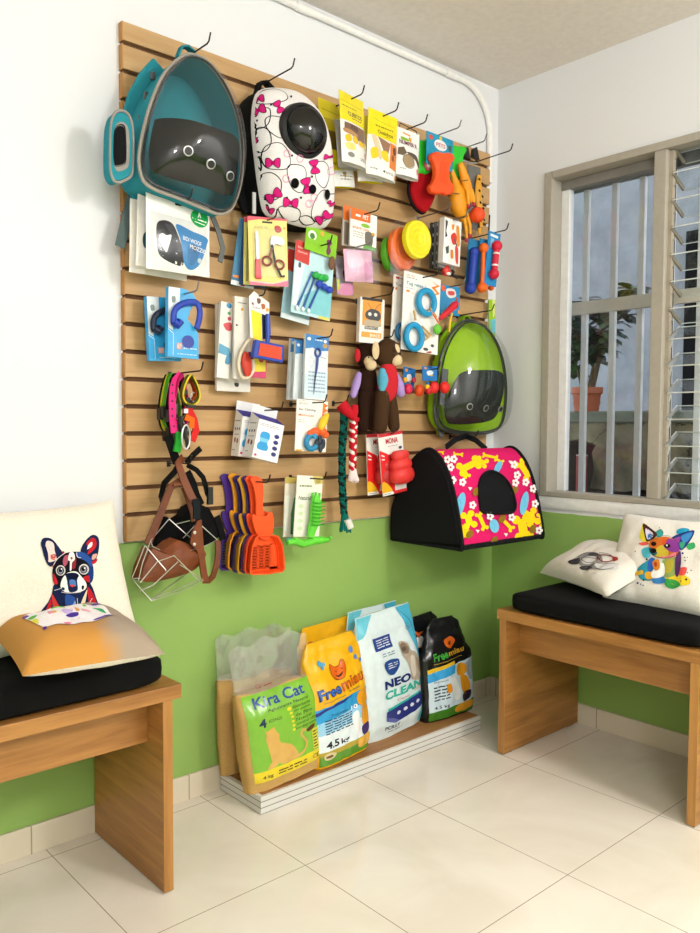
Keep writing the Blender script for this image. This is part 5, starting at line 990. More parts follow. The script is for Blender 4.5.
# --- F: pink and grey cloth pouches
s = pouch('cloth_pouch', 'grey and pink plastic pouch mostly hidden behind the pink pouch', 'pet accessory pack', [(334.6, 255), (352, 259), (353, 296), (337, 294)], .09, 0, 'pouches of folded cloth', '#8f8a95', .012, 'gloss', False)
s.art([('s', '#d98fb5', [(.1, .75), (.9, .7), (.95, .98), (.1, .98)]), ('s', '#3a3a40', [(.3, .4), (.6, .35), (.6, .6), (.35, .65)]), ('p', '#b8c63a', [(.0, .6), (.1, .6), (.15, .9), (.03, .9)])], kind='gloss')
s = pouch('cloth_pouch', 'clear pouch of folded pink cloth', 'pet accessory pack', [(343, 247.5), (371.5, 252.5), (373, 284.5), (345, 279.5)], .125, 0, 'pouches of folded cloth', '#efb6d2', .022, 'gloss', False, flatten=.02)
s.art([('s', '#f5cfe2', [(.08, .1), (.5, .05), (.5, .5), (.1, .6)]), ('s', '#e49dc2', [(.55, .45), (.92, .4), (.9, .85), (.6, .9)]), ('ls', '#fbe6f0', [(.2, .15), (.35, .5), (.3, .85)], .002), ('ls', '#fbe6f0', [(.6, .15), (.7, .45), (.85, .6)], .002)], kind='gloss')
mb = MB(clear('pouch_film', (.99, .99, .99), .05, .01)); mb.prism([s.st(p) for p in ((-.04, -.06), (1.04, -.06), (1.06, 1.06), (-.02, 1.05))], -.0255, -.025); mb.build('clear_film', s.root, smooth=False)
hook_for('slim hook through the pouch of pink cloth', s, .008, .19, True)
# --- G: treat pouches
gG = 'treat pouches on the top row'
YL = '#efdc1c'
s = pouch('treat_pouch', 'yellow treat pouch with a white foot, lowest and furthest left of the treat pouches', 'treat pouch', [(323, 122), (349, 131), (354.5, 191), (331, 184)], .065, .12, gG, YL, .014)
s.art([('p', '#e9e7e2', [(0, .74), (1, .72), (1, 1), (0, 1)]), ('n', '#8a8172', .3, .80, .9, .90, 2), ('s', '#a08a5a', [(.4, .77), (.55, .76), (.5, .86)])], kind='gloss')
s = pouch('treat_pouch', 'plain yellow treat pouch just behind the porthole of the white backpack', 'treat pouch', [(317, 96.7), (342, 106.5), (341, 166), (321, 159)], .09, .1, gG, YL, .012)
s.art([('l', '#8a7d10', [(.1, .16), (.9, .18)], .0012), ('p', '#c9b414', [(.1, .3), (.9, .3), (.9, .5), (.1, .5)]), ('p', '#6d5a1c', [(.1, .5), (.9, .5), (.9, .8), (.1, .8)])], kind='gloss')
s = pouch('treat_pouch', 'pouch with a clear grey foot, directly behind the yellow pouch with chicken cubes', 'treat pouch', [(336.5, 118), (352, 124), (360, 172), (336, 166)], .115, .1, gG, '#b9b4a8', .016)
s = pouch('treat_pouch', 'yellow and white treat pouch with brown meat and yellow cubes, tilted', 'treat pouch', [(337.9, 88), (363.3, 103.2), (365.2, 169), (342.3, 162.5)], .155, .35, gG, '#f2f0ea', .014)
s.art([('p', YL, [(0, 0), (1, 0), (1, .43), (0, .40)]), ('l', '#9a8c10', [(.05, .12), (.95, .14)], .001), ('n', '#7a6f12', .1, .17, .7, .20, 1), ('t', '#3a3210', 'CUBITOS', .28, .25, .86, .315, .02), ('n', '#5a5014', .4, .33, .8, .36, 1), ('p', '#7d5c4c', [(.10, .43), (.95, .45), (.96, .72), (.60, .66), (.30, .60), (.08, .52)]), ('s', '#5f4236', [(.3, .44), (.55, .46), (.5, .54), (.3, .53)]), ('s', '#b98a5a', [(.08, .52), (.45, .55), (.5, .60), (.1, .58)]),
 ('s', '#eac21c', [(.10, .62), (.25, .60), (.28, .68), (.12, .70)]), ('s', '#eac21c', [(.35, .60), (.50, .62), (.50, .70), (.34, .68)]), ('s', '#eac21c', [(.58, .64), (.76, .66), (.78, .72), (.58, .71)]), ('s', '#f2df7a', [(.12, .72), (.40, .72), (.38, .80), (.12, .80)]), ('s', '#d9b82a', [(.80, .64), (.95, .66), (.95, .73), (.82, .72)]), ('c', '#8d8a84', .25, .88, .12, .035), ('n', '#77746e', .6, .88, .9, .93, 2), ('s', '#e08a4a', [(.84, .80), (.92, .78), (.92, .87), (.85, .87)])], kind='gloss')
hook_for('black hook through the tilted yellow pouch with chicken cubes', s, -.012, .21)
s = pouch('treat_pouch', 'treat pouch showing only a white foot below the gap between the yellow pouches', 'treat pouch', [(352, 112), (378, 119), (382.5, 187), (358, 178)], .075, 0, gG, YL, .014)
s.art([('p', '#e3dfd8', [(0, .84), (1, .82), (1, 1), (0, 1)]), ('s', '#57504a', [(.4, .88), (.8, .9), (.7, .96), (.45, .94)])], kind='gloss')
s = pouch('treat_pouch', 'yellow and white treat pouch with an orange side panel and brown meat', 'treat pouch', [(367, 108.4), (398.4, 117.8), (393.8, 182), (367, 175.3)], .125, 0, gG, '#f3f1ea', .014)
s.art([('p', YL, [(0, 0), (1, 0), (1, .42), (0, .40)]), ('l', '#9a8c10', [(.1, .13), (.9, .16)], .001), ('n', '#7a6f12', .25, .20, .85, .25, 1), ('t', '#3a3210', 'Ossinhos', .30, .285, .82, .345, .02), ('n', '#6b6114', .55, .355, .72, .375, 1), ('p', '#9a735a', [(.28, .40), (.70, .45), (.62, .62), (.45, .60)]), ('s', '#d9c6a4', [(.10, .42), (.25, .42), (.42, .70), (.30, .72)]), ('s', '#ecc61e', [(.08, .62), (.25, .58), (.30, .70), (.12, .76)]), ('s', '#ecc61e', [(.38, .62), (.58, .60), (.64, .74), (.45, .72)]), ('p', '#e07f2e', [(.70, .43), (.99, .45), (.98, .84), (.68, .82)]), ('s', '#6b3318', [(.80, .50), (.90, .49), (.92, .58), (.82, .60)]), ('s', '#8c4a20', [(.76, .62), (.84, .62), (.84, .70), (.76, .69)]), ('t', '#6b6862', '65g', .08, .885, .28, .92), ('c', '#3c3a36', .50, .905, .03), ('n', '#8a867e', .55, .89, .85, .93, 2), ('s', '#e09a4a', [(.90, .92), (.98, .91), (.98, .97), (.91, .97)])], kind='gloss')
hook_for('black hook through the yellow pouch with an orange side panel', s, -.012, .19)
s = pouch('treat_pouch', 'white treat pouch with a black hanger and a brown ball picture', 'treat pouch', [(397.5, 128), (417.9, 132.6), (419.2, 180.5), (393.8, 175.5)], .118, 0, gG, '#f1efec', .016)
s.art([('p', '#e8923a', [(.28, .07), (.62, .09), (.60, .12), (.28, .10)]), ('s', '#8fbf3a', [(.20, .18), (.50, .18), (.54, .23), (.24, .24)]), ('s', '#ee9a2a', [(.55, .14), (.66, .16), (.62, .24), (.56, .22)]), ('t', '#6d2036', 'NUMPER R', .10, .25, .86, .35, .02), ('p', '#6a5a48', [(.05, .44), (.25, .40), (.35, .52), (.20, .60), (.03, .58)]), ('s', '#5c4d3e', [(.35, .50), (.70, .50), (.88, .60), (.98, .74), (.85, .72), (.70, .62), (.50, .58)]), ('c', '#a28a68', .42, .68, .24, .14), ('lc', '#5c4d3e', [(.20, .62), (.42, .55), (.64, .64), (.62, .78), (.44, .83), (.26, .78)], .0016), ('n', '#8a8680', .1, .84, .3, .88, 1), ('s', '#e0888a', [(.78, .80), (.90, .79), (.88, .90), (.80, .89)])], kind='gloss')
mb = MB(mat('#1d1b1a', 'plastic')); q = [s.st(p) for p in ((.14, 0), (.16, -.09), (.86, -.05), (.90, .03))]; mb.tube([(a, 0, b_) for a, b_ in q], .0018, 6); mb.build('hanger', s.root)
hook_for('black hook through the hanger of the white treat pouch', s, .002, .2)
# --- J: boxed dark toys
gJ = 'black and white boxes by the red and orange toy box'
for i, (u0, dd, lab) in enumerate(((431.5, .075, 'thin black and silver box, furthest left behind the white bird box'), (435.5, .09, 'thin black and silver box, second from the left behind the white bird box'), (439.5, .105, 'thin grey box directly behind the white bird box'))):
    s = card('toy_box', lab, 'boxed toy', [(u0, 222-i), (u0+16, 227-i), (u0+15, 272-i), (u0-.5, 269-i)], dd, 0, gJ, ['#3a3a3b', '#5c5d5e', '#8d8e8e'][i], .008, 'gloss', 'box_body')
    s.art([('p', '#d7d7d5', [(.06, .04+.1*j), (.22, .02+.1*j), (.20, .08+.1*j), (.08, .10+.1*j)]) for j in range(0, 9, 2)] + [('p', '#161616', [(.1, .5), (.3, .45), (.3, .7), (.1, .7)])])
s = card('toy_box', 'white box printed with red and orange shapes, left of the dumbbell toys', 'boxed toy', [(444.2, 217), (462, 222), (459.2, 265), (443, 264)], .13, 0, gJ, '#efeeea', .022, 'gloss', 'box_body')
s.art([('r', '#f6f5f2', 0, 0, .28, 1), ('t', '#2a2a2a', 'TOYS', .06, .1, .22, .16), ('p', '#2c2c2c', [(.06, .05), (.2, .08), (.12, .3), (.2, .4), (.08, .45)]), ('p', '#e8962e', [(.42, .12), (.58, .10), (.54, .24), (.44, .22)]), ('s', '#e0903a', [(.70, .12), (.86, .14), (.95, .5), (.80, .55), (.72, .3)]), ('s', '#d8392c', [(.40, .38), (.60, .28), (.74, .36), (.70, .52), (.52, .54)]), ('p', '#3b4a44', [(.12, .66), (.30, .60), (.32, .76), (.18, .80)]), ('s', '#d98a2e', [(.42, .70), (.56, .68), (.60, .84), (.46, .86)]), ('s', '#d84a3a', [(.68, .58), (.86, .62), (.88, .94), (.74, .9)]), ('p', '#555', [(.6, .4), (.8, .55), (.76, .58), (.58, .44)]) if False else ('p', '#555555', [(.6, .4), (.8, .55), (.76, .58), (.58, .44)])])
hook_for('chrome hook through the white and black toy boxes', s, -.004, .19, True)
s = thing('toy_figure', 'small red and black toy dangling under the white toy box', 'dog toy', Matrix.Translation(P(448, 271, .10)))
mb = MB(mat('#d6382f', 'plastic')); mb.ell((-.01, 0, 0), .018, .014, .020, 16, 12); mb.build('toy_body', s)
mb = MB(mat('#f0eeee', 'plastic')); mb.ell((-.008, -.010, -.012), .012, .006, .006, 12, 8); mb.build('stripe', s)
mb = MB(mat('#2a2c30', 'plastic')); mb.tube([(.02, 0, .01), (.03, 0, .0), (.022, 0, -.012), (.05, 0, -.016)], .006, 8); mb.build('dark_clip', s)
# --- L: leash packs
gL = 'boxed leashes with loop handles'
def leash(label, quad, d, c_loop, extra):
    s = card('dog_leash_pack', label, 'dog leash pack', quad, d, 0, gL, '#35a3dd', .016, 'gloss', 'box_body', [(0, 0), (.52, 0), (.78, .05), (.92, .14), (.70, .30), (.62, .43), (.98, .62), (1, 1), (0, 1)] if extra else None)
    s.art([('p', '#dfe8ec', [(0, 0), (.36, 0), (.36, .20), (.12, .34), (.16, .62), (0, .58)]), ('l', '#e9f4fa', [(0, .60), (.17, .66), (.17, .97)], .0012), ('s', '#7f8f8a', [(.10, .14), (.2, .12), (.22, .2), (.12, .22)]), ('t', '#e7f5fc', 'leash', .06, .09, .3, .13), ('r', '#d98a7a', .28, .79, .45, .88), ('n', '#f3e8e4', .29, .80, .44, .87, 4), ('t', '#f1f8fc', 'pet love', .5, .84, .92, .875, .01), ('n', '#bfe3f5', .3, .93, .92, .96, 1), ('c', '#2a3f9e' if extra else '#1c2238', .64, .76, .20, .095)])
    q = [(.10, .52), (.12, .36), (.28, .26), (.55, .20), (.82, .19), (.93, .28), (.92, .42), (.84, .56)]
    mb = MB(mat(c_loop, 'rubber')); mb.tube(in_card(s, spline(q, False, 6), .012), [.0085]*43, 10, flat=.8)
    mb.tube(in_card(s, [(.10, .50), (.24, .54), (.32, .48)], .012), .011, 10); mb.build('loop_handle', s.root); return s
s = leash('blue leash box with a navy loop handle, behind the bright blue one', [(149.3, 294.5), (176, 300), (184, 362), (147, 360)], .075, '#18223c', False)
s = leash('front blue leash box with a bright blue loop handle', [(169.3, 286), (199, 291.7), (199.4, 359), (166.8, 356.8)], .125, '#2440a8', True)
hook_for('silver hook through the blue leash boxes', s, -.016, .19, True)
# --- M: brushes
gM = 'grooming brush packs'
BW = '#eae7e0'
s = card('brush_pack', 'white brush pack with a pale lower edge, rearmost and lowest of the brush packs', 'grooming brush pack', [(217, 303), (250, 309), (250.5, 392), (216.5, 391)], .055, 0, gM, '#dedad2', .01)
s.art([('s', '#3a3530', [(.52, .90), (.64, .90), (.63, .94), (.54, .94)]), ('p', '#e05a2a', [(.2, .0), (.8, .04), (.8, .1), (.2, .08)])])
s = card('brush_pack', 'white brush pack with red and blue marks, left of the red oval brush', 'grooming brush pack', [(222, 301.5), (232.5, 303), (229.5, 379), (215.8, 377)], .080, 0, gM, BW, .012)
s.art([('c', '#3f8fc4', .66, .04, .22, .035), ('c', '#4f9a52', .70, .14, .13, .022), ('c', '#c8465a', .74, .21, .15, .026), ('s', '#cf4f56', [(.30, .29), (.9, .26), (.95, .36), (.6, .37), (.4, .34)]), ('p', '#5fa3c4', [(.05, .55), (.9, .60), (.98, .66), (.7, .70), (.0, .68)]), ('s', '#4f93b8', [(.7, .70), (1, .66), (1, .80), (.6, .80)])])
s = card('brush_pack', 'white brush pack holding a red oval brush with a cream rim', 'grooming brush pack', [(235.5, 295), (249, 299), (249, 380), (233, 378)], .100, 0, gM, '#e3ded5', .008)
s.art([('c', '#d99a4a', .5, .15, .1, .018), ('n', '#6a6a70', .2, .06, .8, .09, 1), ('s', '#3a3a3a', [(.1, .34), (.2, .34), (.2, .36), (.1, .36)])])
mb = MB(mat('#d6c9ae', 'plastic')); o_ = in_card(s, [(.75, .82)], .012)[0]; mb.tube(in_card(s, spline([(1.0, .35), (.95, .48), (.60, .58), (.25, .70), (.15, .85), (.35, .97), (.8, .98), (1.15, .88), (1.1, .75)], False, 6), .012), .0055, 8); mb.build('cream_rim', s.root)
mb = MB(mat('#c73a28', 'rubber')); q = in_card(s, [(.68, .82)], .014)[0]; mb.ell(q, .017, .008, .037, 20, 14, Matrix.Rotation(-.15, 4, 'Y')); mb.build('red_pad', s.root)
s = card('brush_pack', 'pink and yellow brush pack peeking out under the blue slicker brush', 'grooming brush pack', [(250, 352), (266, 354), (267, 378), (247, 377)], .108, 0, gM, '#cf4a70', .006)
s.art([('p', '#e6cf3a', [(.25, .0), (.9, .05), (.95, .72), (.3, .78)]), ('c', '#b5333a', .68, .25, .14), ('p', '#3a3a78', [(.0, .0), (.2, .0), (.25, .45), (.0, .5)])])
s = card('brush_pack', 'white pawprint card with a yellow label and a blue and red slicker brush', 'grooming brush pack', [(247.5, 291), (271, 297), (267, 345), (250, 340)], .125, 0, gM, '#f0ece6', .002, 'card', 'backing_card', [(0, .08), (.25, -.04), (.55, .04), (1, .15), (1, .34), (.98, .92), (.10, .92)])
s.art([('p', '#eedb1e', [(.10, .34), (.60, .40), (.66, .98), (.22, .92)]), ('s', '#6b4a40', [(.38, .1), (.55, .1), (.55, .18), (.42, .2)]), ('s', '#b5623a', [(.60, .2), (.76, .2), (.78, .28), (.64, .3)]), ('c', '#e8a53a', .90, .30, .08), ('s', '#8a4a3a', [(.12, .2), (.22, .2), (.2, .26)]), ('t', '#4a5aa0', 'PetBrush', .2, .27, .55, .31), ('p', '#1d2a55', [(.62, .40), (.96, .44), (.96, .90), (.68, .92)])])
mb = MB(mat('#2447b0', 'plastic')); mb.tube(in_card(s, [(.80, .40), (.82, .60), (.84, .80), (.82, .98), (.84, 1.15)], .012), [.006, .0075, .008, .006, .006], 10); mb.build('handle', s.root)
c0_ = [P(u, v, .135) for u, v in ((252, 340), (280.5, 346), (279.5, 363.5), (249.5, 357.5))]; q = [s.Mi @ p_ for p_ in c0_]
mb = MB(mat('#1f3fa6', 'plastic')); n_ = len(q); mb.prism([(p_.x, p_.z) for p_ in q], -.030, -.012); hd = mb.build('brush_head', s.root, smooth=False, bevel=.003)
cx_ = sum(p_.x for p_ in q)/4; cz_ = sum(p_.z for p_ in q)/4
mb = MB(mat('#d9553f', 'fabric')); mb.prism([(cx_+(p_.x-cx_)*.76+.002, cz_+(p_.z-cz_)*.70) for p_ in q], -.032, -.029); mb.build('pin_pad', hd, smooth=False)
hook_for('hook through the pawprint brush card', s, -.008, .15)
# --- N: nail care cards
gN = 'nail care cards'
def nailcard(label, quad, d, front_):
    s = card('nail_scissor_card', label, 'grooming tool pack', quad, d, 0, gN, '#dfe8ec', .010)
    s.art([('p', '#3f82c2', [(0, 0), (1, 0), (1, .22), (.6, .24), (.3, .20), (0, .23)]), ('c', '#e8eff4', .14, .07, .08, .026), ('n', '#dbe8f2', .4, .05, .75, .10, 1), ('c', '#e6e9ec', .84, .08, .07, .025)])
    if front_:
        s.art([('p', '#cfe0ea', [(0, .62), (1, .55), (1, .97), (0, .97)]), ('c', '#c49a4a', .84, .15, .10, .035), ('lc', '#9fb2c2', [(.2, .34), (.36, .40), (.30, .50), (.16, .44)], .001), ('n', '#8fa9c0', .15, .55, .9, .90, 6), ('l', '#2c2c30', [(.66, .33), (.90, .35)], .0012)], 'product_picture')
        mb = MB(mat('#2c4f9c', 'plastic')); c = s.st((.50, .27)); mb.tube([(c[0]+.010*math.cos(a), -.005, c[1]+.012*math.sin(a)) for a in (2*PI*i/20 for i in range(20))], .0034, 8, closed=True)
        mb.tube(in_card(s, [(.50, .33), (.48, .48), (.44, .62)], .005), [.004, .0038, .002], 8); mb.build('handle', s.root)
        mb = MB(mat('#4a5f86', 'metal')); mb.tube(in_card(s, [(.49, .50), (.42, .66), (.38, .92)], .005), [.003, .0025, .0008], 6); mb.build('blade', s.root)
    return s
nailcard('pale grey nail care card, rearmost of the three', [(290.5, 338), (307, 341), (303, 401), (288.4, 400)], .075, False)
s = nailcard('nail care card with red marks, in the middle of the three', [(296, 342), (315, 342), (312, 401), (293, 400)], .098, False)
s.art([('c', '#b54a50', .7, .36, .12, .04), ('r', '#a8464c', .4, .52, .52, .56)], 'product_picture')
s = nailcard('front nail care card with a blue-handled pointed tool', [(306.5, 334), (328.3, 336.6), (327, 400.3), (303.3, 399)], .125, True)
hook_for('hook through the nail care cards', s, -.012, .19)
# --- O: dental toy card
s = card('chew_toy_card', 'white card with an orange, yellow and blue chew toy, under the nail care cards', 'dog toy', [(297.2, 398.8), (328, 401.6), (325.8, 452), (294.8, 450.7)], .13, 0, None, '#f2efe8', .003)
s.art([('t', '#e8762a', 'pet toy', .06, .02, .25, .045), ('n', '#8a8a8a', .06, .06, .35, .10, 2), ('t', '#3a4450', 'Star Chewing', .06, .17, .60, .225, .015), ('t', '#e8762a', 'Minhocao', .06, .28, .56, .325, .015), ('n', '#b5b0a8', .06, .38, .25, .46, 2), ('p', '#ef7a24', [(.84, .03), (1, .08), (.90, .13), (1, .18), (.86, .24), (.94, .28), (.82, .30)]), ('p', '#e8b02a', [(.02, .97), (.25, .97), (.2, 1), (.02, 1)])])
mb = MB(mat('#e9c227', 'rubber')); mb.tube(in_card(s, [(.90, .28), (.80, .40), (.72, .52)], .012), [.008, .013, .011], 10, rnd=True); mb.build('yellow_arm', s.root)
mb = MB(mat('#ea5f22', 'rubber'))
for q, r_ in (((.55, .62), .012), ((.78, .60), .011), ((.88, .66), .009), ((.40, .66), .009)): mb.ell(in_card(s, [q], .012)[0], r_*1.45, r_*.9, r_*1.25, 14, 10)
mb.build('orange_body', s.root)
mb = MB(mat('#2a87b5', 'rubber')); c = s.st((.44, .82)); mb.tube([(c[0]+.020*math.cos(a), -.012, c[1]+.021*math.sin(a)) for a in (PI*(.35+1.5*i/16) for i in range(17))], .0085, 10); mb.ell(in_card(s, [(.50, .70)], .018)[0], .010, .006, .010, 12, 8); mb.build('blue_ring', s.root)
mb = MB(mat('#2c3542', 'rubber'))
for q in ((.70, .78), (.82, .84), (.60, .86), (.74, .92)): mb.ell(in_card(s, [q], .012)[0], .008, .006, .016, 10, 8)
mb.build('dark_legs', s.root)
hook_for('hook through the white chew toy card', s, -.010, .19)
# --- P: blue and white boxes
gP = 'white boxes with a purple top'
def pbox(label, fq, d, yaw, depth, front_):
    M, w, h = frame_from_quad(fq, d, yaw); r = thing('cup_box', label, 'boxed pet product', M, gP); s = Sheet(r, M, w, 0, h)
    mb = MB(mat('#eeedee', 'card')); mb.box(-w/2, w/2, 0, depth, -h, 0); mb.build('carton', r, smooth=False, bevel=.0008)
    zz = .021
    mb = MB(mat('#3a3096', 'card')); mb.add([(-w/2, -.0006, 0), (w/2, -.0006, 0), (w/2, depth, zz), (-w/2, depth, zz)], [(0, 1, 2, 3)]); mb.use(mat('#eeedee', 'card')); mb.add([(-w/2, 0, 0), (-w/2, depth, 0), (-w/2, depth, zz), (w/2, 0, 0), (w/2, depth, 0), (w/2, depth, zz)], [(0, 1, 2), (3, 4, 5)]); mb.build('purple_top', r, smooth=False)
    mb = MB(mat('#ecebee', 'card')); mb.box(-w/2, w/2, depth-.001, depth, 0, h*.40); mb.build('hang_tab', r, smooth=False)
    items = [('n', '#9a9aa6', .1, .08, .8, .16, 2), ('s', '#2f9ad8', [(.14, .40), (.22, .30), (.46, .30), (.52, .42), (.46, .56), (.52, .66), (.48, .76), (.14, .76), (.10, .64), (.18, .54)]), ('r', '#7cc6ea', .16, .46, .48, .56)] + [('s', '#2c2f7c', circ(.78, .34+.155*j, .10, .055, 8)) for j in range(4)] + [('c', '#d8398a', .10, .92, .05, .03)]
    s.art(items, px=False)
    # printed side
    S2M = M @ Matrix.Translation((-w/2, depth/2, 0)) @ Matrix.Rotation(-PI/2, 4, 'Z'); S2 = Sheet(r, S2M, depth, 0, h); mbb = MB()
    for col, qs in (('#4a4550', [circ(.25+.25*i, .32, .07, .04, 8) for i in range(3)]), ('#8c4a48', [circ(.35, .60, .10, .07, 10), circ(.66, .62, .10, .07, 10)]), ('#9a98a0', [[(.1, .1), (.8, .1), (.8, .13), (.1, .13)], [(.2, .45), (.8, .45), (.8, .47), (.2, .47)], [(.15, .84), (.5, .84), (.5, .86), (.15, .86)]])):
        for q in qs:
            pl = [S2.M @ Vector((S2.st(p_)[0], -.0006, S2.st(p_)[1])) for p_ in q]; pl = [s.Mi @ p_ for p_ in pl]; mbb.use(mat(col, 'print')); mbb.add(pl, [tuple(range(len(pl)))])
    mbb.build('side_print', r, smooth=False); return s
pbox('white carton with a purple top, behind and left of the front one', [(243, 418), (266, 418), (262, 458), (238, 457)], .085, -.02, .042, False)
s = pbox('front white carton with a purple top and a blue cup picture', [(259, 421.8), (285, 422.4), (277.5, 460.3), (251.8, 460)], .145, -.02, .05, True)
hook('hook through the tabs of the white cartons', (s.M @ Vector((0, .05, s.h*.3))).x, (s.M @ Vector((0, .05, s.h*.3))).z, .18)
# --- R: green chew toys
gR = 'green chew toy cards'
s = card('chew_toy_card', 'cream card with a dark green toy, behind the lime toothbrush chew', 'dog toy', [(285.6, 477), (302, 478), (300, 537), (283, 536.5)], .085, 0, gR, '#e6e0cc', .003)
s.art([('p', '#c9b45a', [(0, 0), (1, 0), (1, .10), (0, .10)]), ('c', '#7f6a2a', .7, .06, .05), ('p', '#e9efe2', [(.05, .3), (.3, .3), (.2, .9), (.05, .9)])])
mb = MB(mat('#2f7a3f', 'rubber')); mb.tube(in_card(s, [(.55, .34), (.5, .6), (.5, .95)], .010), [.005, .010, .010], 10); mb.build('dark_green_toy', s.root)
mb = MB(mat('#3fb5c4', 'rubber')); mb.ell(in_card(s, [(.25, 1.06)], .012)[0], .014, .010, .010, 12, 8); mb.build('aqua_foot', s.root)
s = card('chew_toy_card', 'cream card with a lime green toothbrush-shaped chew standing on a wide foot', 'dog toy', [(297.3, 475.7), (323, 475.9), (319, 537), (293.6, 536.4)], .12, 0, gR, '#efebdf', .003)
s.art([('p', '#d3bf6a', [(.6, 0), (1, 0), (1, .12), (.7, .14)]), ('c', '#a99a4a', .82, .08, .10, .04), ('n', '#7f8a5a', .1, .14, .6, .20, 1), ('t', '#3f5a3a', 'Natural', .10, .33, .55, .40, .01)] + [('c', '#cfe0b5', .2, .50+.12*j, .10, .035) for j in range(4)])
G1 = mat('#62d03a', 'rubber'); mb = MB(G1)
mb.tube(in_card(s, [(.62, .32), (.64, .40), (.64, .55), (.63, .75), (.55, .88), (.5, 1.0)], .018), [.011, .0185, .0195, .019, .015, .013], 8, flat=.75)
for j in range(7): mb.use(mat('#3fa822', 'rubber')).tube(in_card(s, [(.40, .42+.06*j), (.64, .44+.06*j), (.88, .42+.06*j)], .0335), .0026, 6)
mb.use(G1); mb.tube(in_card(s, [(.50, .27), (.50, .35)], .018), .004, 8); mb.tube(in_card(s, [(.62, .26), (.62, .35)], .018), .004, 8); mb.tube(in_card(s, [(.76, .27), (.76, .35)], .018), .004, 8)
mb.build('chew_body', s.root)
mb = MB(G1); f0 = [s.Mi @ P(u, v, .135) for u, v in ((287, 543), (294, 541), (303, 544), (312, 541), (321, 540), (329, 539.5))]
mb.tube(f0, [.006, .011, .0115, .013, .012, .006], 12)
for p_ in f0: mb.ell(p_+Vector((0, -.006, .006)), .006, .006, .006, 10, 8)
mb.build('chew_foot', s.root)
hook_for('hook through the lime toothbrush chew card', s, -.010, .19)
# --- U: red rubber toys
gU = 'red rubber toys on cards'
def kong(label, quad, d, dark):
    s = card('rubber_toy_card', label, 'dog toy', quad, d, 0, gU, '#e9e6e1', .003)
    s.art([('p', '#c8222a', [(0, 0), (1, 0), (1, .055), (0, .055)]), ('p', '#e21d1f', [(0, .26), (.40, .36), (.55, .60), (.50, .97), (0, .97)]), ('t', '#b81f2a', 'MONA', .28, .09, .78, .18, .03), ('n', '#7a6a68', .35, .21, .75, .23, 1), ('c', '#3a4450', .86, .27, .07, .025), ('p', '#f0eae6', [(.06, .33), (.18, .36), (.18, .38), (.05, .35)]), ('p', '#f0eae6', [(.06, .40), (.18, .41), (.18, .43), (.06, .42)]), ('s', '#edb21f', [(0, .78), (.18, .80), (.36, .90), (.36, .95), (0, .95)]), ('r', '#efeae6', 0, .95, .42, 1), ('r', '#d8262a', .45, .95, 1, 1), ('n', '#8a8684', .05, .96, .35, .99, 1)])
    mb = MB(mat('#b5262a' if dark else '#d8322e', 'rubber')); c = s.st((.66, .60)); z = lambda t: -s.h*t
    R = Matrix.Translation((c[0], -.020, 0)); k_ = s.w*.45
    mb.lathe([(.002, z(.30)), (k_*.55, z(.31)), (k_*.72, z(.36)), (k_*.72, z(.41)), (k_*.66, z(.435)), (k_*.80, z(.47)), (k_*.92, z(.52)), (k_*.90, z(.57)), (k_*.82, z(.595)), (k_*.98, z(.64)), (k_*1.05, z(.70)), (k_*1.0, z(.76)), (k_*.82, z(.81)), (k_*.5, z(.84)), (.002, z(.85))], R @ Matrix.Scale(.62, 4, (0, 1, 0)), 28); mb.build('rubber_toy', s.root); return s
kong('red rubber toy card, behind the front one and left of it', [(366.3, 433.4), (389.5, 433.6), (391.5, 494), (367.9, 493.7)], .075, True)
s = kong('front red rubber toy card with a three-lobed toy, left of the pink carrier', [(377.8, 432), (402.2, 432.6), (406.8, 493.7), (383.3, 493.3)], .115, False)
hook_for('hook behind the red rubber toy cards', s, -.006, .135)
# --- W: ring toys
gW = 'ring toy cards'
s = card('ring_toy_card', 'white card with blue rings, half hidden behind the front ring toy card', 'dog toy', [(394.3, 277), (424, 279), (421, 345), (390, 343)], .085, 0, gW, '#e9e5dd', .003)
s.art([('r', '#c8353a', .06, .03, .18, .06), ('n', '#9a5a5a', .2, .03, .5, .06, 1), ('t', '#7a8288', 'Tug', .06, .12, .25, .17, .01), ('p', '#e8823a', [(.06, .20), (.12, .18), (.12, .22), (.06, .23)])])
mb = MB(mat('#2a6d9c', 'rubber')); c = s.st((.30, .84)); mb.tube([(c[0]+.026*math.cos(a), -.010, c[1]+.028*math.sin(a)) for a in (2*PI*i/28 for i in range(28))], .007, 10, closed=True); mb.build('blue_ring', s.root)
s = card('ring_toy_card', 'front white card with two blue rings, rope and a green ball', 'dog toy', [(404.6, 273.8), (440.6, 276.6), (437.7, 352.8), (400.6, 351.4)], .12, 0, gW, '#f3f0ea', .003)
s.art([('t', '#e0603a', 'pet toy', .06, .035, .28, .06), ('n', '#8f8a84', .06, .065, .35, .085, 1), ('t', '#3f8a96', 'Tug relax', .06, .125, .52, .18, .012), ('n', '#7fa8b0', .06, .20, .3, .215, 1), ('r', '#e8923a', .07, .235, .16, .26), ('n', '#e8b58a', .2, .255, .35, .27, 1), ('p', '#f0851f', [(.76, .05), (.98, .09), (.84, .13), (.98, .19), (.80, .24), (.78, .22), (.90, .19), (.74, .13), (.90, .09)]), ('l', '#5fa8c4', [(.56, .12), (.60, .17), (.66, .16)], .0012), ('c', '#4a4a48', .66, .95, .07, .02), ('c', '#5a5a58', .84, .89, .05, .02), ('s', '#b5563a', [(.68, .985), (.80, .965), (.82, .985), (.72, .995)])])
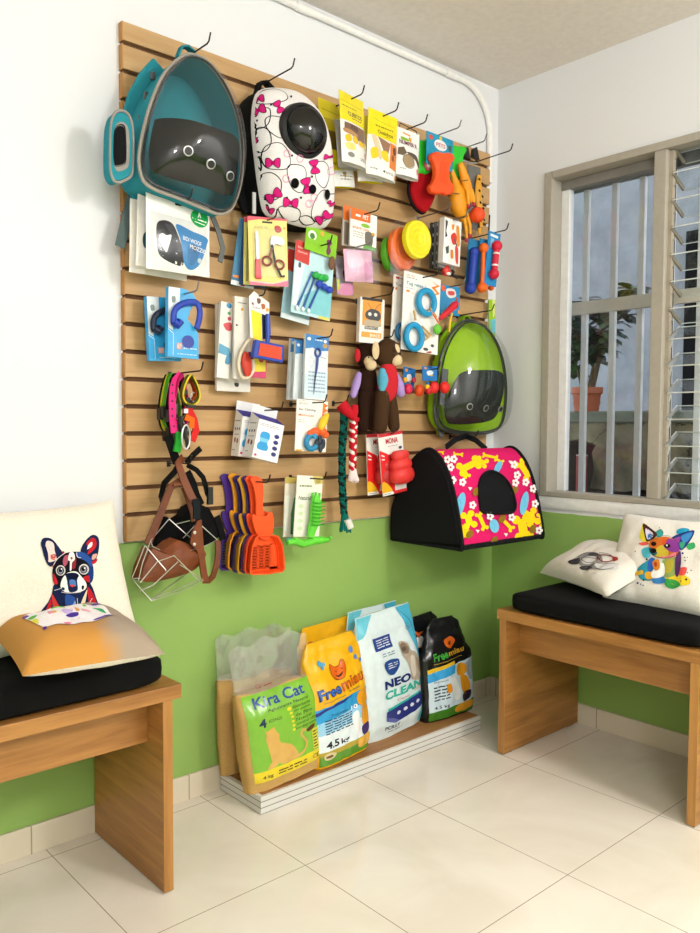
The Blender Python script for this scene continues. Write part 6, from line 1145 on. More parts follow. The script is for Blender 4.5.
for i, (t_, R0_, R1_) in enumerate((((426.4, 302.3), .034, .034), ((413.8, 337), .033, .035))):
    c = s.Mi @ P(*t_, .135); mb = MB(mat('#2196c8', 'rubber')); mb.tube([(c.x+R0_*1.16*math.cos(a), -.016, c.z+R1_*1.16*math.sin(a)) for a in (2*PI*j/36 for j in range(36))], .0105, 12, closed=True); mb.build('blue_ring', s.root)
mb = MB(mat('#c9a468', 'fabric'))
for a, b_ in (((.42, .68), (.66, .77)), ((.40, .72), (.60, .80)), ((.66, .77), (.48, .86)), ((.60, .42), (.80, .52)), ((.18, .50), (.24, .62)), ((.54, .46), (.70, .50))): mb.tube(in_card(s, [a, ((a[0]+b_[0])/2+.01, (a[1]+b_[1])/2), b_], .020), .0038, 8)
mb.build('rope', s.root)
mb = MB(mat('#e8763a', 'rubber')); mb.tube(in_card(s, [(.62, .46), (.76, .54), (.86, .60)], .024), .003, 8); mb.build('orange_cord', s.root)
mb = MB(mat('#6cbf35', 'rubber')); mb.ell(in_card(s, [(.83, .68)], .022)[0], .017, .012, .019, 16, 12); mb.build('green_ball', s.root)
hook_for('hook through the front ring toy card', s, -.010, .19)
# --- X: blue bag behind
s = card('toy_bag', 'blue header bag with a red chew toy, right of the ring toy cards', 'dog toy', [(439, 284.5), (460.5, 287), (459, 318), (440, 312)], .085, 0, None, '#2389bd', .004, 'gloss', 'header_bag')
s.art([('s', '#e8e4e0', [(.35, .12), (.7, .10), (.8, .32), (.5, .42), (.32, .3)]), ('s', '#d84a4a', [(.42, .2), (.7, .18), (.7, .3), (.45, .32)]), ('c', '#e0623a', .18, .12, .10), ('c', '#b5493a', .85, .42, .06), ('p', '#e8923a', [(.9, .8), (1, .78), (1, .9), (.9, .92)])])
mb = MB(mat('#cf2331', 'rubber')); a_, b_ = s.Mi @ P(457, 303, .13), s.Mi @ P(440, 319, .13); mb.tube([a_, a_.lerp(b_, .15), a_.lerp(b_, .4), a_.lerp(b_, .8), b_], [.008, .015, .012, .010, .006], 12); mb.build('red_chew', s.root)
mb = MB(mat('#e8c02a', 'rubber')); mb.tube([s.Mi @ P(452, 313, .135), s.Mi @ P(450, 322, .13), s.Mi @ P(449, 332, .13)], .004, 8); mb.build('yellow_tail', s.root)
hook_for('slim chrome hook above the lime green backpack, through the blue header bag', s, -.006, .15, True)
# --- Y: black and orange box
s = card('snack_box', 'white and black box with an orange front, above the monkeys', 'pet product pack', [(361, 298), (384.3, 298.4), (383.4, 343), (358.6, 343.4)], .10, -.2, None, '#efece6', .02, 'card', 'carton')
s.art([('r', '#1d1a18', .06, .0, .90, .06), ('r', '#e8921f', .10, .06, .88, .62), ('p', '#e6e0d4', [(.90, .0), (1, .02), (1, 1), (.92, 1)]), ('s', '#3a3a3c', [(.22, .34), (.45, .24), (.78, .28), (.86, .42), (.70, .50), (.28, .46)]), ('ls', '#3a2d1c', [(.46, .25), (.34, .15), (.28, .12)], .0016), ('ls', '#3a2d1c', [(.62, .24), (.74, .14), (.86, .12)], .0016), ('c', '#d9d4c8', .40, .36, .07, .04), ('c', '#d9d4c8', .64, .36, .07, .04), ('s', '#b5a488', [(.25, .50), (.80, .50), (.84, .62), (.22, .62)]), ('r', '#3a3029', .20, .63, .76, .70), ('t', '#f0ece4', 'FERMENTO', .22, .64, .74, .69), ('r', '#e0a03a', .08, .76, .90, .88), ('t', '#f6efe2', 'SNACK', .42, .79, .86, .86, .01)])
hook_for('slim hook above the monkeys, through the orange-fronted box', s, .0, .19)
# --- AA: slim packet at the board's right edge
s = card('toy_packet', 'thin lime and blue packet at the right edge of the board, above the lime backpack', 'pet accessory pack', [(489, 299), (495.5, 300), (495.5, 338), (489, 336)], .06, -.3, None, '#9cc41f', .006, 'gloss', 'packet')
s.art([('p', '#5fb5c4', [(.2, .55), (1, .5), (1, .9), (.3, .88)]), ('p', '#d9e28a', [(.5, .0), (.9, .0), (.9, .4), (.6, .5)])])
# ================================================================== toys and gear hung on the board
def at(o, u, v, d): return P(u, v, d)-o
def root_at(name, label, cat, u, v, d, group=None):
    o = P(u, v, d); return thing(name, label, cat, Matrix.Translation(o), group), o
# --- rubber bones
gB = 'rubber bone toys on the top row'
_bo = [(75, 300), (85, 262), (130, 250), (165, 262), (200, 255), (240, 270), (250, 310), (226, 350), (212, 410), (222, 475), (250, 520), (245, 565), (205, 588), (165, 577), (120, 582), (80, 567), (68, 520), (96, 480), (110, 415), (98, 350)]
_bq = [P(u, v, .14) for u, v in cr(420, 120, 7.775)(_bo)]; _bc = sum(_bq, Vector())/len(_bq)
BONE = spline([(q.x-_bc.x, q.z-_bc.z) for q in _bq], True, 4)
def bone_shape(mb, c, k=1.0):
    mb.prism([(c.x+a*k, c.z+b_*k) for a, b_ in BONE], c.y-.014, c.y+.014)
G2 = mat('#2fc22e', 'rubber')
for lab, u, v, du, dd in (('green rubber bone toy peeking out left of the orange bone', 419.5, 157, 0, .085), ('green rubber bone toy peeking out right of the orange bone', 456, 162.5, 0, .085)):
    r, o = root_at('bone_toy', lab, 'dog toy', u, v, dd, gB); mb = MB(G2); bone_shape(mb, Vector((0, 0, 0)), .82); mb.build('bone', r, bevel=.009, seg=4)
s = card('bone_toy', 'orange rubber bone hanging below a blue header card', 'dog toy', [(426.4, 131.8), (453.4, 139.5), (452, 172), (426.5, 163)], .125, 0, gB, '#1f93b8', .002)
s.art([('c', '#e6e9ea', .52, .30, .24, .17), ('t', '#c23a4a', 'PETS', .36, .24, .70, .36, .02), ('s', '#cf4a3a', [(.08, .10), (.2, .08), (.22, .2), (.1, .22)]), ('s', '#3a5a52', [(.82, .22), (.93, .22), (.93, .38), (.84, .38)]), ('p', '#0f5f80', [(.4, .62), (.56, .56), (.6, .64)]), ('c', '#e8c02a', .52, .08, .05)])
mb = MB(mat('#f2521b', 'rubber')); c = s.Mi @ _bc; bone_shape(mb, c); mb.build('bone', s.root, bevel=.009, seg=4); mb = MB(mat('#f2521b', 'rubber'))
for j in range(-3, 4): mb.tube([c+Vector((.0058*j, -.0135, -.036)), c+Vector((.0058*j, -.0135, .036))], .0017, 6)
mb.build('ridges', s.root)
p = P(443, 134, .125); hook('pale chrome hook through the blue card of the orange bone', p.x, p.z, .2, chrome=True)
p = P(486, 138, .19); hook('chrome hook at the top right of the board, holding the spotted toy', p.x, p.z-.012, .185, chrome=True)
r, o = root_at('squeaky_ball', 'pink and white ball beside the orange bone', 'dog toy', 427.5, 165.5, .10); mb = MB(mat('#d8607a', 'rubber')); mb.ell((0, 0, 0), .018, .018, .018); mb.use(mat('#f0e4e0', 'rubber')); mb.ell((-.003, -.008, -.002), .012, .012, .010); mb.build('ball', r)
# red spindle toy
r, o = root_at('spindle_toy', 'dark red teardrop toy with a black edge, below the white treat pouch', 'dog toy', 421, 192, .075)
mb = MB(mat('#a5141c', 'fabric')); q = [at(o, u, v, .075) for u, v in ((424, 160), (432, 173), (433.5, 190), (429, 205), (422, 213), (413, 205), (408.5, 190), (412, 172))]; pl = spline([(p_.x, p_.z) for p_ in q]); mb.prism(pl, -.018, .012); mb.build('red_body', r, bevel=.006)
mb = MB(BLKF); mb.tube([(a, .0, b_) for a, b_ in pl[len(pl)//2-2:]+pl[:0]], .006, 8); mb.build('black_edge', r)
# rubber chickens
gCh = 'rubber chickens'
def chicken(label, path, d, rad, legs, bands):
    o = P(*path[1], d); r = thing('rubber_chicken', label, 'dog toy', Matrix.Translation(o), gCh)
    mb = MB(mat('#eb9a17', 'rubber')); mb.tube([at(o, u, v, d) for u, v in path], rad, 16, flat=.8, rnd=True); mb.build('body', r)
    for lg in legs:
        mb = MB(mat('#e8a01c', 'rubber')); mb.tube([at(o, u, v, d+.006) for u, v in lg], [.0085, .007, .0055], 10); mb.use(mat('#a8283a', 'rubber')); e = at(o, *lg[-1], d+.006); mb.ell(e, .009, .007, .010, 10, 8); mb.build('leg', r)
    mb = MB(mat('#6b4a1c', 'rubber'))
    for (u0, v0), (u1, v1) in bands: mb.tube([at(o, u0, v0, d+.022), at(o, u1, v1, d+.022)], .0016, 6)
    mb.build('painted_band', r); return r
chicken('orange rubber chicken with a plump body, nearest the white toy box', [(452, 172), (455, 182), (457, 192), (459, 208), (463, 219)], .10, [.010, .016, .030, .034, .014], [[(463, 215), (466, 228), (466.5, 240)], [(466, 213), (470, 226), (470, 236)]], [((449, 193), (464, 194)), ((452, 218), (468, 216))])
chicken('slimmer orange rubber chicken above the orange spiky ball', [(461, 166), (464, 176), (467, 187), (471, 200)], .12, [.013, .018, .020, .011], [[(467, 190), (468, 200), (468.5, 206)], [(471, 190), (473.5, 198), (474, 204)]], [((461, 181), (468, 180))])
r, o = root_at('rubber_ball', 'orange ball hanging below the rubber chickens', 'dog toy', 477.3, 215, .125); mb = MB(mat('#ee4f1c', 'rubber')); mb.ell((0, 0, 0), .028, .028, .029, 28, 20)
mb.build('ball', r); mb = MB(mat('#e2a02a', 'rubber')); mb.tube([at(o, 479, 228, .11), at(o, 480, 234, .11)], [.008, .004], 8); mb.build('loop_end', r)
s = card('spotted_toy', 'orange toy with black leopard spots behind the rubber chickens', 'dog toy', [(467, 164), (481.5, 168), (480, 232), (470, 228)], .07, 0, None, '#6d6a66', .003, 'gloss', 'dark_card')
mb = MB(mat('#e3a12a', 'rubber')); mb.tube(in_card(s, [(.75, .15), (.65, .3), (.60, .5), (.75, .7), (.85, .95)], .010), [.012, .016, .018, .014, .008], 12, flat=.6); mb.build('spotted_body', s.root)
mb = MB(mat('#17130f', 'rubber'))
for q in ((.55, .22), (.8, .28), (.55, .40), (.80, .48), (.62, .58), (.85, .66), (.7, .76), (.9, .84)): mb.ell(in_card(s, [q], .021)[0], .006, .003, .004, 8, 6, Matrix.Rotation(.7, 4, 'Y'))
mb.build('black_spots', s.root)
r, o = root_at('nail_clipper', 'pair of black clips on the hook at the far right of the top row', 'grooming tool', 470, 155, .05)
mb = MB(mat('#141315', 'plastic'))
for u in (465, 474): a = at(o, u, 150, .05); mb.prism([(a.x-.012, a.z), (a.x+.004, a.z+.01), (a.x+.02, a.z-.035), (a.x-.016, a.z-.03)], -.012, .004)
mb.build('black_clip', r, smooth=False)
mb = MB(mat('#c8c6c0', 'metal')); mb.tube([at(o, 462, 160, .06), at(o, 471, 163, .07), at(o, 477, 163, .07)], .003, 8); mb.build('metal_bar', r)
p = P(476, 162, .02); hook('long black hook nearest the corner on the top row', p.x, p.z, .185)
# --- frisbees
gF = 'flying discs in a clear bag'
for lab, u, v, col, rp_, d, tl in (('green flying disc, rearmost of the three', 391, 254, '#4f9a20', 17, .07, .35), ('orange flying disc behind the yellow one', 403.5, 249, '#ee6a1d', 21.5, .10, .12), ('yellow flying disc, front of the three', 417.8, 239.5, '#eedc20', 19.5, .145, 0)):
    R0_ = abs((P(u, v-rp_, d)-P(u, v+rp_, d)).z)/2; M = Matrix.Translation(P(u, v, d)) @ Matrix.Rotation(tl, 4, 'Z') @ Matrix.Rotation(PI/2, 4, 'X')
    r = thing('flying_disc', lab, 'dog toy', M, gF)
    mb = MB(mat(col, 'plastic')); mb.lathe([(.001, -.002), (R0_*.9, -.003), (R0_*.98, -.012), (R0_, -.012), (R0_, -.002), (R0_*.95, .005), (R0_*.80, .006), (R0_*.78, .0075), (R0_*.74, .006), (R0_*.52, .0065), (R0_*.50, .008), (R0_*.47, .0065), (R0_*.25, .0065), (R0_*.24, .008), (R0_*.21, .0065), (.001, .0065)], n=48); mb.build('disc', r)
r, o = root_at('clear_bag', 'clear plastic bag around the orange and green flying discs', 'bag', 402, 245, .085)
mb = MB(clear('bag_film', (.99, .99, .99), .05, .008)); q = [at(o, u, v, .12) for u, v in ((392, 222), (421, 214), (420, 270), (390, 276))]; pl = [(p_.x, p_.z) for p_ in q]
mb.prism(pl, -.0345, -.034); mb.build('film', r, smooth=False)
p = P(434, 214, .1); hook('thin chrome hook above the flying discs', p.x-.0, p.z, .17, chrome=True)
# --- dumbbells
gD2 = 'dumbbell toys at the right edge of the board'
def dumb(r, o, p0, p1, d, r0, r1, col, bar, white=False):
    mb = MB(mat(col, 'rubber')); a, b_ = at(o, *p0, d), at(o, *p1, d); mb.ell(a, r0, r0, r0, 18, 14); mb.build('upper_ball', r)
    mb = MB(mat(col, 'rubber')); mb.ell(b_, r1, r1, r1, 18, 14); mb.build('lower_ball', r)
    mb = MB(mat(col, 'rubber')); mb.tube([a, a.lerp(b_, .3), a.lerp(b_, .7), b_], bar, 12)
    if white: mb.use(mat('#efe9e6', 'rubber')); [mb.tube([a.lerp(b_, t-.03), a.lerp(b_, t+.03)], bar*1.06, 12) for t in (.28, .70)]
    mb.build('bar', r)
s = card('dumbbell_toy', 'navy blue dumbbell toy on a blue card, left of the orange dumbbell', 'dog toy', [(468.5, 241), (489, 240), (484, 284), (466, 290)], .085, -.2, gD2, '#2a7fb0', .003)
dumb(s.root, s.M.translation, (474, 252.5), (470.5, 288), .10, .019, .022, '#1d3fa5', .016)
for o_ in [c_ for c_ in s.root.children if c_.name.split('.')[0] in ('upper_ball', 'lower_ball', 'bar')]: o_.matrix_local = s.Mi @ Matrix.Translation(s.M.translation)
s = card('dumbbell_toy', 'orange dumbbell toy between the navy and the red ones', 'dog toy', [(480, 240), (489, 238), (487, 283), (479, 285)], .105, -.2, gD2, '#2f86bb', .003)
dumb(s.root, s.M.translation, (483.6, 248), (482, 287.5), .12, .0185, .020, '#ef6a1a', .0085)
for o_ in [c_ for c_ in s.root.children if c_.name.split('.')[0] in ('upper_ball', 'lower_ball', 'bar')]: o_.matrix_local = s.Mi @ Matrix.Translation(s.M.translation)
r, o = root_at('rubber_ball', 'small orange ball of a toy behind the blue dumbbell card', 'dog toy', 491, 288, .10, None); mb = MB(mat('#ee5f1c', 'rubber')); mb.ell((0, 0, 0), .013, .012, .010); mb.use(mat('#1f8f7a', 'rubber')); mb.ell((.008, .004, .012), .010, .008, .012); mb.build('ball', r)
s = card('dumbbell_toy', 'red dumbbell toy with white bands on a blue card, nearest the corner', 'dog toy', [(489, 231), (500.7, 234), (496, 287), (484, 284)], .135, -.15, gD2, '#2585c4', .003)
s.art([('p', '#dfeaf0', [(.15, .04), (.8, .05), (.78, .10), (.15, .09)]), ('p', '#7fb8dc', [(.2, .12), (.5, .12), (.45, .3), (.2, .3)])])
dumb(s.root, s.M.translation, (497, 246), (494, 274), .15, .020, .0195, '#d21f3c', .012, True)
for o_ in [c_ for c_ in s.root.children if c_.name.split('.')[0] in ('upper_ball', 'lower_ball', 'bar')]: o_.matrix_local = s.Mi @ Matrix.Translation(s.M.translation)
p = P(496, 233, .14); hook('black hook through the card of the red dumbbell', p.x, p.z, .19)
p = P(489, 228, .03); r = thing('metal_rod', 'thin dark upright rod at the right edge, left of the red dumbbell', 'rod', Matrix.Translation(p)); mb = MB(mat('#2c2a28', 'metal')); a, b_ = P(489.5, 215, .10)-p, P(488.5, 240, .10)-p; mb.tube([a, b_], .003, 8); mb.build('rod', r)
# --- collars
gCo = 'dog collars on one hook'
HKX, HKZ = P(188, 373, .12).x, P(188, 373, .12).z
def collar(label, u, v, ru, rv, d, col, w=.016, buckle=None, holes=None, tail=None, edge=None):
    c = P(u, v, d); rx = abs((P(u+ru, v, d)-P(u-ru, v, d)).x)/2; rz = abs((P(u, v-rv, d)-P(u, v+rv, d)).z)/2
    r = thing('dog_collar', label, 'dog collar', Matrix.Translation(c), gCo)
    q = [(rx*math.cos(a)*(1+.15*math.sin(a)), .012*math.sin(2*a), rz*math.sin(a)) for a in (2*PI*i/40 for i in range(41))]
    mb = MB(mat(col, 'fabric')); mb.strap(q, w, .0035, (0, 1, 0)); mb.build('webbing', r)
    if edge: mb = MB(mat(edge, 'fabric')); mb.strap([(a*1.02, y-w*.52, b_*1.02) for a, y, b_ in q], .003, .004, (0, 1, 0)); mb.build('edging', r)
    if buckle: mb = MB(mat(buckle, 'plastic')); mb.box(-rx-.005, -rx+.006, -w*.65, w*.65, -rz*.55, -rz*.15); mb.box(-.014, .014, -w*.8, w*.5, -rz-.022, -rz+.006); mb.use(mat('#c9c9c6', 'metal')); mb.tube([(rx*.5+.010*math.cos(a), -w*.7, -rz*.75+.012*math.sin(a)) for a in (2*PI*i/16 for i in range(16))], .002, 6, closed=True); mb.build('buckle', r, smooth=False)
    if tail:
        mb = MB(mat(tail[0], 'fabric')); mb.strap([P(a, b_, d+.006)-c for a, b_ in tail[1]], tail[2], .004); t_ = mb.build('strap_end', r)
        if holes:
            mb = MB(mat('#2a0f1c', 'plastic'))
            for a, b_ in holes: mb.ell(P(a, b_, d+.0085)-c, .0026, .0012, .003, 8, 6)
            mb.build('holes', t_)
    return r
collar('yellow-edged black dog collar, leftmost in the bundle', 168, 404, 8, 29, .055, '#1a1a19', .014, '#1b1b1c', edge='#c9bf24')
collar('grass green dog collar second from the left in the bundle', 171, 402, 7.5, 28, .070, '#4f9a2b', .014, '#1a1a1a')
collar('plain black dog collar in the middle of the bundle', 176, 405, 8, 31, .085, '#131314', .018, '#26272a')
collar('pink dog collar with a row of holes', 181, 400, 6.5, 26, .10, '#b8265e', .012, '#3a3a3c', [(172.6, 385), (172.4, 393), (172.3, 401), (172.3, 409), (172.3, 416), (174, 426)], ('#e0357f', [(181, 374), (175.5, 380), (173, 388), (172.3, 402), (172.6, 418), (174.5, 433)], .020))
collar('olive and yellow round dog collar, front of the bundle', 190, 390, 7.5, 14.5, .125, '#6b6a24', .016, None, edge='#d9c23a')
collar('black dog collar with orange patterned webbing inside the olive one', 189, 388, 5, 12, .110, '#b5451f', .014, '#1d1d1e')
r, o = root_at('dog_collar', 'red and orange dog collar end with a metal buckle, hanging below the olive collar', 'dog collar', 191, 420, .11, gCo)
mb = MB(mat('#d0302f', 'fabric')); mb.strap([at(o, u, v, .115) for u, v in ((187, 405), (190, 412), (194, 420), (196, 430), (192, 441))], .020, .005); mb.use(mat('#e06a24', 'fabric')); mb.strap([at(o, u, v, .12) for u, v in ((185, 417), (192, 420), (191, 428))], .018, .004); mb.build('webbing', r)
mb = MB(mat('#d2d3d2', 'metal')); mb.tube([at(o, 186+4*math.cos(a), 437+12*math.sin(a), .125) for a in (2*PI*i/20 for i in range(20))], .0028, 8, closed=True); mb.box(*sum([[p_-.006, p_+.006] for p_ in at(o, 185, 411, .125)], [])); mb.use(mat('#141414', 'plastic')); mb.tube([at(o, u, v, .12) for u, v in ((180, 416), (182, 428), (187, 441), (188, 449))], .006, 8); mb.build('buckle', r)
r, o = root_at('dog_collar', 'bright green collar strap end hanging below the pink collar', 'dog collar', 178, 442, .11, gCo)
mb = MB(mat('#2c9a34', 'fabric')); mb.strap([at(o, u, v, .11) for u, v in ((179, 432), (178.5, 442), (176.5, 452))], .020, .008); mb.use(mat('#131313', 'fabric')); mb.strap([at(o, u, v, .10) for u, v in ((168, 436), (172, 448), (176, 460), (177, 463))], .022, .008); mb.build('strap_end', r)
hook('hook through the bundle of dog collars', HKX, HKZ, .19)
# --- muzzles
k8 = cr(130, 450, 6.02)
r, o = root_at('dog_muzzle', 'brown leather muzzle with a wire basket, hanging at the lower left of the board', 'dog muzzle', 175, 470, .12, 'dog muzzles'); 
def mz(pts, d): return [at(o, u, v, (d[i] if isinstance(d, (list, tuple)) else d)) for i, (u, v) in enumerate(k8(pts))]
LE = mat('#743a18', 'leather'); LE2 = mat('#653214', 'leather'); WIRE = mat('#c9c9c5', 'metal')
mb = MB(WIRE); W_R = .0014
for pts, d in (([(90, 575), (45, 690), (12, 770)], .15), ([(125, 545), (75, 680), (50, 790)], .17), ([(12, 770), (60, 830), (130, 908)], [.15, .18, .2]), ([(130, 908), (300, 852), (440, 785)], [.2, .2, .19]), ([(130, 895), (290, 835), (430, 775)], [.2, .2, .19]), ([(235, 415), (180, 480), (125, 545), (135, 580), (180, 602)], [.12, .13, .15, .16, .17]), ([(235, 415), (330, 500), (420, 575)], [.12, .14, .16]), ([(430, 455), (525, 540), (450, 580), (340, 612)], [.12, .14, .16, .18]), ([(90, 575), (215, 722), (215, 730)], [.16, .2, .2]), ([(60, 800), (165, 672), (265, 636), (420, 790)], [.19, .2, .2, .2]), ([(290, 672), (140, 812), (60, 850)], [.2, .2, .18]), ([(12, 775), (70, 770), (260, 640)], [.15, .16, .1]), ([(420, 690), (210, 840), (130, 905)], [.14, .18, .2]), ([(360, 425), (280, 445)], .11), ([(320, 530), (395, 450)], [.15, .13]), ([(440, 785), (380, 740), (300, 690)], [.19, .2, .2]), ([(180, 440), (120, 545)], .13)):
    mb.tube(mz(pts, d), W_R, 6)
mb.build('wire_basket', r)
mb = MB(LE); pl = mz([(60, 790), (75, 715), (110, 630), (130, 590), (200, 605), (250, 560), (295, 538), (350, 560), (400, 590), (455, 600), (468, 625), (455, 665), (400, 720), (340, 750), (270, 772), (150, 800), (90, 800)], .165)
c_ = sum(pl, Vector())/len(pl); n_ = len(pl); vs = [p_+Vector((0, .05, 0)) for p_ in pl]+[c_+(p_-c_)*.96+Vector((0, .0, 0)) for p_ in pl]+[c_+(p_-c_)*.6+Vector((0, -.018, 0)) for p_ in pl]+[c_+Vector((0, -.022, 0))]
mb.add(vs, [(j*n_+i, j*n_+(i+1) % n_, (j+1)*n_+(i+1) % n_, (j+1)*n_+i) for j in range(2) for i in range(n_)]+[(2*n_+i, 2*n_+(i+1) % n_, 3*n_) for i in range(n_)]); mb.build('leather_cup', r)
mb = MB(LE2); mb.strap(mz([(300, 185), (245, 225), (215, 300), (165, 430), (105, 570)], [.12, .12, .125, .135, .15]), .020, .004); mb.build('left_strap', r)
mb = MB(LE); mb.strap(mz([(318, 48), (290, 80), (320, 170), (360, 260), (385, 310)], [.10, .125, .13, .135, .14]), .021, .004); mb.strap(mz([(265, 208), (345, 200)], .13), .006, .003); mb.build('top_strap', r)
mb = MB(LE2); mb.strap(mz([(320, 225), (345, 290), (375, 380), (380, 430)], .11), .012, .004); mb.build('inner_strap', r)
mb = MB(mat('#1d2226', 'fabric')); mb.strap(mz([(395, 295), (402, 350), (400, 415)], .15), .020, .006); mb.build('padded_keeper', r)
mb = MB(LE); pl = mz([(405, 428), (428, 420), (436, 520), (445, 620), (462, 740), (475, 790), (432, 792), (420, 700), (405, 610), (362, 560), (372, 500)], .18); mb.prism([(p_.x, p_.z) for p_ in pl], pl[0].y-.003, pl[0].y+.003); mb.use(mat('#d0cfc9', 'metal'))
for q in ((390, 497), (388, 568)): p_ = mz([q], .184)[0]; mb.ell(p_, .005, .003, .005, 10, 8)
mb.build('cheek_flap', r, smooth=False)
mb = MB(LE2); mb.strap(mz([(528, 545), (530, 620), (522, 690), (500, 760), (475, 785), (440, 785)], [.13, .14, .15, .16, .17, .18]), .017, .004); mb.build('neck_strap', r)
p = P(183, 466, .10); hook('hook holding the leather muzzle', p.x, p.z+.005, .14)
r, o = root_at('dog_muzzle', 'black fabric muzzle tangled behind the leather one', 'dog muzzle', 195, 470, .06, 'dog muzzles')
mb = MB(mat('#111112', 'fabric')); pl = mz([(165, 590), (150, 560), (200, 470), (215, 400), (280, 430), (330, 400), (360, 350), (420, 320), (480, 345), (520, 420), (545, 520), (500, 560), (420, 590), (330, 560), (280, 550), (220, 595)], .085)
c_ = sum(pl, Vector())/len(pl); n_ = len(pl); vs = [p_+Vector((0, .05, 0)) for p_ in pl]+[c_+(p_-c_)*.97 for p_ in pl]+[c_+(p_-c_)*.6+Vector((0, -.02, 0)) for p_ in pl]+[c_+Vector((0, -.026, 0))]
mb.add(vs, [(j*n_+i, j*n_+(i+1) % n_, (j+1)*n_+(i+1) % n_, (j+1)*n_+i) for j in range(2) for i in range(n_)]+[(2*n_+i, 2*n_+(i+1) % n_, 3*n_) for i in range(n_)]); mb.build('muzzle_body', r)
for pts, d, w_ in (([(340, 80), (380, 30), (425, -10)], .10, .016), ([(345, 90), (400, 120), (440, 165), (455, 215), (465, 260), (490, 310)], .08, .014), ([(205, 330), (188, 280), (205, 200), (270, 130), (300, 80)], .06, .016), ([(345, 130), (380, 200), (400, 270), (430, 330)], .07, .02), ([(520, 400), (545, 470), (560, 540)], .09, .02)):
    mb = MB(mat('#141415', 'fabric')); mb.strap(mz(pts, d), w_, .004); mb.build('strap', r)
mb = MB(mat('#1b1b1d', 'plastic')); q = mz([(480, 275)], .085)[0]; mb.box(q.x-.008, q.x+.008, q.y-.006, q.y+.004, q.z-.025, q.z+.025); mb.build('buckle', r, smooth=False)
# --- litter scoops
gS = 'plastic litter scoops on one hook'
k9 = cr(215, 470, 8.48)
so = P(*k9([(340, 70)])[0], .125)
def spx(pts): return [((lambda p_: (p_.x, p_.z))(P(u, v, .125)-so)) for u, v in k9(pts)]
hnd = spline(spx([(300, 85), (318, 58), (345, 52), (385, 70), (405, 120), (408, 200), (402, 300), (410, 385), (350, 390), (345, 300), (335, 200), (318, 130)]))
paw = spline(spx([(305, 395), (325, 372), (350, 385), (430, 385), (440, 362), (470, 355), (485, 395), (490, 450), (480, 530), (455, 575), (425, 592), (380, 580), (345, 540), (318, 470)]))
tray = spx([(345, 545), (318, 570), (290, 640), (275, 760), (272, 860), (285, 885), (420, 880), (555, 858), (566, 830), (562, 720), (545, 620), (515, 560), (480, 545)])
def scoop(label, col, dx, dy, dz):
    r = thing('litter_scoop', label, 'litter scoop', Matrix.Translation(so+Vector((dx, dy, dz))), gS); m = mat(col, 'plastic')
    mb = MB(m); mb.prism(hnd, -.004, .004); mb.build('handle', r, bevel=.002)
    mb = MB(m); mb.prism(paw, -.007, .001); mb.build('paw_guard', r, bevel=.002)
    mb = MB(m); n_ = len(tray); cx_ = sum(a for a, _ in tray)/n_; cz_ = sum(b_ for _, b_ in tray)/n_; sc_ = lambda t: [(cx_+(a-cx_)*t, cz_+(b_-cz_)*t) for a, b_ in tray]
    o1, i1 = tray, sc_(.93); i2 = sc_(.84)
    vs = [(a, -.016, b_) for a, b_ in o1]+[(a, -.016, b_) for a, b_ in i1]+[(a, .010, b_) for a, b_ in i2]+[(a, .013, b_) for a, b_ in sc_(.88)]
    fs = [((j % 4)*n_+i, (j % 4)*n_+(i+1) % n_, ((j+1) % 4)*n_+(i+1) % n_, ((j+1) % 4)*n_+i) for j in range(4) for i in range(n_)]
    mb.add(vs, fs)
    # slotted floor: rails and cross bars inside the rim
    xs = [a for a, _ in i2]; zs = [b_ for _, b_ in i2]; x0_, x1_, z0_, z1_ = min(xs), max(xs), min(zs), max(zs)
    W_ = x1_-x0_; H_2 = z1_-z0_
    def bar(a0, a1, b0, b1): mb.box(x0_+W_*a0, x0_+W_*a1, .007, .012, z0_+H_2*b0, z0_+H_2*b1)
    bar(.10, .90, .74, .98); bar(.0, 1, .0, .07); bar(.02, .12, .0, .76); bar(.72, 1.0, .0, .76); bar(.30, .36, .05, .76); bar(.52, .57, .05, .76)
    for j in range(9): bar(.05, .80, .055+.083*j, .055+.083*j+.027)
    mb.build('slotted_tray', r, smooth=False); return r
scoop('purple litter scoop, rearmost and leftmost of the scoops', '#43237c', -.040, .098, .004)
scoop('amber litter scoop next to the purple rearmost one', '#e79a22', -.022, .082, .006)
scoop('dark indigo litter scoop in the middle of the scoops', '#2a1f5c', -.016, .066, .0)
scoop('yellow litter scoop between the two indigo ones', '#e8a92a', -.010, .050, -.002)
scoop('indigo litter scoop just behind the two orange ones', '#2c2266', -.006, .037, .0)
scoop('orange litter scoop directly behind the front one', '#e84a1c', -.006, .018, .001)
scoop('bright orange litter scoop at the front of the scoops', '#f4521c', 0, 0, 0)
hook('hook through the handles of the litter scoops', so.x+.001, so.z-.012, .19)
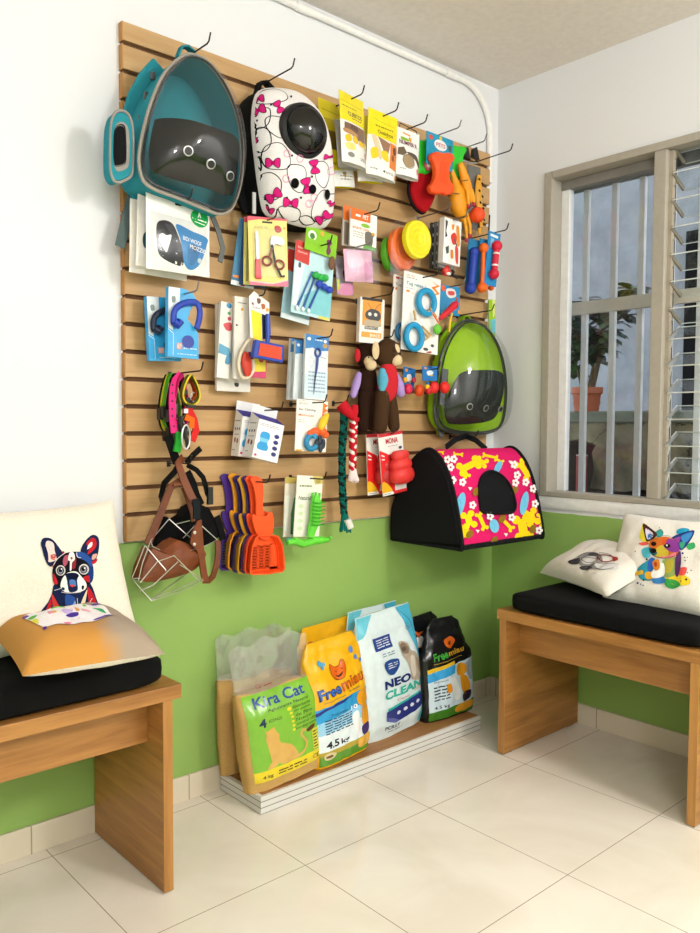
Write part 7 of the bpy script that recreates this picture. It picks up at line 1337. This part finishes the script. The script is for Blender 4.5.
# --- plush monkeys
gM2 = 'plush monkeys'
BRN = mat('#3a2418', 'fabric'); BRN2 = mat('#45301f', 'fabric'); CRM = mat('#d9c29a', 'fabric'); LIL = mat('#a98fcb', 'fabric'); VEST = mat('#c22a33', 'fabric')
k10 = cr(350, 335, 9.33)
def plush(label, d, head, hr, face, ear, body, arms, vest, legs, m_):
    c = P(*k10([head])[0], d); r = thing('plush_monkey', label, 'plush toy', Matrix.Translation(c), gM2)
    A = lambda q, dd=0: P(*k10([q])[0], d+dd)-c
    pm = .00118
    mb = MB(m_); mb.ell((0, 0, 0), hr, hr*.85, hr*1.05, 24, 18); hd = mb.build('head', r)
    if face:
        mb = MB(CRM); mb.ell(A(face[0], hr*.50), hr*.42, hr*.36, hr*.46, 16, 12); mb.ell(A(face[1], hr*.62), hr*.46, hr*.40, hr*.42, 16, 12); mb.build('face', hd)
        mb = MB(mat('#1a120d', 'plastic'))
        for q in face[2]: mb.ell(A(q, hr*.92), .0030, .0025, .0036, 8, 6)
        mb.build('eyes', hd)
    mb = MB(CRM if ear[2] else VEST); mb.ell(A(ear[0], .012), ear[1], .007, ear[1]*1.9, 16, 12); mb.build('ear', hd)
    mb = MB(m_); mb.tube([A(q) for q in body[0]], body[1], 18, flat=.8, rnd=True); mb.build('torso', r)
    for pts, rad, colr in arms: mb = MB(colr); mb.tube([A(q, .02) for q in pts], rad, 14, rnd=True); mb.build('arm', r)
    if vest: mb = MB(VEST); mb.tube([A(q, .008) for q in vest[0]], vest[1], 18, flat=.8, rnd=True); mb.build('vest', r)
    for pts, rad in legs: mb = MB(m_); mb.tube([A(q, .01) for q in pts], rad, 14, rnd=True); mb.build('leg', r)
    return r
plush('dark brown plush monkey behind the other, its lilac arm to the left', .075, (165, 190), .045, ((175, 240), (195, 280), [(175, 208)]), ((70, 190), .012, False), ([(170, 310), (165, 380), (160, 480), (165, 560)], [.026, .034, .036, .030]), [([(80, 370), (60, 450), (30, 560)], [.010, .014, .011], LIL)], None, [([(130, 560), (125, 700), (120, 860)], [.020, .020, .019]), ([(200, 560), (205, 700), (205, 840)], [.020, .021, .020])], mat('#2b1a12', 'fabric'))
plush('dark brown plush monkey with a red vest and a blue arm, facing right', .115, (350, 175), .048, ((415, 140), (432, 235), [(415, 140), (420, 178)]), ((240, 145), .0155, True), ([(345, 300), (345, 380), (340, 470), (330, 560)], [.024, .030, .034, .030]), [([(300, 340), (305, 420), (300, 500)], [.012, .019, .012], mat('#5aa9c6', 'fabric')), ([(410, 360), (445, 450), (470, 540)], [.012, .019, .016], LIL)], ([(358, 320), (358, 420), (340, 535)], [.030, .040, .038]), [([(300, 560), (290, 700), (280, 850)], [.026, .027, .025]), ([(370, 560), (390, 700), (410, 850)], [.022, .022, .020])], BRN2)
p = P(384, 352, .10); hook('hook behind the plush monkeys, holding them', p.x, p.z+.045, .14)
# --- small red toys on blue cards
k11 = cr(385, 360, 10)
gR2 = 'small vinyl toys on blue cards'
for lab, quad, d, blobs in (('small toy of pink and orange vinyl on a blue card, beside the monkeys', [(404, 366.5), (416, 369), (413.5, 391), (402.5, 388)], .09, [((230, 290), .017, '#d3224a'), ((345, 305), .020, '#f0561c'), ((200, 200), .009, '#eeb41c'), ((290, 200), .009, '#c93a5a')]), ('small red vinyl toy on a blue card, in front of the lime green backpack', [(422, 365.5), (437.5, 366.8), (437, 380.5), (423, 381)], .15, [((440, 300), .014, '#c8202a'), ((490, 275), .019, '#dd231f'), ((595, 275), .0195, '#e0251f'), ((425, 270), .009, '#efc01c'), ((427, 235), .006, '#2a6fb8')])):
    s = card('vinyl_toy', lab, 'dog toy', quad, d, 0, gR2, '#2573b8', .002)
    s.art([('s', '#dfe6ea', [(.3, .35), (.6, .3), (.72, .5), (.45, .65), (.3, .55)]), ('s', '#e8923a', [(.12, .1), (.3, .1), (.28, .2), (.14, .2)]), ('r', '#14222e', .35, .04, .65, .09), ('s', '#d9b02a', [(.45, .6), (.7, .62), (.6, .7)])])
    for q, r_, col in blobs:
        mb = MB(mat(col, 'rubber')); c = s.Mi @ P(*k11([q])[0], d+.018); mb.ell(c, r_, r_*.85, r_*1.08, 16, 12); mb.build('vinyl_bulb', s.root)
p = P(430, 369, .15); hook('slim hook through the cards of the small vinyl toys', p.x, p.z-.004, .19)
# --- rope toys
gRo = 'braided rope toys'
def rope(label, top, brd, tas, d, c1, c2, w_, tie, tufts):
    o = P(*top[0], d); r = thing('rope_toy', label, 'dog toy', Matrix.Translation(o), gRo); A = lambda q, dd=0: P(q[0], q[1], d+dd)-o
    pts = [A(q) for q in brd]; N = 60
    def along(t):
        L_ = (len(pts)-1)*t; i = min(int(L_), len(pts)-2); return pts[i].lerp(pts[i+1], L_-i)
    turns = (pts[0]-pts[-1]).length/.034
    mb = MB()
    for j in range(3):
        mb.use(mat([c1, c2, c1][j], 'fabric')); mb.tube([along(i/N)+Vector((w_*.55*math.sin(2*PI*(turns*i/N+j/3)), w_*.4*math.sin(4*PI*(turns*i/N+j/3)), 0)) for i in range(N+1)], w_*.55, 8)
    mb.build('braid', r)
    for nm, (q0, q1), ca in (('upper_knot', top, c1), ('lower_tassel', tas, tie)):
        a, b_ = A(q0), A(q1); mb = MB()
        for j in range(tufts):
            mb.use(mat(ca if j % 2 else c1 if nm == 'upper_knot' else tie, 'fabric')); an = 2*PI*j/tufts; sp_ = w_*(.8 if nm == 'upper_knot' else 1.5)
            e = b_+Vector((sp_*math.cos(an), sp_*.7*math.sin(an), random.uniform(-.006, .006))); mb.tube([a+Vector((w_*.5*math.cos(an), w_*.4*math.sin(an), 0)), a.lerp(b_, .5)+Vector((w_*.85*math.cos(an), w_*.6*math.sin(an), 0)), e], [.0042, .005, .0032], 6)
        mb.build(nm, r)
    return r, A
rr_, A_ = rope('red and white braided rope toy, shorter of the two', [(355, 405), (353, 419)], [(354, 418), (353, 440), (352.5, 470)], [(352.5, 467), (353.5, 482)], .11, '#c01f2c', '#efe6e2', .0125, '#f0dedd', 12)
mb = MB(mat('#c01f2c', 'fabric')); mb.tube([A_((341, 404), -.02), A_((346, 410), -.01), A_((353, 417))], [.020, .018, .012], 10); mb.tube([A_((352, 418.5), .006), A_((358, 419.5), .006)], .008, 8); mb.build('red_loop', rr_)
rr_, A_ = rope('long dark green and black braided rope toy', [(344, 404), (344, 420)], [(344, 418), (342, 450), (342, 480), (344, 514)], [(344.5, 512), (345.5, 531)], .085, '#0d5a52', '#15211f', .0135, '#0f6a60', 14)
mb = MB(mat('#e2ddd6', 'fabric')); mb.tube([A_((347, 519), .01), A_((350, 528), .012)], .013, 12); mb.build('white_wrap', rr_)
p = P(343, 403, .07); hook('hook behind the rope toys', p.x, p.z, .09)
# ================================================================== light, sky, camera
def lamp(name, loc, size, power, col=(1, .96, .9), rot=(0, 0, 0), sy=None):
    l = bpy.data.lights.new(name, 'AREA'); l.shape = 'RECTANGLE'; l.size = size; l.size_y = sy or size; l.energy = power; l.color = col
    o = bpy.data.objects.new(name, l); COL.objects.link(o); o.location = loc; o.rotation_euler = rot; return o
def point_light(loc, rad, power, col=(1, .975, .94)):
    l = bpy.data.lights.new('room_and_fill_light', 'POINT'); l.shadow_soft_size = rad; l.energy = power; l.color = col
    o = bpy.data.objects.new('room_and_fill_light', l); COL.objects.link(o); o.location = loc
point_light((-.75, -3.0, 2.2), .15, 84, (1, .985, .965))
point_light((-3.0, -3.2, 2.15), .15, 56, (1, .99, .975))  # fill light added to brighten the window wall; no fixture known there
W = bpy.data.worlds.new('daylight'); SC.world = W; W.use_nodes = True
bg = W.node_tree.nodes['Background']; bg.inputs[0].default_value = (.90, .95, 1, 1); bg.inputs[1].default_value = 1.9
cam = bpy.data.cameras.new('camera'); co = bpy.data.objects.new('camera', cam); COL.objects.link(co)
cam.sensor_fit = 'HORIZONTAL'; cam.sensor_width = 36; cam.lens = FPX/700*36; cam.clip_start = .01; cam.clip_end = 100
co.matrix_world = Matrix(((CR.x, CU.x, -CF.x, CAM.x), (CR.y, CU.y, -CF.y, CAM.y), (CR.z, CU.z, -CF.z, CAM.z), (0, 0, 0, 1)))
SC.camera = co
SC.view_settings.view_transform = 'Standard'; SC.view_settings.look = 'None'; SC.view_settings.gamma = 1; SC.view_settings.use_curve_mapping = False
SC.view_settings.exposure = 0.0
SC.cycles.max_bounces = 10; SC.cycles.diffuse_bounces = 4; SC.cycles.glossy_bounces = 4; SC.cycles.transparent_max_bounces = 16; SC.cycles.transmission_bounces = 4
SC.cycles.caustics_reflective = False; SC.cycles.caustics_refractive = False; SC.cycles.sample_clamp_indirect = 6
try: SC.cycles.use_denoising = True
except Exception: pass
